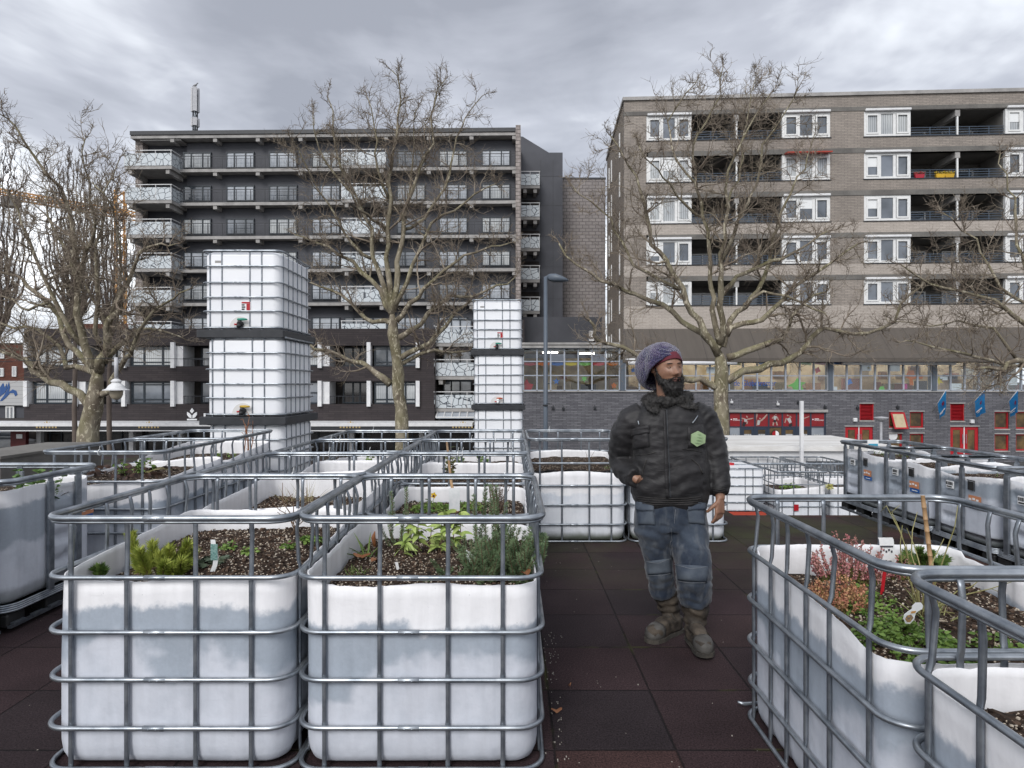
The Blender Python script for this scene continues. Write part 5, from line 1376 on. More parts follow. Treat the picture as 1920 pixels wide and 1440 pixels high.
# right plane tree
T = Tree(3, 22.0); q = lambda p: zm(1.946,1040,100,p)
T.limb(q([(608,1760),(608,1440),(608,1300),(606,1230),(608,1150),(602,1095)]), 30, 25, 0, True)
for p, a, b in (
 ([(590,1220),(540,1195),(470,1190),(380,1150),(310,1110),(250,1065),(150,1045),(146,1015),(122,970)],13,4.5),
 ([(600,1080),(530,1020),(460,985),(390,920),(300,880),(180,830),(80,775),(20,700)],15,3.5),
 ([(598,1100),(545,1010),(500,940),(460,860),(400,760),(360,690),(330,600),(320,500),(270,400),(200,300)],15,2.2),
 ([(602,1060),(578,980),(575,900),(565,820),(560,700),(545,600),(520,480),(500,330),(560,250),(600,150),(610,50)],12,1.6),
 ([(606,1060),(612,980),(608,880),(600,780),(620,680),(625,560),(640,420),(700,280),(780,150)],14,1.6),
 ([(615,1070),(640,980),(690,920),(740,860),(790,720),(810,640),(860,500),(910,420),(950,290)],13,1.8),
 ([(610,880),(650,840),(700,795),(800,760),(860,730),(930,690),(1010,640)],11,3),
 ([(625,1030),(680,985),(760,970),(830,900),(920,830),(1010,760),(1100,700)],14,3),
 ([(630,1110),(700,1085),(790,1055),(835,1045),(845,1010),(870,960),(950,890),(1010,850)],14,3),
 ([(630,1195),(700,1160),(790,1140),(860,1120),(910,1060),(960,1010),(1010,1000),(1100,1020),(1200,1010),(1290,880),(1350,840)],16,3.5),
 ([(455,860),(380,830),(290,770),(240,690),(200,600),(130,540),(60,480)],8,2),
 ([(690,920),(760,870),(850,890),(950,930),(1000,960)],7,2.5),
 ([(600,780),(650,650),(700,560),(740,470),(760,330),(830,230),(890,120)],8,1.5),
 ([(545,600),(480,560),(420,480),(370,420),(300,330)],6,1.6),
 ([(625,560),(680,420),(690,290),(715,180),(730,80)],5,1.4),
 ([(520,480),(440,380),(420,250),(480,150),(530,90)],5,1.4)): T.limb(q(p), a, b)
T.done('large bare plane tree standing behind the man in front of the tan brick block', V((X(1352,22),22,STREET)))
# middle plane tree
T = Tree(8, 24.0); q = lambda p: zm(2.057,540,120,p)
T.limb(q([(440,1760),(440,1440),(438,1330),(426,1280),(424,1200),(418,1130),(405,1040),(402,960)]), 33, 18, 0, True)
for p, a, b in (
 ([(395,1235),(340,1190),(290,1150),(200,1130),(110,1095),(60,1060)],14,4),
 ([(400,1000),(330,990),(270,960),(200,890),(120,850),(60,840)],11,2.5),
 ([(400,960),(350,880),(290,810),(200,730),(120,690),(30,660)],13,2.2),
 ([(400,965),(370,860),(330,740),(320,640),(270,520),(210,390),(180,260),(160,130)],12,1.6),
 ([(405,955),(415,860),(425,760),(440,640),(470,540),(500,420),(560,300),(560,160),(600,50)],13,1.6),
 ([(400,965),(385,800),(380,640),(390,520),(400,400),(420,250),(430,100),(400,20)],13,1.6),
 ([(410,1060),(470,1030),(540,970),(620,900),(720,890),(800,860),(880,830)],12,2.5),
 ([(420,990),(470,930),(530,870),(600,790),(680,740),(780,700),(860,690)],11,2),
 ([(415,930),(480,780),(560,620),(640,560),(720,500),(800,460)],10,2),
 ([(425,1140),(500,1100),(570,1060),(640,960),(700,920),(760,900)],12,3),
 ([(425,1160),(480,1140),(560,1100),(640,1120),(700,1100)],10,2.5),
 ([(440,640),(520,600),(600,480),(640,330),(680,200),(740,120)],7,1.6),
 ([(380,640),(330,600),(280,560),(200,440),(120,320),(90,190)],7,1.6),
 ([(390,520),(350,400),(330,250),(300,130)],6,1.5),
 ([(320,750),(250,700),(180,600),(120,480),(60,360),(20,290)],7,1.6),
 ([(440,650),(470,450),(480,300),(500,160)],5,1.4)): T.limb(q(p), a, b)
T.done('bare plane tree in the middle between the two tank towers', V((X(752,24),24,STREET)))
# left plane tree
T = Tree(12, 20.0); q = lambda p: zm(2.25,0,200,p)
T.limb(q([(362,1800),(370,1430),(376,1350),(394,1280),(405,1200),(412,1110)]), 42, 28, 0, True)
for p, a, b in (
 ([(385,1268),(330,1210),(260,1170),(180,1135),(130,1090),(100,1060),(40,1040),(-20,1000)],18,6),
 ([(400,1120),(340,1090),(280,1100),(240,1020),(170,950),(60,930),(-20,900)],14,4),
 ([(395,1120),(330,1040),(270,950),(200,830),(120,760),(60,720),(-20,690)],14,4),
 ([(400,1100),(360,1000),(335,880),(320,740),(310,600),(300,480),(250,340),(150,220),(60,90),(0,30)],16,2),
 ([(418,1120),(440,1020),(455,930),(500,860),(520,790),(560,700),(600,620),(680,590),(740,570)],18,2),
 ([(440,1080),(500,1020),(560,970),(620,930),(700,960),(800,980)],12,2.2),
 ([(420,1215),(470,1200),(500,1090),(560,1040),(580,960),(640,870),(720,820),(800,780)],13,2.2),
 ([(420,1000),(410,900),(420,750),(410,640),(430,500),(440,360),(490,210)],10,1.6),
 ([(340,1000),(260,860),(180,700),(120,560),(60,440),(0,330)],10,2),
 ([(320,740),(370,620),(400,520),(390,400),(350,250),(350,140)],9,1.6),
 ([(330,640),(240,540),(200,430),(190,330)],7,1.6),
 ([(450,930),(420,860),(370,760),(300,650),(230,600)],8,2),
 ([(200,830),(120,860),(40,800),(-20,780)],6,2),
 ([(455,900),(500,760),(500,600),(470,420),(400,330)],7,1.6)): T.limb(q(p), a, b)
T.done('bare plane tree at the left with a thick leaning trunk beside the pendant lamp', V((X(160,20),20,STREET)))
# right edge tree
T = Tree(21, 21.0)
T.limb([(1990,1000),(1986,800),(1980,700),(1972,600)], 32, 22, 0, True)
for p, a, b in (([(1978,715),(1940,690),(1905,672),(1880,690),(1840,692)],16,4), ([(1975,640),(1900,592),(1860,562),(1800,545),(1740,530),(1690,500)],11,2.2),
 ([(1972,610),(1930,560),(1915,480),(1905,400),(1885,330),(1870,285)],9,1.8), ([(1972,590),(1880,540),(1830,450),(1770,400)],8,1.8), ([(1975,680),(1890,690),(1830,665),(1750,652),(1700,640)],9,2.2),
 ([(1905,672),(1860,620),(1800,600),(1740,610),(1680,600)],6,1.8)): T.limb(p, a, b, dd=T.r.uniform(-1.5,1.5))
T.done('bare plane tree reaching in from the right edge of the view', V((X(1988,21),21,STREET)))
# far upright trees
for sd, D, tx_, ty, spread, top_, lb, n in ((31,36,140,620,62,262,'slender upright bare tree behind the left plane tree',16),(33,33,-8,640,70,240,'upright bare tree at the far left edge of the view',14),(35,40,205,640,45,300,'narrow bare tree close to the left end of the dark block',10)):
    T = Tree(sd, D, (4,3,3), .8, .010, .45)
    T.limb([(tx_,900),(tx_,720),(tx_+2,ty)], 9, 7, 0, True)
    for i in range(n):
        f = i/(n-1)*2-1; e = tx_+f*spread; t_ = top_+abs(f)**1.6*150+T.r.uniform(-12,25)
        T.limb([(tx_,ty+20-abs(f)*20),(tx_+f*spread*.45,ty-60),(tx_+f*spread*.8,(ty+t_)/2),(e,t_+20)], 6, 1.2, T.r.uniform(-2,2), child=(.2,1), every=.5, blen=(1.2,2.4))
    T.done(lb, V((X(tx_,D),D,STREET)), 'twig_far', 'twig_far', 'bare_tree')
# ================================================================== plants
def leafmat(name, a, b, rough=.6, sc_=18): 
    if name not in M:
        m, t, bb = newmat(name); co = coords(t, (1,1,1), 5.0)
        c = mixc(t, ramp(t, noi(t, co, sc_, 3), (.38,0.), (.62,1.)), a, b)
        setb(t, bb, Base_Color=c, Roughness=rough, Specular_IOR_Level=.3); M[name] = m
    return M[name]
PINE = leafmat('pine_needles', (.20,.26,.04), (.40,.44,.09)); PINE2 = leafmat('pine_needles_dark', (.07,.13,.03), (.15,.23,.055))
ROSE = leafmat('rosemary_leaves', (.085,.14,.065), (.20,.27,.14)); SALV = leafmat('sage_leaves', (.24,.33,.08), (.40,.48,.16)); GRN = leafmat('weed_leaves', (.07,.14,.025), (.18,.27,.06))
GRASS = leafmat('dry_grass', (.25,.20,.09), (.38,.33,.16)); GRASSG = leafmat('green_blades', (.12,.20,.05), (.22,.30,.09)); STEM = leafmat('brown_stem', (.10,.06,.035), (.17,.11,.07))
PINK = leafmat('heather_flowers', (.42,.14,.16), (.50,.28,.24), sc_=40); PINKY = leafmat('heather_flowers_pale', (.50,.20,.14), (.44,.28,.13), sc_=40); OLIVE = leafmat('olive_stems', (.20,.19,.07), (.30,.27,.12)); DRY = leafmat('dry_leaf', (.22,.085,.035), (.30,.14,.07))
def blade(mb, p, d, L, w, droop=0.0, n=1, rng=random):
    """thin tapering leaf"""
    p = V(p); d = V(d).normalized(); s = d.cross(V((rng.uniform(-1,1),rng.uniform(-1,1),rng.uniform(-1,1))))
    if s.length < 1e-4: s = d.orthogonal()
    s.normalize(); o = len(mb.v); q = p
    if n == 1:
        m_ = p + d*L*.5; e = p+d*L
        mb.v += [tuple(p), tuple(m_-s*w), tuple(e), tuple(m_+s*w)]; mb.f.append((o,o+1,o+2,o+3)); mb.m.append(0); return
    for i in range(n+1):
        f = i/n; ww = w*(math.sin(math.pi*min(1,.18+f*.82))**.8 if i < n else .05)
        mb.v += [tuple(q-s*ww), tuple(q+s*ww)]
        d = (d + V((0,0,-droop/n))).normalized(); q = q + d*L/n
    for i in range(n): mb.f.append((o+2*i,o+2*i+1,o+2*i+3,o+2*i+2)); mb.m.append(0)
def brush(mb, st, path, needle, w, dens, ang=.9, rng=random, stem=.0022, tipf=.5):
    pts = [V(p) for p in path]; st.tube(pts, [stem]*(len(pts)-1)+[stem*.5], 5)
    for i in range(len(pts)-1):
        a, b = pts[i], pts[i+1]; ax = (b-a); L = ax.length; ax.normalize()
        for _ in range(max(1, int(L*dens))):
            s = jit(rng, 1); s = (s-ax*s.dot(ax)).normalized()
            blade(mb, a.lerp(b, rng.random()), ax*math.cos(ang)+s*math.sin(ang), needle*rng.uniform(.7,1.2), w, rng=rng)
    for _ in range(int(12*tipf)):
        blade(mb, pts[-1]-ax*.003, ax+jit(rng,.5), needle*rng.uniform(.6,1.1), w, rng=rng)
def curve(p, d, L, n, wig, up, rng):
    pts = [V(p)]; d = V(d).normalized()
    for i in range(n): d = (d+jit(rng, wig)+V((0,0,up))).normalized(); pts.append(pts[-1]+d*L/n)
    return pts
def plant(name, base, label, group='plants growing in the planter tanks', cat='plant'): return root(name, base, label, cat, group)
def pine(base, label, tips, seed, mat, needle=.040, D=None):
    rng = random.Random(seed); r_ = plant('dwarf_pine', base, label); mb, st = MB(), MB()
    for tp, up in tips:
        tp = V(tp); b0 = V(base).lerp(V((tp.x,tp.y,base[2])), .6)
        mid = b0.lerp(tp, .5)+jit(rng,.01)
        brush(mb, st, [b0, mid, tp], needle, .0021, 4200*up, .8, rng, .004)
    st.build('stems', STEM, r_, world=True); mb.build('needles', mat, r_, world=True); return r_
b = onz(305,1078,.70); k = b.y/F; rp = random.Random(1)
tips = [(P(246,1004,b.y+.05),1)]+[(P(x_, y_, b.y+rp.uniform(-.12,.12)),1) for x_, y_ in ((262,1034),(286,1020),(300,1040),(318,1030),(330,1044),(352,1020),(362,1034),(276,1050),(340,1052),(310,1056),(295,1060),(354,1056),(258,1058),(325,1062),(345,1040),(272,1042))]
pine(b, 'yellow green dwarf pine with an upright spire in the front left planter', tips, 4, PINE)
b = onz(188,1082,.72); pine(b, 'small pine sprig poking over the rim at the far left of the front left planter', [(P(178,1066,b.y),1),(P(188,1062,b.y),1),(P(196,1068,b.y),1)], 5, PINE2, .03)
b = onz(1725,1078,.70); tips = [(P(x_, y_, b.y+rp.uniform(-.1,.1)),1) for x_, y_ in ((1690,1048),(1700,1036),(1712,1044),(1724,1030),(1735,1042),(1748,1036),(1768,1040),(1776,1048),(1708,1058),(1730,1056),(1752,1056),(1770,1062),(1690,1062),(1718,1060),(1742,1062))]
pine(b, 'dark green dwarf pine behind the heather in the right front planter', tips, 6, PINE2, .03)
# rosemary
def rosemary(base, label, stems, seed, needle=.019):
    rng = random.Random(seed); r_ = plant('rosemary_bush', base, label); mb, st = MB(), MB()
    for p, d, L, up in stems:
        pts = curve(p, d, L, max(4, int(L/.04)), .16, up, rng); brush(mb, st, pts, needle, .0017, 1300, .95, rng, .0018)
    st.build('stems', STEM, r_, world=True); mb.build('needles', ROSE, r_, world=True)
rr = random.Random(3); b = onz(955,1082,.67); stems = []
for _ in range(95):
    p = V((b.x+rr.uniform(-.20,.13), b.y+rr.uniform(-.14,.22), .66)); stems.append((p, (rr.uniform(-.8,.8), rr.uniform(-.6,.3), rr.uniform(.35,1)), rr.uniform(.13,.25), .12))
for px, py, L in ((905,1050,0.39),(900,1055,0.35),(912,1052,0.34),(920,1060,0.29),(935,1050,0.38),(940,1052,0.39),(948,1055,0.31),(930,1060,0.33),(895,1062,.2),(955,1062,.2)):
    p = onz(px,py,.68); stems.append((p, (rr.uniform(-.12,.12),rr.uniform(-.1,.1),1), L, .2))
for px, py in ((985,1075),(1000,1070),(1005,1060),(995,1050),(1008,1075)): p = onz(px,py,.67); stems.append((p, (.25,rr.uniform(-.2,.2),1), rr.uniform(.14,.28), .14))
for _ in range(34): p = onz(rr.uniform(825,1005), rr.uniform(1068,1092), .67); stems.append((p, (rr.uniform(-1,1),-.7,rr.uniform(.1,.5)), rr.uniform(.08,.15), .02))
rosemary(b, 'large bushy rosemary filling the right half of the front middle planter', stems, 7)
b = onz(745,1024,.665); rosemary(b, 'upright rosemary sprigs at the back left of the front middle planter', [(onz(736,1024,.665),(-.02,0,1),.31,.2),(onz(752,1022,.665),(.08,0,1),.33,.2),(onz(742,1026,.665),(-.3,0,1),.2,.1),(onz(760,1028,.665),(.4,0,1),.18,.1),(onz(765,1024,.665),(.2,0,1),.22,.2),(onz(732,1030,.665),(-.4,-.2,.8),.14,.1),(onz(748,1030,.665),(.1,-.2,.8),.16,.1)], 8)
# sage with drooping pale leaves
def leafy(name, base, label, stems, seed, mat, leaf=(.05,.014), droop=1.2, per=9, stemmat=None, smooth=True):
    rng = random.Random(seed); r_ = plant(name, base, label); mb, st = MB(), MB()
    for p, d, L in stems:
        pts = curve(p, d, L, 6, .12, .12, rng); st.tube(pts, [.0035,.003,.003,.0025,.0025,.002,.0015], 6)
        for _ in range(per):
            i = rng.randrange(2, len(pts)); an = rng.uniform(0,6.28)
            blade(mb, pts[i], (math.cos(an), math.sin(an), rng.uniform(.2,.9)), leaf[0]*rng.uniform(.6,1.2), leaf[1]*rng.uniform(.7,1.1), droop, 5, rng)
    st.build('stems', stemmat or STEM, r_, world=True); mb.build('leaves', mat, r_, True, world=True)
b = onz(800,1046,.67); ss = []
for px, py, L in ((762,1046,.17),(770,1048,.2),(786,1045,.18),(802,1044,.16),(820,1042,.17),(835,1040,.22),(845,1038,.24),(852,1040,.2),(865,1038,.22),(826,1046,.13),(756,1050,.1)): ss.append((onz(px,py,.665), (rr.uniform(-.2,.2),rr.uniform(-.2,.2),1), L))
leafy('sage_plant', b, 'pale green sage with drooping leaves on brown stems in the front middle planter', ss, 9, SALV, (.075,.015), 1.3, 13)
# bulbs
b = onz(692,1046,.67); r_ = plant('daffodil_clump', b, 'clump of strap leaved bulbs with bent stalks at the left of the front middle planter'); mb = MB()
for _ in range(18): blade(mb, b+V((rr.uniform(-.03,.04),rr.uniform(-.03,.03),-.01)), (rr.uniform(-.9,.9),rr.uniform(-.5,.5),rr.uniform(.4,1)), rr.uniform(.08,.16), .005, rr.uniform(.2,1.2), 6, rr)
mb.build('leaves', GRASSG, r_, True, world=True)
mb = MB(); mb.tube([P(703,1025,b.y), P(700,1008,b.y), P(703,996,b.y)], [.008,.012,.002], 8); mb.build('bud', DRY, r_, True, world=True)
# grass tufts
def tuft(name, base, label, n, L, w, spread, mat, seed, droop=.6, rad=.04):
    rng = random.Random(seed); r_ = plant(name, base, label); mb = MB(); b = V(base)
    for _ in range(n): blade(mb, b+V((rng.uniform(-rad,rad),rng.uniform(-rad,rad),-.01)), (rng.uniform(-spread,spread),rng.uniform(-spread,spread),1), L*rng.uniform(.5,1.15), w, rng.uniform(0,droop), 5, rng)
    mb.build('blades', mat, r_, True, world=True)
tuft('grass_tuft', onz(668,1077,.68), 'short green grass tuft by the left wall of the front middle planter', 60, .055, .0012, .9, GRASSG, 1)
tuft('grass_tuft', onz(955,1030,.68), 'short green grass tuft behind the rosemary bush', 40, .05, .0012, .8, GRASSG, 12)
tuft('ornamental_grass', onz(578,951,.70), 'fine pale arching grass in the planter behind the dwarf pine', 46, .22, .0013, .75, GRASS, 2, .9, .03)
tuft('ornamental_grass', onz(545,951,.70), 'second pale grass leaning left behind the dwarf pine planter', 26, .2, .0013, .9, GRASS, 3, .9, .03)
tuft('grass_tuft', onz(1150,878,.73), 'green grass patch in the clean planter left of the man', 60, .05, .0014, .9, GRN, 4, .6, .09)
# low ground covers
def cover(name, base, label, rx, ry, n, leaf, mat, seed, h=.05, px=None):
    rng = random.Random(seed); r_ = plant(name, base, label); mb, st = MB(), MB(); b = V(base)
    for _ in range(n):
        a, q = rng.uniform(0,6.28), math.sqrt(rng.random()); lx, ly = rx*q*math.cos(a), ry*q*math.sin(a)
        hh = h*(1-q*q*.8)*rng.uniform(.5,1.2)*(1+.5*noise.noise(V((lx*14,ly*14,seed))))
        p = b+V((lx,ly,hh*.3)); e = p+V((rng.uniform(-.02,.02),rng.uniform(-.02,.02),hh))
        if rng.random() < .35: st.tube([p-V((0,0,.01)),e], .0009, 3, cap=False)
        for _ in range(3):
            an = rng.uniform(0,6.28); blade(mb, e-V((0,0,rng.random()*hh*.7)), (math.cos(an),math.sin(an),rng.uniform(.0,.9)), leaf*rng.uniform(.7,1.2), leaf*.28, .8, 3, rng)
    (st.build('stems', OLIVE, r_, world=True) if 45 < n < 400 else None); mb.build('leaves', mat, r_, True, world=True)
cover('green_groundcover', onz(812,957,.69), 'left mat of bright green groundcover behind the front middle planter, by the yellow flower', .16, .12, 200, .02, GRN, 1)
cover('green_groundcover', onz(870,955,.69), 'right mat of bright green groundcover behind the front middle planter', .13, .10, 160, .02, GRN, 2)
cover('mint_groundcover', V((1.36,2.12,.69)), 'thick green mint spreading along the near wall of the right front planter', .15, .21, 420, .02, GRN, 3, .07)
cover('mint_groundcover', V((1.40,2.50,.69)), 'looser green creeping plant below the heather in the right front planter', .15, .14, 200, .018, GRN, 4, .06)
cover('seedlings', V((1.66,2.1,.69)), 'small green seedlings in the dark soil near the bamboo cane, right side', .12, .07, 60, .022, GRN, 5)
for i, (px, py, lb) in enumerate(((425,1032,'tiny bright green weed beside the curved plant label'),(466,1040,'bright green rosette near the middle of the front left planter'),(541,1030,'small green weed at the back right of the front left planter'),(582,1016,'leafy green weed by the shared rails at the back right of the front left planter'))):
    cover('small_weed', onz(px,py,.74), lb, .035 if i < 3 else .06, .03, 22 if i < 3 else 60, .022, GRN, 20+i, .03)
cover('grey_leaved_weed', onz(400,1055,.73), 'flat grey green rosette at the foot of the curved plant label', .08, .05, 40, .035, leafmat('grey_green_leaves', (.06,.085,.05), (.10,.13,.09)), 27, .02)
# lavender, pansy
rng = random.Random(6); b = onz(932,955,.69); r_ = plant('lavender', b, 'dry grey lavender stalks at the right of the second middle planter'); mb, st = MB(), MB()
for _ in range(34):
    pts = curve(b+V((rng.uniform(-.04,.05),rng.uniform(-.04,.04),0)), (rng.uniform(-.35,.35),rng.uniform(-.3,.3),1), rng.uniform(.08,.19), 4, .1, .1, rng); brush(mb, st, pts, .012, .0016, 420, .8, rng, .0015)
st.build('stems', STEM, r_, world=True); mb.build('flowers', leafmat('dry_lavender', (.13,.10,.085), (.20,.17,.14)), r_, world=True)
b = onz(812,945,.70); r_ = plant('pansy', b, 'single yellow and purple pansy flower above the green groundcover'); mb, st = MB(), MB(); st.tube([b, b+V((.005,0,.06))], .0015, 5); st.build('stem', GRASSG, r_, world=True)
c = b+V((.005,-.004,.065)); mb.prism([(c.x+.02*math.cos(a)*(1+.2*math.cos(5*a)), c.z+.02*math.sin(a)*(1+.2*math.cos(5*a))) for a in [k_*math.pi/12 for k_ in range(24)]], c.y-.002, c.y+.002); fl = mb.build('petals', col_mat('pansy_yellow', (.65,.42,.02)), r_, world=True)
mb = MB(); mb.prism([(c.x+.008*math.cos(a), c.z-.004+.008*math.sin(a)) for a in [k_*math.pi/6 for k_ in range(12)]], c.y-.0045, c.y-.0025); mb.build('flower_eye', col_mat('pansy_purple', (.08,.01,.05)), r_, world=True)
# heather
def heather(base, label, n, rx, ry, H, mat, seed):
    rng = random.Random(seed); r_ = plant('heather', base, label); mb, st, gl = MB(), MB(), MB(); b = V(base)
    for _ in range(n):
        q = math.sqrt(rng.random()); a = rng.uniform(0,6.28); lx, ly = rx*q*math.cos(a), ry*q*math.sin(a)
        L = H*(1-.45*q)*rng.uniform(.7,1.2); pts = curve(b+V((lx*.6,ly*.6,0)), (lx*3/rx*.25,ly*3/ry*.2,.9), L, 5, .12, .12, rng)
        st.tube(pts, .0014, 4, cap=False)
        for i in range(5):
            tgt = gl if i < 2 else mb; cnt = 12 if i < 2 else 15
            for _ in range(cnt):
                p = pts[i].lerp(pts[i+1], rng.random()); s = jit(rng,1).normalized(); blade(tgt, p, s+V((0,0,.3)), .011, .0036, rng=rng)
    st.build('stems', STEM, r_, world=True); gl.build('leaves', leafmat('heather_green', (.12,.14,.03), (.22,.20,.06)), r_, world=True); mb.build('flowers', mat, r_, world=True)
heather(onz(1590,1100,.68), 'full pink heather at the back left of the right front planter', 95, .18, .11, .24, PINK, 1)
heather(onz(1683,1090,.69), 'smaller pink heather beside the red label stick', 22, .07, .05, .12, PINK, 4)
heather(onz(1570,1150,.68), 'paler peach and pink heather in front of the full pink one', 80, .16, .09, .15, PINKY, 2)
# tall thin stems and bare twigs
def wisps(name, base, label, ends, mat, seed, rad=.0022, leaf=0):
    rng = random.Random(seed); r_ = plant(name, base, label); st, mb = MB(), MB(); b = V(base)
    for e in ends:
        p0 = b+V((rng.uniform(-.03,.03),rng.uniform(-.03,.03),0)); e = V(e); mid = p0.lerp(e,.55)+V((rng.uniform(-.04,.04),rng.uniform(-.03,.03),.02))
        pts = [p0, p0.lerp(mid,.5)+jit(rng,.008), mid, mid.lerp(e,.5)+jit(rng,.012), e]; st.tube(pts, [rad,rad*.9,rad*.8,rad*.65,rad*.4], 5)
        for _ in range(leaf):
            q = pts[rng.randrange(1,5)]; st.tube([q, q+jit(rng,.05)+V((0,0,.02))], rad*.4, 4)
    st.build('stems', mat, r_, True, world=True)
b = onz(1735,1165,.69)
wisps('tall_grass_stems', b, 'long olive stems arching up around the bamboo cane', [P(1662,948,b.y+.1),P(1692,985,b.y),P(1796,948,b.y-.1),P(1672,960,b.y+.2),P(1700,990,b.y+.2),P(1720,960,b.y+.1),P(1700,1020,b.y-.1),P(1790,1150,b.y-.1),P(1840,1085,b.y),P(1900,1090,b.y+.1),P(1795,1120,b.y-.15),P(1708,1080,b.y-.1),P(1770,1010,b.y)], OLIVE, 1, .003, 1)
tuft('grass_tuft', b+V((.02,.0,0)), 'pale green tuft at the foot of the long olive stems', 50, .13, .002, .6, leafmat('pale_blades', (.22,.25,.09), (.36,.36,.16)), 8, 1.2)
b = onz(553,1003,.74); wisps('bare_sapling', b, 'bare brown sapling at the back right of the front left planter', [P(530,905,b.y),P(512,945,b.y),P(575,930,b.y),P(540,920,b.y+.1),P(585,955,b.y),P(520,960,b.y)], STEM, 2, .0035, 3)
b = onz(1110,878,.73); wisps('bare_twigs', b, 'two thin bare twigs in the clean planter left of the man', [P(1098,848,b.y),P(1115,846,b.y),P(1136,860,b.y)], STEM, 3, .003, 1)
b = P(463,838,7.0); wisps('dried_climber', V((b.x,b.y,.68)), 'dry brown climber in front of the big tower yellow valve', [P(455,785,b.y),P(468,780,b.y),P(474,800,b.y),P(460,795,b.y)], DRY, 5, .006, 8)
b = onz(432,1033,.74); mb = MB(); mb.tube([b, P(442,1008,b.y)], .0035, 6); o_ = mb.build('twig_stake', STEM); tag(o_, 'short dark twig stuck in the soil right of the curved plant label', 'stick')
b = onz(1752,1110,.69); mb = MB(); tp = P(1730,929,b.y+.06); pts = [b.lerp(tp, i/8) for i in range(9)]; 
mb.tube([p for i in range(8) for p in (pts[i], pts[i].lerp(pts[i+1],.94), pts[i].lerp(pts[i+1],.97))]+[tp], [r for i in range(8) for r in (.0095,.0085,.0105)]+[.0085], 10); o_ = mb.build('bamboo_cane', M['bamboo'], None, True); tag(o_, 'bamboo cane standing in the right front planter', 'cane')
b = onz(858,960,.70); mb = MB(); mb.tube([b, P(846,905,b.y+.3), P(838,830,b.y+.9)], [.012,.011,.009], 8); o_ = mb.build('wooden_stake', M['bamboo'], None, True); tag(o_, 'leaning split wooden stake with a white tag in the middle row of planters', 'stake')
# leafy shrubs
b = onz(836,905,.73); ss = [(b+V((rr.uniform(-.03,.03),rr.uniform(-.03,.03),0)), (rr.uniform(-.35,.35),rr.uniform(-.3,.3),1), rr.uniform(.18,.34)) for _ in range(8)]
leafy('leafy_shrub', b, 'small evergreen shrub beside the leaning stake in the middle row', ss, 11, leafmat('shrub_leaves', (.08,.11,.035), (.20,.19,.07)), (.045,.013), .5, 12)
b = V((-3.42,4.42,.75)); ss = [(b+V((rr.uniform(-.14,.16),rr.uniform(-.1,.1),0)), (rr.uniform(-.4,.4),rr.uniform(-.3,.3),1), rr.uniform(.10,.24)) for _ in range(16)]
leafy('leafy_shrub', b, 'fresh green leafy plant in the grey pallet tank at the left edge', ss, 12, leafmat('fresh_leaves', (.07,.14,.04), (.17,.26,.08)), (.05,.013), .6, 12, GRASSG)
cover('small_weed', V((-3.75,4.2,.75)), 'sparse green weeds at the left edge pallet tank', .12, .08, 40, .025, GRN, 31, .04)
b = V((-3.30,5.55,.79)); leafy('trailing_plant', b, 'trailing green plant among dark leaves in the low far left planter', [(b+V((rr.uniform(-.1,.1),rr.uniform(-.1,.1),0)),(rr.uniform(-.8,.8),rr.uniform(-.5,.5),.5),.14) for _ in range(9)], 13, GRN, (.04,.013), .8, 8, GRASSG)
wisps('bare_twigs', V((-3.30,5.5,.79)), 'pale green stalk and a bent dark twig in the low far left planter', [P(294,862,5.5),P(322,880,5.5),P(305,876,5.5)], OLIVE, 9, .004, 1)
r_ = plant('dead_leaves', V((-3.4,5.6,.79)), 'heap of dark dead leaves on the low far left planter'); mb = MB()
for _ in range(90): blade(mb, V((-3.4+rr.uniform(-.35,.3),5.6+rr.uniform(-.3,.3),.79+rr.uniform(0,.05))), (rr.uniform(-1,1),rr.uniform(-1,1),rr.uniform(-.1,.4)), rr.uniform(.05,.1), .02, .6, 4, rr)
mb.build('leaves', leafmat('dark_dead_leaf', (.03,.02,.016), (.09,.05,.035)), r_, True, world=True)
for i, (px, py, d, lb) in enumerate(((406,850,6.9,'small leafy plant in the tall tower foot planter, left'),(438,858,6.9,'small round green plant in the far left planter by the tower foot'),(690,866,6.6,'little green weed in the farthest left row planter'),(868,868,6.9,'low green weed in the farthest middle row planter'),(905,866,7.0,'yellow green weed in the farthest middle row planter, right'))):
    b = P(px, py, d); b.z = .70; leafy('small_plant', b, lb, [(b+V((rr.uniform(-.06,.06),rr.uniform(-.05,.05),0)),(rr.uniform(-.5,.5),rr.uniform(-.4,.4),1),rr.uniform(.06,.15)) for _ in range(6)], 60+i, GRN, (.035,.011), .6, 7, GRASSG)
tuft('grass_tuft', V((4.62,7.55,.74)), 'green grass growing in the farthest grey pallet tank of the right hand row', 70, .10, .003, .9, GRN, 71, .8, .2)
tuft('grass_tuft', V((4.75,5.75,.72)), 'thin yellow green grass on the soil of the middle grey tank, right hand row', 50, .06, .002, .9, GRASSG, 73, .8, .2)
b = P(1555,912,11.8); r_ = plant('yellow_flower_head', b, 'pale yellow flower head leaning over the rim on the lower terrace'); mb = MB()
for _ in range(90): blade(mb, b, jit(rr,1), .09*rr.uniform(.5,1.1), .015, .3, 3, rr)
mb.build('petals', leafmat('pale_yellow_petals', (.45,.42,.12), (.6,.58,.3)), r_, True, world=True)
cover('small_weed', V((5.55,12.45,LOW+.64)), 'dull green weed clump in the lower terrace planter with the red sticker', .2, .15, 50, .05, GRN, 75, .08)
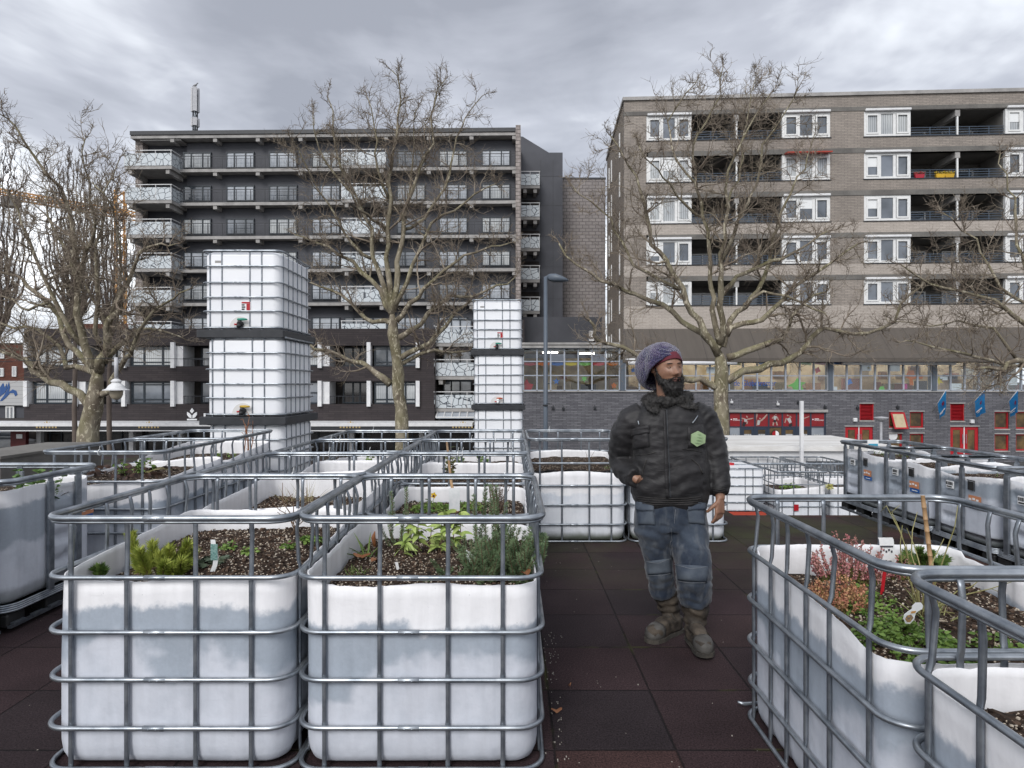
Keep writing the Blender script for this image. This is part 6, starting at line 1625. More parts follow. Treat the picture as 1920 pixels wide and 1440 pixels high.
# labels
def label_strip(name, pts, w, mat, lb, marks=None):
    """bent plastic label; pts centre line in world, w half width"""
    mb = MB(); n = len(pts)
    for p in pts: p = V(p); mb.v += [(p.x-w,p.y,p.z),(p.x+w,p.y,p.z),(p.x+w,p.y+.0015,p.z),(p.x-w,p.y+.0015,p.z)]
    for i in range(n-1):
        for a in range(4): q = (a+1) % 4; mb.f.append((i*4+a,i*4+q,i*4+4+q,i*4+4+a)); mb.m.append(0)
    mb.f.append((0,1,2,3)); mb.m.append(0); mb.f.append(tuple(n*4-1-k_ for k_ in range(4))); mb.m.append(0)
    o = mb.build(name, mat); tag(o, lb, 'plant label', 'plant labels'); return o
def marks(o, rects, mat, nm='label_print'):
    mb = MB()
    for x0_,x1_,z0_,z1_,y_ in rects: mb.box(x0_,x1_,y_-.003,y_-.001,z0_,z1_)
    return mb.build(nm, mat, o, world=False)
b = onz(398,1072,.72); d = b.y
o = label_strip('plant_label', [P(a,c,d) for a, c in ((398,1072),(403,1060),(405,1045),(403,1030),(400,1020),(399,1012))], .011, M['white_plastic'], 'curved plastic plant label with a green picture beside the dwarf pine')
marks(o, [(P(399,0,d).x-.009,P(407,0,d).x+.003,Z(1050,d),Z(1020,d),d)], leafmat('label_green', (.10,.22,.20), (.25,.38,.35), sc_=120), 'label_picture')
b = onz(748,1076,.68); label_strip('plant_label', [P(a,c,b.y) for a, c in ((750,1080),(747,1070),(743,1054))], .007, M['white_plastic'], 'small grey white label stuck in the soil of the front middle planter')
b = onz(905,1062,.69); mb = MB(); mb.obox(P(880+0,1048,b.y-.0), (.022,0,-.012), (.006,.01,.03), (0,.001,0)); o_ = mb.build('plant_label', M['white_plastic']); tag(o_, 'white label lying tilted in the rosemary', 'plant label', 'plant labels')
b = P(852,935,4.05); mb = MB(); mb.box(b.x-.035,b.x+.035,4.05,4.053,Z(958,4.05),Z(915,4.05)); o_ = mb.build('plant_label', M['white_plastic']); tag(o_, 'white card tied to the leaning wooden stake', 'plant label', 'plant labels')
b = onz(1662,1078,.70); d = b.y
o = label_strip('plant_label', [P(a,c,d) for a, c in ((1660,1078),(1663,1050),(1664,1030),(1662,1012),(1660,1008))], .034, M['white_plastic'], 'large white printed plant label in the right front planter')
mk = [(P(1650,0,d).x,P(1674,0,d).x,Z(1026,d),Z(1023,d),d)]+[(P(1650+5*i,0,d).x,P(1653+5*i,0,d).x,Z(1036-3*(i % 2),d),Z(1032-3*(i % 2),d),d) for i in range(5)]+[(P(1655,0,d).x,P(1663,0,d).x,Z(1055,d),Z(1050,d),d),(P(1665,0,d).x,P(1671,0,d).x,Z(1057,d),Z(1051,d),d)]
marks(o, mk, M['dark_clad'])
b = onz(1653,1126,.69); label_strip('label_stick', [P(1652,1126,b.y),P(1656,1095,b.y),P(1659,1072,b.y)], .007, M['red_paint'], 'bright red plastic label stick in the right front planter')
b = onz(1707,1172,.69); d = b.y-.22
mb = MB(); mb.prism([(X(a,d),Z(c,d)) for a, c in ((1694,1160),(1696,1152),(1704,1146),(1710,1142),(1711,1136),(1717,1130),(1727,1130),(1731,1136),(1729,1142),(1722,1146),(1717,1150),(1714,1162),(1706,1170),(1698,1169))], d, d+.002); o = mb.build('plant_label', M['white_plastic']); tag(o, 'small figure eight picture label with orange and blue print', 'plant label', 'plant labels')
mb = MB(); mb.prism([(X(a,d),Z(c,d)) for a, c in ((1697,1160),(1700,1154),(1708,1152),(1712,1158),(1706,1166),(1700,1166))], d-.002, d-.0005); mb.build('label_picture', leafmat('label_photo', (.08,.10,.13), (.45,.25,.08), sc_=160), o)
mb = MB(); mb.prism([(X(a,d),Z(c,d)) for a, c in ((1707,1150),(1709,1146),(1717,1145),(1716,1149))], d-.002, d-.0005); mb.build('label_picture', M['orange'], o)
b = P(1637,832,7.9); b.y = 7.9; mb = MB(); mb.box(b.x-.07,b.x+.07,7.9,7.904,b.z-.09,b.z+.05); o = mb.build('plant_label', M['white_plastic']); tag(o, 'blue and white plant tag on the farthest right hand grey tank', 'plant label', 'plant labels')
mb = MB(); mb.box(b.x-.06,b.x+.06,7.896,7.899,b.z-.05,b.z+.0); mb.build('label_picture', col_mat('label_blue', (.05,.30,.45)), o)
# dry leaves and crumbs
def dryleaf(p, size, rz, lb, name='fallen_leaf'):
    mb = MB(); rng = random.Random(int(p[0]*1000)); pts = []
    for i in range(14): a = i/14*6.283; r = size*(1+.35*math.cos(2*a)+.12*rng.uniform(-1,1)); pts.append((r*math.cos(a), r*.6*math.sin(a), .010*math.cos(2*a)+size*.25*rng.random()))
    mb.v = [(0,0,.004)]+pts; mb.f = [(0,1+i,1+(i+1) % 14) for i in range(14)]; mb.m = [0]*14
    o = mb.build(name, DRY, None, True); o.location = p; o.rotation_euler = (.2,.1,rz); tag(o, lb, 'leaf', 'fallen brown leaves')
dryleaf(onz(1043,1332,.012), .022, .4, 'brown leaf on the rubber tiles beside the front middle planter'); dryleaf(onz(1068,1284,.012), .008, 1, 'tiny brown leaf scrap on the open rubber tiles')
dryleaf(onz(678,1042,.70), .035, .3, 'curled brown leaf behind the bulb leaves'); dryleaf(onz(703,1052,.70), .038, 2, 'larger curled brown leaf in front of the bulb leaves'); dryleaf(onz(985,1075,.74), .03, 1, 'brown leaf caught in the right side of the rosemary')
mb = MB(); rng = random.Random(4)
for _ in range(90):
    f = rng.random(); x_ = .19+rng.gauss(0,.03)+.05*f; y_ = 2.5+1.5*f
    if rng.random() < .12: x_ = rng.uniform(.25,1.1); y_ = rng.uniform(2.4,6)
    s_ = rng.uniform(.001,.0022); mb.obox((x_,y_,s_), (s_,0,0),(0,s_*1.3,0),(0,0,s_))
tag(mb.build('perlite_crumbs', col_mat('perlite_crumb', (.38,.35,.31), .9)), 'pale perlite crumbs scattered along the tile edge', kind='stuff')
mb = MB(); p = onz(1395,1320,.03); mb.tube([p+V((-.03,0,.01)),p,p+V((.06,.01,.0)),p+V((.10,.0,.02))], [.006,.009,.007,.004], 8); o_ = mb.build('loose_clip', M['galv'], None, True); tag(o_, 'small loose metal clip at the foot of the right front planter', 'clip')
# ================================================================== the man
DM = 3.92
man = root('person', V((X(1262,DM),DM,0)), 'bearded man in black work jacket, purple knitted hat and worn blue work trousers walking forward', 'person')
def Q(px, py, dd=0.0): return P(px, py, DM+dd)
KM = DM/F     # metres per pixel
def fused(name, mb, mat, voxel, smooth=2, parent=man, disp=None, sub=0):
    """one continuous skin from overlapping lofts"""
    me0 = mb.mesh(name+'_src', mat); tmp = bpy.data.objects.new(name+'_src', me0); COL.objects.link(tmp)
    m = tmp.modifiers.new('r', 'REMESH'); m.mode = 'VOXEL'; m.voxel_size = voxel; m.use_smooth_shade = True
    if smooth: s = tmp.modifiers.new('s', 'SMOOTH'); s.iterations = smooth; s.factor = .5
    dg = bpy.context.evaluated_depsgraph_get(); bpy.context.view_layer.update()
    me = bpy.data.meshes.new_from_object(tmp.evaluated_get(bpy.context.evaluated_depsgraph_get())); me.name = name
    bpy.data.objects.remove(tmp); bpy.data.meshes.remove(me0)
    if disp:
        nr = [v.normal.copy() for v in me.vertices]
        for v, n in zip(me.vertices, nr): v.co += n*disp(v.co, n)
        me.update()
    bv = BVHTree.FromPolygons([v.co.copy() for v in me.vertices], [tuple(p.vertices) for p in me.polygons])
    off = wloc(parent)
    for v in me.vertices: v.co -= off
    me.polygons.foreach_set('use_smooth', [True]*len(me.polygons)); me.materials.clear(); me.materials.append(mat)
    return share(name, me, parent), bv
def ell(mb, stations, n=24, e=2.3):
    """stations: (centre, half width x, half depth, [tilt axis]) stacked along a path, sections kept perpendicular to it"""
    cs = [V(s[0]) for s in stations]; secs = []
    for i, s in enumerate(stations):
        t = (cs[min(i+1,len(cs)-1)]-cs[max(i-1,0)]).normalized()
        ax = V((1,0,0)) - t*t.x; 
        if ax.length < .3: ax = V((0,1,0))-t*t.y
        ax.normalize(); ay = t.cross(ax)
        secs.append((cs[i], ax*s[1], ay*s[2], e))
    mb.loft(secs, n)
# materials
skinm, t, b_ = newmat('brown_skin'); co_ = coords(t)
setb(t, b_, Base_Color=mixc(t, ramp(t, noi(t, co_, 30, 4), (.35,0.), (.65,1.)), (.215,.112,.072), (.29,.155,.10)), Roughness=.48); b_.inputs['Subsurface Weight'].default_value = .08; b_.inputs['Subsurface Radius'].default_value = (.01,.004,.002)
jm, t, b_ = newmat('black_jacket_cloth'); co_ = coords(t)
c = mixc(t, ramp(t, noi(t, co_, 4.5, 6, .65), (.38,0.), (.68,1.)), (.0085,.008,.0088), (.024,.0225,.024))
c = mixc(t, ramp(t, noi(t, co_, 14, 5, .7), (.58,0.), (.75,.5)), c, (.05,.047,.046))
setb(t, b_, Base_Color=c, Roughness=.55, Specular_IOR_Level=.32); b_.inputs['Sheen Weight'].default_value = .06; bumpn(t, b_, math_(t, 'ADD', noi(t, N(t, 'ShaderNodeVectorMath', {'operation': 'MULTIPLY'}, i0=co_, i1=(1,1,2.2)).outputs[0], 7, 5, .55, 1.2), math_(t, 'MULTIPLY', noi(t, co_, 300, 2), .08)), .24, .03)
denim, t, b_ = newmat('worn_denim'); co_ = coords(t)
c = mixc(t, ramp(t, noi(t, co_, 5.0, 6, .6), (.38,0.), (.66,1.)), (.013,.020,.036), (.052,.066,.088))
c = mixc(t, ramp(t, noi(t, N(t, 'ShaderNodeVectorMath', {'operation': 'MULTIPLY'}, i0=co_, i1=(1.5,1,.5)).outputs[0], 14, 5), (.5,0.), (.8,.55)), c, (.16,.17,.18))
setb(t, b_, Base_Color=c, Roughness=.85, Specular_IOR_Level=.2); b_.inputs['Sheen Weight'].default_value = .2; bumpn(t, b_, math_(t, 'ADD', noi(t, co_, 22, 5), math_(t, 'MULTIPLY', noi(t, co_, 400, 2), .15)), .4, .01)
denim2 = simple('worn_denim_patch', (.034,.046,.070), (.10,.118,.14), 9, .85, bs=.3, bscale=300, lo=.3, hi=.7)
stitch = simple('pale_stitching', (.15,.16,.175), None, rough=.8)
bootm = simple('muddy_leather', (.030,.024,.019), (.088,.070,.053), 11, .75, bs=.6, bscale=30, bd=.008, lo=.4, hi=.6, fine=.3)
capm = simple('worn_toe_cap', (.045,.042,.039), (.10,.095,.088), 12, .6, bs=.3, bscale=60)
solem = simple('rubber_sole', (.03,.028,.025), (.07,.062,.052), 14, .85)
hairm = simple('black_hair', (.006,.005,.005), (.016,.014,.013), 40, .6)
furm = simple('black_fur', (.010,.0095,.0095), (.035,.032,.030), 25, .7)
burg = simple('burgundy_cap', (.115,.018,.030), (.085,.014,.022), 20, .85, bs=.3, bscale=200)
# knitted hat: two colours of yarn in ribs
knit, t, b_ = newmat('purple_knit'); co_ = coords(t)
vo = N(t, 'ShaderNodeTexVoronoi', Vector=N(t, 'ShaderNodeVectorMath', {'operation': 'MULTIPLY'}, i0=co_, i1=(1,1,1.25)).outputs[0], Scale=95.0, Randomness=.55)
h_ = ramp(t, vo.outputs['Distance'], (.0,1.), (.75,0.))
c = mixc(t, ramp(t, noi(t, co_, 16, 3), (.4,0.), (.6,1.)), (.066,.046,.118), (.034,.032,.092))
c = mixc(t, 1.0, c, ramp(t, h_, (0,.35), (.7,1.25)), 'MULTIPLY')
setb(t, b_, Base_Color=c, Roughness=.95, Specular_IOR_Level=.1); b_.inputs['Sheen Weight'].default_value = .5; bumpn(t, b_, h_, .9, .008)

# ---- jacket
mb = MB()
ell(mb, [(Q(1257,948,.0),.208,.145),(Q(1257,938,0),.225,.158),(Q(1256,915,0),.246,.172),(Q(1255,880,0),.240,.170),(Q(1253,845,0),.228,.160),(Q(1252,815,0),.232,.155),(Q(1251,790,.0),.238,.145),(Q(1250,772,.0),.212,.128),(Q(1250,758,.0),.150,.108),(Q(1250,746,0),.100,.095)], 40, 2.6)
ell(mb, [(Q(1205,778,.01),.085,.09),(Q(1183,788,.02),.088,.095),(Q(1171,812,.04),.086,.092),(Q(1165,840,.07),.082,.088),(Q(1164,862,.09),.080,.088),(Q(1170,880,.03),.074,.078),(Q(1181,890,-.04),.066,.068),(Q(1192,897,-.11),.058,.058)], 24, 2.2)
ell(mb, [(Q(1297,774,.01),.085,.09),(Q(1317,784,.01),.09,.095),(Q(1329,810,.01),.086,.092),(Q(1337,840,.01),.083,.088),(Q(1342,868,-.01),.078,.083),(Q(1346,895,-.04),.072,.076),(Q(1348.5,917,-.07),.064,.066),(Q(1349.5,927,-.085),.050,.052)], 24, 2.2)
def folds(co, n):
    p = co; w1 = noise.noise(V((p.x*9, p.y*9, p.z*9)))*.0045; w2 = noise.noise(V((p.x*22+4, p.y*22, p.z*34)))*.005
    arm = 0
    px = CX + p.x/p.y*F; py = CY - (p.z-EYE)/p.y*F
    if px < 1196 or px > 1318: arm = .0034*math.sin((py + (px-1250)*(.8 if px > 1250 else -.8))*.27 + 7*noise.noise(p*5)) * (.3+1.2*abs(noise.noise(p*6+V((3,0,0)))))
    hem = .003*math.sin(py*.17+(px-1256)*.05+5*noise.noise(p*5)) if py > 850 and 1196 < px < 1318 else 0
    return w1+w2+arm+hem
jk, bj = fused('jacket', mb, jm, .0085, 3, disp=folds)
def surf(bv, px, py, off=.002):
    o = V((0,0,EYE)); d = (P(px,py,1.0)-o).normalized(); h = bv.ray_cast(o, d)
    if h[0] is None: return None
    return h[0] + h[1]*off*(1 if h[1].dot(d) < 0 else -1)
def patch(bv, quad, nu, nv, off, thick, name, mat, parent, edge=0.0):
    """cloth piece laid over the garment: quad = four pixel corners"""
    pts = []; (a, b, c, d) = [V((p[0],p[1],0)) for p in quad]; last = None
    for j in range(nv+1):
        for i in range(nu+1):
            u, v = i/nu, j/nv; p = a.lerp(b,u).lerp(d.lerp(c,u),v)
            e = min(u,1-u,v,1-v); s = surf(bv, p.x, p.y, off + (edge*min(1, e*6) if edge else 0))
            if s is None: s = last or Q(p.x,p.y,-.1)
            last = s; pts.append(s)
    vs = pts + [p+V((0,thick,0)) for p in pts]; n = len(pts); fs = []; W = nu+1
    for j in range(nv):
        for i in range(nu): q = j*W+i; fs.append((q,q+1,q+W+1,q+W)); fs.append((n+q,n+q+W,n+q+W+1,n+q+1))
    for i in range(nu): fs.append((i,n+i,n+i+1,i+1)); q = nv*W+i; fs.append((q,q+1,n+q+1,n+q))
    for j in range(nv): q = j*W; fs.append((q,q+W,n+q+W,n+q)); q = j*W+nu; fs.append((q,n+q,n+q+W,q+W))
    m_ = MB(); m_.add(vs, fs); return m_.build(name, mat, parent, True, world=True)
def line(bv, pix, rad, name, mat, parent, off=.002, n=6):
    pts = []
    for i in range(len(pix)-1):
        for j in range(8):
            s = surf(bv, pix[i][0]+(pix[i+1][0]-pix[i][0])*j/8, pix[i][1]+(pix[i+1][1]-pix[i][1])*j/8, off)
            if s: pts.append(s)
    m_ = MB(); m_.tube(pts, rad, n); return m_.build(name, mat, parent, True, world=True)
line(bj, [(1250,766),(1251,800),(1253,840),(1255,880),(1256,915),(1257,936)], .0045, 'zip', M['black_steel'], jk, .001)
patch(bj, [(1243,768),(1248,768),(1254,934),(1248,934)], 2, 24, .006, .004, 'zip_flap', jm, jk)
patch(bj, [(1185,812),(1216,806),(1219,838),(1188,842)], 8, 8, .004, .005, 'pocket', jm, jk, .008)
patch(bj, [(1183,804),(1217,797),(1219,812),(1184,818)], 8, 4, .012, .005, 'pocket_flap', jm, jk)
patch(bj, [(1288,800),(1318,795),(1320,838),(1290,840)], 8, 8, .003, .005, 'pocket', jm, jk, .006)
line(bj, [(1198,790),(1200,797)], .0035, 'zip_puller', M['galv'], jk, .012); line(bj, [(1307,780),(1302,788),(1297,794)], .0035, 'zip_puller', M['galv'], jk, .006)
line(bj, [(1191,853),(1213,852),(1232,847)], .003, 'seam', furm, jk, .001); line(bj, [(1280,842),(1300,844),(1317,848)], .003, 'seam', furm, jk, .001); line(bj, [(1296,860),(1310,872),(1318,890)], .004, 'seam', furm, jk, .001); line(bj, [(1212,862),(1206,880),(1203,900)], .004, 'seam', furm, jk, .001)
# hexagonal badge
cx_, cy_ = 1304.5, 822; hexp = [(cx_+13.8*math.cos(R(a)), cy_+15.0*math.sin(R(a))) for a in (-90,-30,30,90,150,210)]
hp = [surf(bj, x_, y_, .014) for x_, y_ in hexp]; hc = sum(hp, V())/6; hn = (surf(bj, cx_, cy_, .05)-surf(bj, cx_, cy_, .0)).normalized(); hp = [p - hn*((p-hc).dot(hn)) for p in hp]; hc = hc + hn*.010; hp = [p+hn*.010 for p in hp]
mb = MB(); mb.add([hc+V((0,-.003,0))]+hp+[p+V((0,.012,0)) for p in hp], [(0,1+i,1+(i+1) % 6) for i in range(6)]+[(1+i,7+i,7+(i+1) % 6,1+(i+1) % 6) for i in range(6)])
bd = mb.build('badge', simple('pale_green_badge', (.36,.47,.27), (.32,.43,.24), 40, .5), jk, world=True)
mb = MB()
for k_, (y_, w_) in enumerate(((814,5),(819,7.5),(824,8),(829,6))):
    a = hc+V((-w_*KM,-.0055,(cy_-y_)*KM)); mb.obox(a+V((w_*KM,0,0)), (w_*KM,0,0), (0,.0008,0), (0,0,.0022))
mb.build('badge_print', simple('badge_print_green', (.22,.33,.17), None), bd, world=True)
for yy in (934,938,942,946): line(bj, [(1196,yy-3),(1225,yy),(1257,yy+1),(1290,yy),(1318,yy-3)], .0028, 'hem_rib', furm, jk, .0005)
for yy in (917,921,925): line(bj, [(1337,yy-1),(1349,yy+1),(1361,yy-1)], .0025, 'cuff_rib', furm, jk, .0005)
# fur collar
mb = MB(); cpts = []; crad = []; rng = random.Random(2)
for k_ in range(22):
    a = k_/22*2*math.pi; x_ = 1250+37*math.cos(a); dd = -.105*math.sin(a)+.0; y_ = 748+6*math.sin(a)-5*(math.cos(a)*.5)
    cpts.append(Q(x_, y_, dd)); crad.append(.036+.006*math.sin(a*3+1))
mb.tube(cpts, crad, 10, closed=True, cap=False)
mb.loft([(Q(1222,752,-.09),(.05,0,0),(0,.03,.03),2),(Q(1224,765,-.115),(.045,0,0),(0,.03,.02),2),(Q(1228,774,-.125),(.022,0,0),(0,.02,.01),2)], 12)
mb.loft([(Q(1276,752,-.09),(.05,0,0),(0,.03,.03),2),(Q(1290,760,-.10),(.055,0,0),(0,.03,.02),2),(Q(1302,766,-.09),(.025,0,0),(0,.02,.01),2)], 12)
def tufts(co, n): return .010*noise.noise(co*38)+.006*noise.noise(co*90)
cl_, bc = fused('fur_collar', mb, furm, .007, 1, disp=tufts)
mb = MB(); me = cl_.data; off = wloc(man)
for v in me.vertices:
    if rng.random() < .55: blade(mb, v.co+off, v.normal+jit(rng,.6)+V((0,0,-.3)), rng.uniform(.010,.024), .0011, .4, 2, rng)
mb.build('fur', furm, cl_, world=True)

# ---- trousers
mb = MB()
ell(mb, [(Q(1257,925,0),.205,.140),(Q(1257,950,0),.222,.150),(Q(1257,972,0),.224,.150),(Q(1257,990,0),.205,.14)], 32, 2.5)
ell(mb, [(Q(1225,965,.0),.115,.135),(Q(1226,990,.0),.122,.130),(Q(1230,1020,.02),.100,.112),(Q(1235,1050,.03),.086,.098),(Q(1236,1068,.03),.083,.092),(Q(1240,1090,.06),.081,.086),(Q(1242,1105,.07),.086,.088),(Q(1244,1113,.075),.082,.084)], 26, 2.2)
ell(mb, [(Q(1288,965,.0),.118,.135),(Q(1289,990,-.02),.126,.132),(Q(1293,1022,-.07),.115,.122),(Q(1298,1050,-.13),.108,.112),(Q(1300,1072,-.15),.106,.108),(Q(1301,1096,-.13),.100,.100),(Q(1302,1114,-.11),.104,.104),(Q(1302,1126,-.10),.098,.098)], 26, 2.2)
def tfold(co, n):
    p = co; px = CX + p.x/p.y*F; py = CY - (p.z-EYE)/p.y*F
    w = .009*noise.noise(V((p.x*12,p.y*12,p.z*9))) + .004*noise.noise(p*34)
    if py > 1080: w += .0045*math.sin(py*.33+(px % 60)*.06+6*noise.noise(p*8))*(.4+abs(noise.noise(p*7)))
    elif 985 < py < 1030: w += .004*math.sin((py-(px-1257)*.7)*.25+5*noise.noise(p*6))
    return w
tr_, bt = fused('trousers', mb, denim, .0085, 3, disp=tfold)
for nm, quads in (('cargo_pocket', [[(1196,951),(1225,953),(1229,985),(1198,984)],[(1288,951),(1320,948),(1321,984),(1291,981)]]),):
    for qd in quads: patch(bt, qd, 8, 8, .004, .004, nm, denim2, tr_, .010)
for qd in ([(1195,941),(1225,943),(1227,958),(1196,957)],[(1287,940),(1320,938),(1321,955),(1289,957)]): patch(bt, qd, 8, 4, .016, .004, 'pocket_flap', denim2, tr_)
patch(bt, [(1213,1052),(1257,1047),(1259,1074),(1216,1078)], 10, 7, .004, .004, 'knee_patch', denim2, tr_, .004); patch(bt, [(1268,1058),(1327,1062),(1325,1092),(1272,1088)], 10, 7, .004, .004, 'knee_patch', denim2, tr_, .004)
for pp in ([(1213,1052),(1235,1055),(1257,1046)],[(1216,1078),(1240,1080),(1258,1073)],[(1266,1058),(1295,1066),(1328,1063)],[(1270,1088),(1298,1093),(1325,1091)],[(1258,990),(1258,1020),(1258,1045)],[(1266,955),(1264,985)]): line(bt, pp, .0013, 'stitching', stitch, tr_, .0075)

# ---- boots
def boot(shaft, heel, toe, nm):
    mb = MB(); heel, toe = V(heel), V(toe); ax = (toe-heel); L = ax.length; ax.normalize(); sd = ax.cross(V((0,0,1))).normalized(); up = sd.cross(ax)
    def at(f, s, h): return heel + ax*L*f + sd*s + up*h
    mb.loft([(V(c), V((r,0,0)), V((0,r*1.02,0)), 2.2) for c, r in shaft] + [(at(.18,0,.10), sd*.052, ax*.075, 2.2),(at(.22,0,.03), sd*.05, ax*.09, 2.2)], 20)
    mb.loft([(at(-.02,0,.045), sd*.032, up*.032, 2.3),(at(.06,0,.05), sd*.042, up*.045, 2.5),(at(.3,0,.07), sd*.046, up*.065, 2.5),(at(.5,0,.063), sd*.050, up*.058, 2.6),(at(.7,0,.053), sd*.056, up*.050, 2.6),(at(.88,0,.048), sd*.053, up*.046, 2.5),(at(.97,0,.042), sd*.038, up*.034, 2.3),(at(1.0,0,.04), sd*.018, up*.018, 2)], 20)
    def wr(co, n): return .006*noise.noise(co*24) + .004*math.sin(co.z*95+4*noise.noise(co*11))*(1 if co.z > .10 else 0)
    b, bv = fused('boot', mb, bootm, .0065, 2, disp=wr)
    m2 = MB(); m2.loft([(at(.66,0,.052), sd*.0555, up*.050, 2.5),(at(.74,0,.052), sd*.0575, up*.051, 2.5),(at(.88,0,.047), sd*.053, up*.046, 2.4),(at(.975,0,.042), sd*.037, up*.033, 2.2),(at(1.015,0,.04), sd*.018, up*.018, 2)], 22); m2.build('toe_cap', capm, b, True, world=True)
    m2 = MB(); pl = [(-.05,.03),(.0,.045),(.2,.047),(.45,.048),(.72,.060),(.9,.055),(1.0,.034),(1.035,.0)]; ring = [(f, s) for f, s in pl] + [(f, -s) for f, s in reversed(pl[:-1])]; n = len(ring)
    vs = [at(f, s, -.002) for f, s in ring] + [at(f, s*1.0, .022) for f, s in ring]
    m2.add(vs, [tuple(range(n-1,-1,-1)), tuple(range(n,2*n))]+[(i,(i+1) % n,n+(i+1) % n,n+i) for i in range(n)]); m2.build('sole', solem, b, world=True)
    m2 = MB()
    for k_ in range(5):
        f = .30+.075*k_; m2.tube([at(f,-.045,.100-.012*k_), at(f+.03,-.02,.136-.016*k_), at(f+.03,.02,.136-.016*k_), at(f,.045,.100-.012*k_)], .0045, 6)
    m2.build('laces', solem, b, True, world=True)
    return b
def gz(p, z=.006): p = V(p); return V((p.x, p.y, z))
h1 = onz(1273,1180,.0); h1 = V((X(1272,4.02),4.02,.003)); t1 = V((X(1216,3.83),3.83,.003))
boot([(Q(1245,1104,.075),.078),(Q(1250,1125,.085),.074),(Q(1257,1150,.095),.062)], h1, t1, 'rear')
h2 = V((X(1296,3.82),3.82,.030)); t2 = V((X(1326,3.58),3.58,.022))
boot([(Q(1302,1116,-.10),.086),(Q(1303,1140,-.105),.079),(Q(1303,1168,-.11),.064)], h2, t2, 'front')

# ---- body: head, neck, hands as one skin with the hidden torso between them
PSI = R(14); fwd = V((math.sin(PSI), -math.cos(PSI), 0)); rgt = V((math.cos(PSI), math.sin(PSI), 0)); upv = V((0,0,1))
HC = Q(1251,692,-.01); HS = 1.12
tilt = Matrix.Rotation(R(3), 3, fwd)
def H(x_, y_, z_): return HC + tilt @ (rgt*x_ + fwd*y_ + upv*z_)*HS
def headsurf(th, ph):
    """th from the crown, ph around, 0 = forward"""
    sx, sy, sz = math.sin(th)*math.sin(ph), math.sin(th)*math.cos(ph), math.cos(th)
    x_, y_, z_ = .076*sx, .098*sy, .118*sz
    if z_ < 0: x_ *= 1 - .22*(-z_/.118)**1.5; y_ = y_*(1-.10*(-z_/.118)) + (.006 if y_ > 0 else .010)*(-z_/.118)
    if sy > 0: y_ *= .955
    def g(cx_, cz_, w_, h_): return math.exp(-((x_-cx_)/w_)**2-((z_-cz_)/h_)**2) if sy > 0 else 0
    d = 0
    d += .026*g(0,-.026,.013,.012) + .017*g(0,-.010,.010,.018) + .008*g(.013,-.030,.008,.008)+.008*g(-.013,-.030,.008,.008)
    d += .006*g(.028,.030,.022,.008)+.006*g(-.028,.030,.022,.008)
    d -= .009*g(.030,.010,.016,.012)+.009*g(-.030,.010,.016,.012)
    d += .006*g(.040,-.020,.020,.016)+.006*g(-.040,-.020,.020,.016)
    d += .009*g(0,-.055,.026,.007) + .010*g(0,-.068,.022,.008) - .004*g(0,-.0615,.026,.003)
    return H(x_, y_+d, z_)
mb = MB(); nu, nv = 56, 44; 
for j in range(nv+1):
    for i in range(nu): mb.v.append(tuple(headsurf(math.pi*(.02+.96*j/nv), 2*math.pi*i/nu)))
for j in range(nv):
    for i in range(nu): a = j*nu+i; b2 = j*nu+(i+1) % nu; mb.f.append((a,b2,b2+nu,a+nu)); mb.m.append(0)
mb.f.append(tuple(range(nu))); mb.m.append(0); mb.f.append(tuple(reversed(range(nv*nu,(nv+1)*nu)))); mb.m.append(0)
for s_ in (-1,1): mb.loft([(H(s_*.070,-.012,.0),rgt*.006,upv*.01,2),(H(s_*.079,-.016,.006),fwd*.017,upv*.030,2),(H(s_*.086,-.022,.006),fwd*.014,upv*.027,2)], 14)
ell(mb, [(H(0,-.03,-.05),.058,.062),(Q(1250,742,.02),.060,.062),(Q(1250,765,.02),.075,.07),(Q(1250,800,.02),.15,.09),(Q(1254,880,.02),.16,.09),(Q(1257,945,.02),.15,.09)], 24, 2)
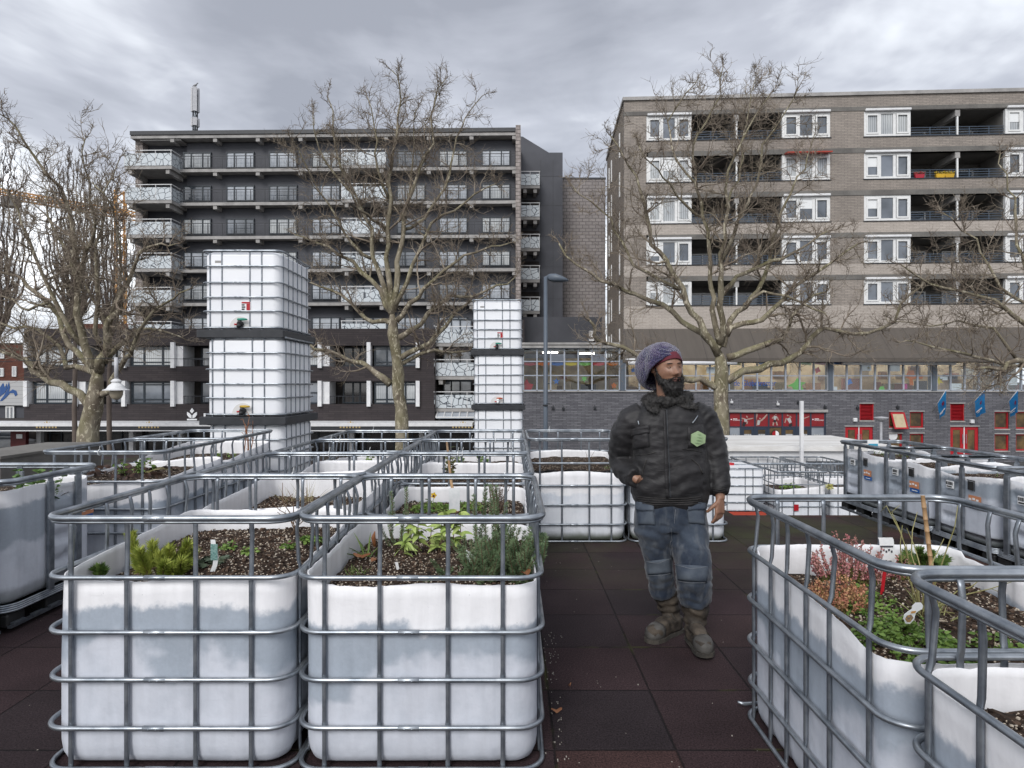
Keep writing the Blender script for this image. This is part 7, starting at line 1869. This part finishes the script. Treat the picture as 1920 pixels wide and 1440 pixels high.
# arms inside the sleeves
ell(mb, [(Q(1250,795,.02),.05,.05),(Q(1315,796,.02),.05,.05),(Q(1334,840,.01),.046,.046),(Q(1346,900,-.05),.036,.036),(Q(1350,926,-.085),.030,.028),(Q(1350.5,936,-.095),.028,.022)], 16, 2)
ell(mb, [(Q(1250,795,.02),.05,.05),(Q(1187,798,.03),.05,.05),(Q(1171,820,.045),.045,.045),(Q(1165,845,.075),.042,.042),(Q(1165,862,.088),.040,.040),(Q(1171,880,.03),.038,.038),(Q(1182,890,-.04),.034,.034),(Q(1192,897,-.10),.030,.028),(Q(1197,900,-.108),.030,.024)], 16, 2)
def hand(wrist, down, out, palm_n, fingers, thumb):
    """wrist point; down = along the hand, out = towards the thumb, palm_n = out of the palm"""
    w_ = V(wrist); d_, o_, n_ = V(down).normalized(), V(out).normalized(), V(palm_n).normalized()
    mb.loft([(w_-d_*.01, o_*.028, n_*.020, 2.4),(w_+d_*.025, o_*.036, n_*.017, 2.6),(w_+d_*.06, o_*.041, n_*.015, 2.8),(w_+d_*.085, o_*.041, n_*.013, 2.8)], 16)
    for k_, (L, curl, spread) in enumerate(fingers):
        p = w_+d_*.082+o_*(.030-.020*k_); dd = (d_+o_*spread).normalized(); pts = [p]; r_ = .0092-.0006*abs(k_-1)
        for s_ in range(3):
            dd = (dd + n_*curl*(.55 if s_ == 0 else .9)).normalized(); pts.append(pts[-1]+dd*L*(.45,.32,.23)[s_])
        mb.tube([w_+d_*.06+o_*(.030-.020*k_)]+pts, [r_,r_*1.05,r_,r_*.95,r_*.8], 10)
    p = w_+d_*.022+o_*.026; dd = (d_*.55+o_*.75+n_*.25).normalized(); pts = [p, p+dd*.03]
    dd = (dd+d_*.55+n_*thumb).normalized(); pts.append(pts[-1]+dd*.032); dd = (dd+d_*.2-o_*.25+n_*thumb).normalized(); pts.append(pts[-1]+dd*.026)
    mb.tube(pts, [.014,.0125,.0108,.0085], 10)
hand(Q(1350,936,-.095), (-.06,-.10,-1), (-.85,-.55,.05), (-.5,.75,-.1), [(.074,.46,.04),(.080,.55,.02),(.075,.66,-.02),(.060,.75,-.05)], .55)
hand(Q(1196,899,-.104), (.5,.55,-.65), (.3,-.6,.6), (.55,.45,.6), [(.074,.2,.04),(.08,.22,.01),(.075,.24,-.02),(.06,.26,-.05)], .2)
body, bb = fused('body', mb, skinm, .0042, 1)
# eyes, brows
for s_ in (-1,1):
    ec = surf(bb, CX+H(s_*.030,.08,.010).x/H(s_*.030,.08,.010).y*F, CY-(H(s_*.030,.08,.010).z-EYE)/H(s_*.030,.08,.010).y*F, -.006) or H(s_*.03,.078,.01)
    m2 = MB(); m2.sphere(ec, .0108, 14, 9); ey = m2.build('eye', simple('eye_white', (.24,.20,.18), None, rough=.3), body, True, world=True)
    look = (fwd*.85+rgt*.35+upv*-.05).normalized(); m2 = MB(); m2.sphere(ec+look*.0064, .0068, 12, 8); m2.build('iris', simple('dark_iris', (.012,.008,.006), None, rough=.15), body, True, world=True)
    m2 = MB()
    for f, zz_ in ((1,.0046),(-1,-.0052)):
        m2.tube([ec+rgt*(-.015)+fwd*.001+upv*.0, ec+rgt*-.007+fwd*.0098+upv*zz_, ec+rgt*.006+fwd*.0098+upv*zz_, ec+rgt*.015+fwd*.001], .0036 if f > 0 else .0026, 8)
    m2.build('eyelid', skinm, body, True, world=True)
    m2 = MB(); pts = []
    for f in (-.5,-.2,.15,.5): 
        h_ = H(s_*.031+f*.034*1, .09, .031-.006*abs(f)*(1 if f*s_ > 0 else .6)); px, py = CX+h_.x/h_.y*F, CY-(h_.z-EYE)/h_.y*F; q_p = surf(bb, px, py, .0005)
        pts.append(q_p or h_)
    m2.tube(pts, [.002,.0034,.0034,.0018], 6); m2.build('eyebrow', hairm, body, True, world=True)
m2 = MB()
for zz_, r_, dd in ((-.0565,.0042,0),(-.0665,.0056,.001)):
    pts = []
    for f in (-.022,-.012,0,.012,.022):
        h_ = H(f, .095, zz_+abs(f)*.12); px, py = CX+h_.x/h_.y*F, CY-(h_.z-EYE)/h_.y*F; pts.append(surf(bb, px, py, .0005) or h_)
    m2.tube(pts, [r_*.4,r_*.9,r_,r_*.9,r_*.4], 8)
m2.build('lips', simple('lips_skin', (.30,.145,.125), (.25,.12,.10), 60, .4), body, True, world=True)
# beard
mb = MB()
mb.loft([(H(0,.048,-.058),rgt*.064,fwd*.034,2.4),(H(0,.054,-.085),rgt*.066,fwd*.046,2.4),(H(0,.058,-.112),rgt*.060,fwd*.050,2.3),(H(0,.056,-.138),rgt*.048,fwd*.045,2.2),(H(0,.052,-.158),rgt*.030,fwd*.030,2)], 24)
for s_ in (-1,1): mb.loft([(H(s_*.070,.010,.012),fwd*.010,rgt*.006,2),(H(s_*.070,.016,-.02),fwd*.016,rgt*.009,2),(H(s_*.064,.026,-.05),fwd*.028,rgt*.014,2),(H(s_*.054,.040,-.085),fwd*.034,rgt*.020,2)], 14)
for s_ in (-1,1): mb.tube([H(s_*.002,.106,-.047),H(s_*.018,.100,-.049),H(s_*.032,.084,-.060),H(s_*.038,.072,-.078)], [.004,.0055,.008,.012], 10)
def bfz(co, n): return .006*noise.noise(co*55)+.004*noise.noise(co*130)
bd_, bvb = fused('beard', mb, hairm, .005, 1, disp=bfz)
# cut a mouth opening: push beard back where the lips sit is not needed, lips stand in front
mb = MB(); rng = random.Random(8)
for v in bd_.data.vertices:
    if rng.random() < .5: blade(mb, v.co+off, v.normal*.8+jit(rng,.5)+V((0,0,-.7)), rng.uniform(.008,.02), .0008, .3, 2, rng)
mb.build('beard_hair', hairm, bd_, world=True)
# ---- burgundy under-cap and the big knitted hat
def shell(cen, rx, ry, rz, keep, thick, nm, mat, disp=None, nu=72, nv=44):
    """part of an ellipsoid in head space, given thickness"""
    mb = MB(); idx = {}; vs = []
    for j in range(nv+1):
        for i in range(nu):
            th, ph = math.pi*(.01+.98*j/nv), 2*math.pi*i/nu; d = V((math.sin(th)*math.sin(ph), math.sin(th)*math.cos(ph), math.cos(th)))
            p = V((cen[0]+rx*d.x, cen[1]+ry*d.y, cen[2]+rz*d.z)); 
            if disp: p = disp(p, d)
            vs.append(p)
    bm = bmesh.new(); bv_ = [bm.verts.new(p) for p in vs]
    for j in range(nv):
        for i in range(nu): bm.faces.new((bv_[j*nu+i], bv_[j*nu+(i+1) % nu], bv_[(j+1)*nu+(i+1) % nu], bv_[(j+1)*nu+i]))
    for co_p, no_p in keep: bmesh.ops.bisect_plane(bm, geom=bm.verts[:]+bm.edges[:]+bm.faces[:], plane_co=co_p, plane_no=no_p, clear_outer=True, dist=.0005)
    bmesh.ops.remove_doubles(bm, verts=bm.verts[:], dist=.0008)
    me = bpy.data.meshes.new(nm+'_src'); bm.to_mesh(me); bm.free()
    for v in me.vertices: v.co = H(*v.co)
    tmp = bpy.data.objects.new(nm+'_src', me); COL.objects.link(tmp); m = tmp.modifiers.new('s','SOLIDIFY'); m.thickness = thick; m.offset = 0
    m = tmp.modifiers.new('b','SUBSURF'); m.levels = 1; m.render_levels = 1
    bpy.context.view_layer.update(); me2 = bpy.data.meshes.new_from_object(tmp.evaluated_get(bpy.context.evaluated_depsgraph_get())); bpy.data.objects.remove(tmp)
    for v in me2.vertices: v.co -= off
    me2.polygons.foreach_set('use_smooth', [True]*len(me2.polygons)); me2.materials.clear(); me2.materials.append(mat); me2.name = nm
    return share(nm, me2, man)
keep_cap = [((0,0,.0055),(0,.55,-1)), ((0,-.02,-.01),(0,-.3,-1))]
shell((0,-.002,.006), .0815, .1035, .119, keep_cap, .004, 'under_cap', burg)
def hat_shape(p, d):
    back = max(0, -d.y)
    p = p + V((-.042*max(0,-d.x)*min(1,back*1.3+.30)-.015*back, -.055*back**1.3, -.055*back*max(0,.6-d.z)-.02*max(0,-d.x)*max(0,.4-d.z)))
    rib = .0022*math.sin(p.z*420+p.y*180)
    r_ = .006*noise.noise(V((p.x*16,p.y*16,p.z*16)))
    return p + d*(rib+r_)
keep_hat = [((0,.030,0),(.06,1,-.62)), ((0,-.012,-.022),(0,.95,-1))]
hat = shell((-.006,-.034,.030), .099, .120, .116, keep_hat, .012, 'knitted_hat', knit, hat_shape, 96, 60)
# rolled edge of the hat
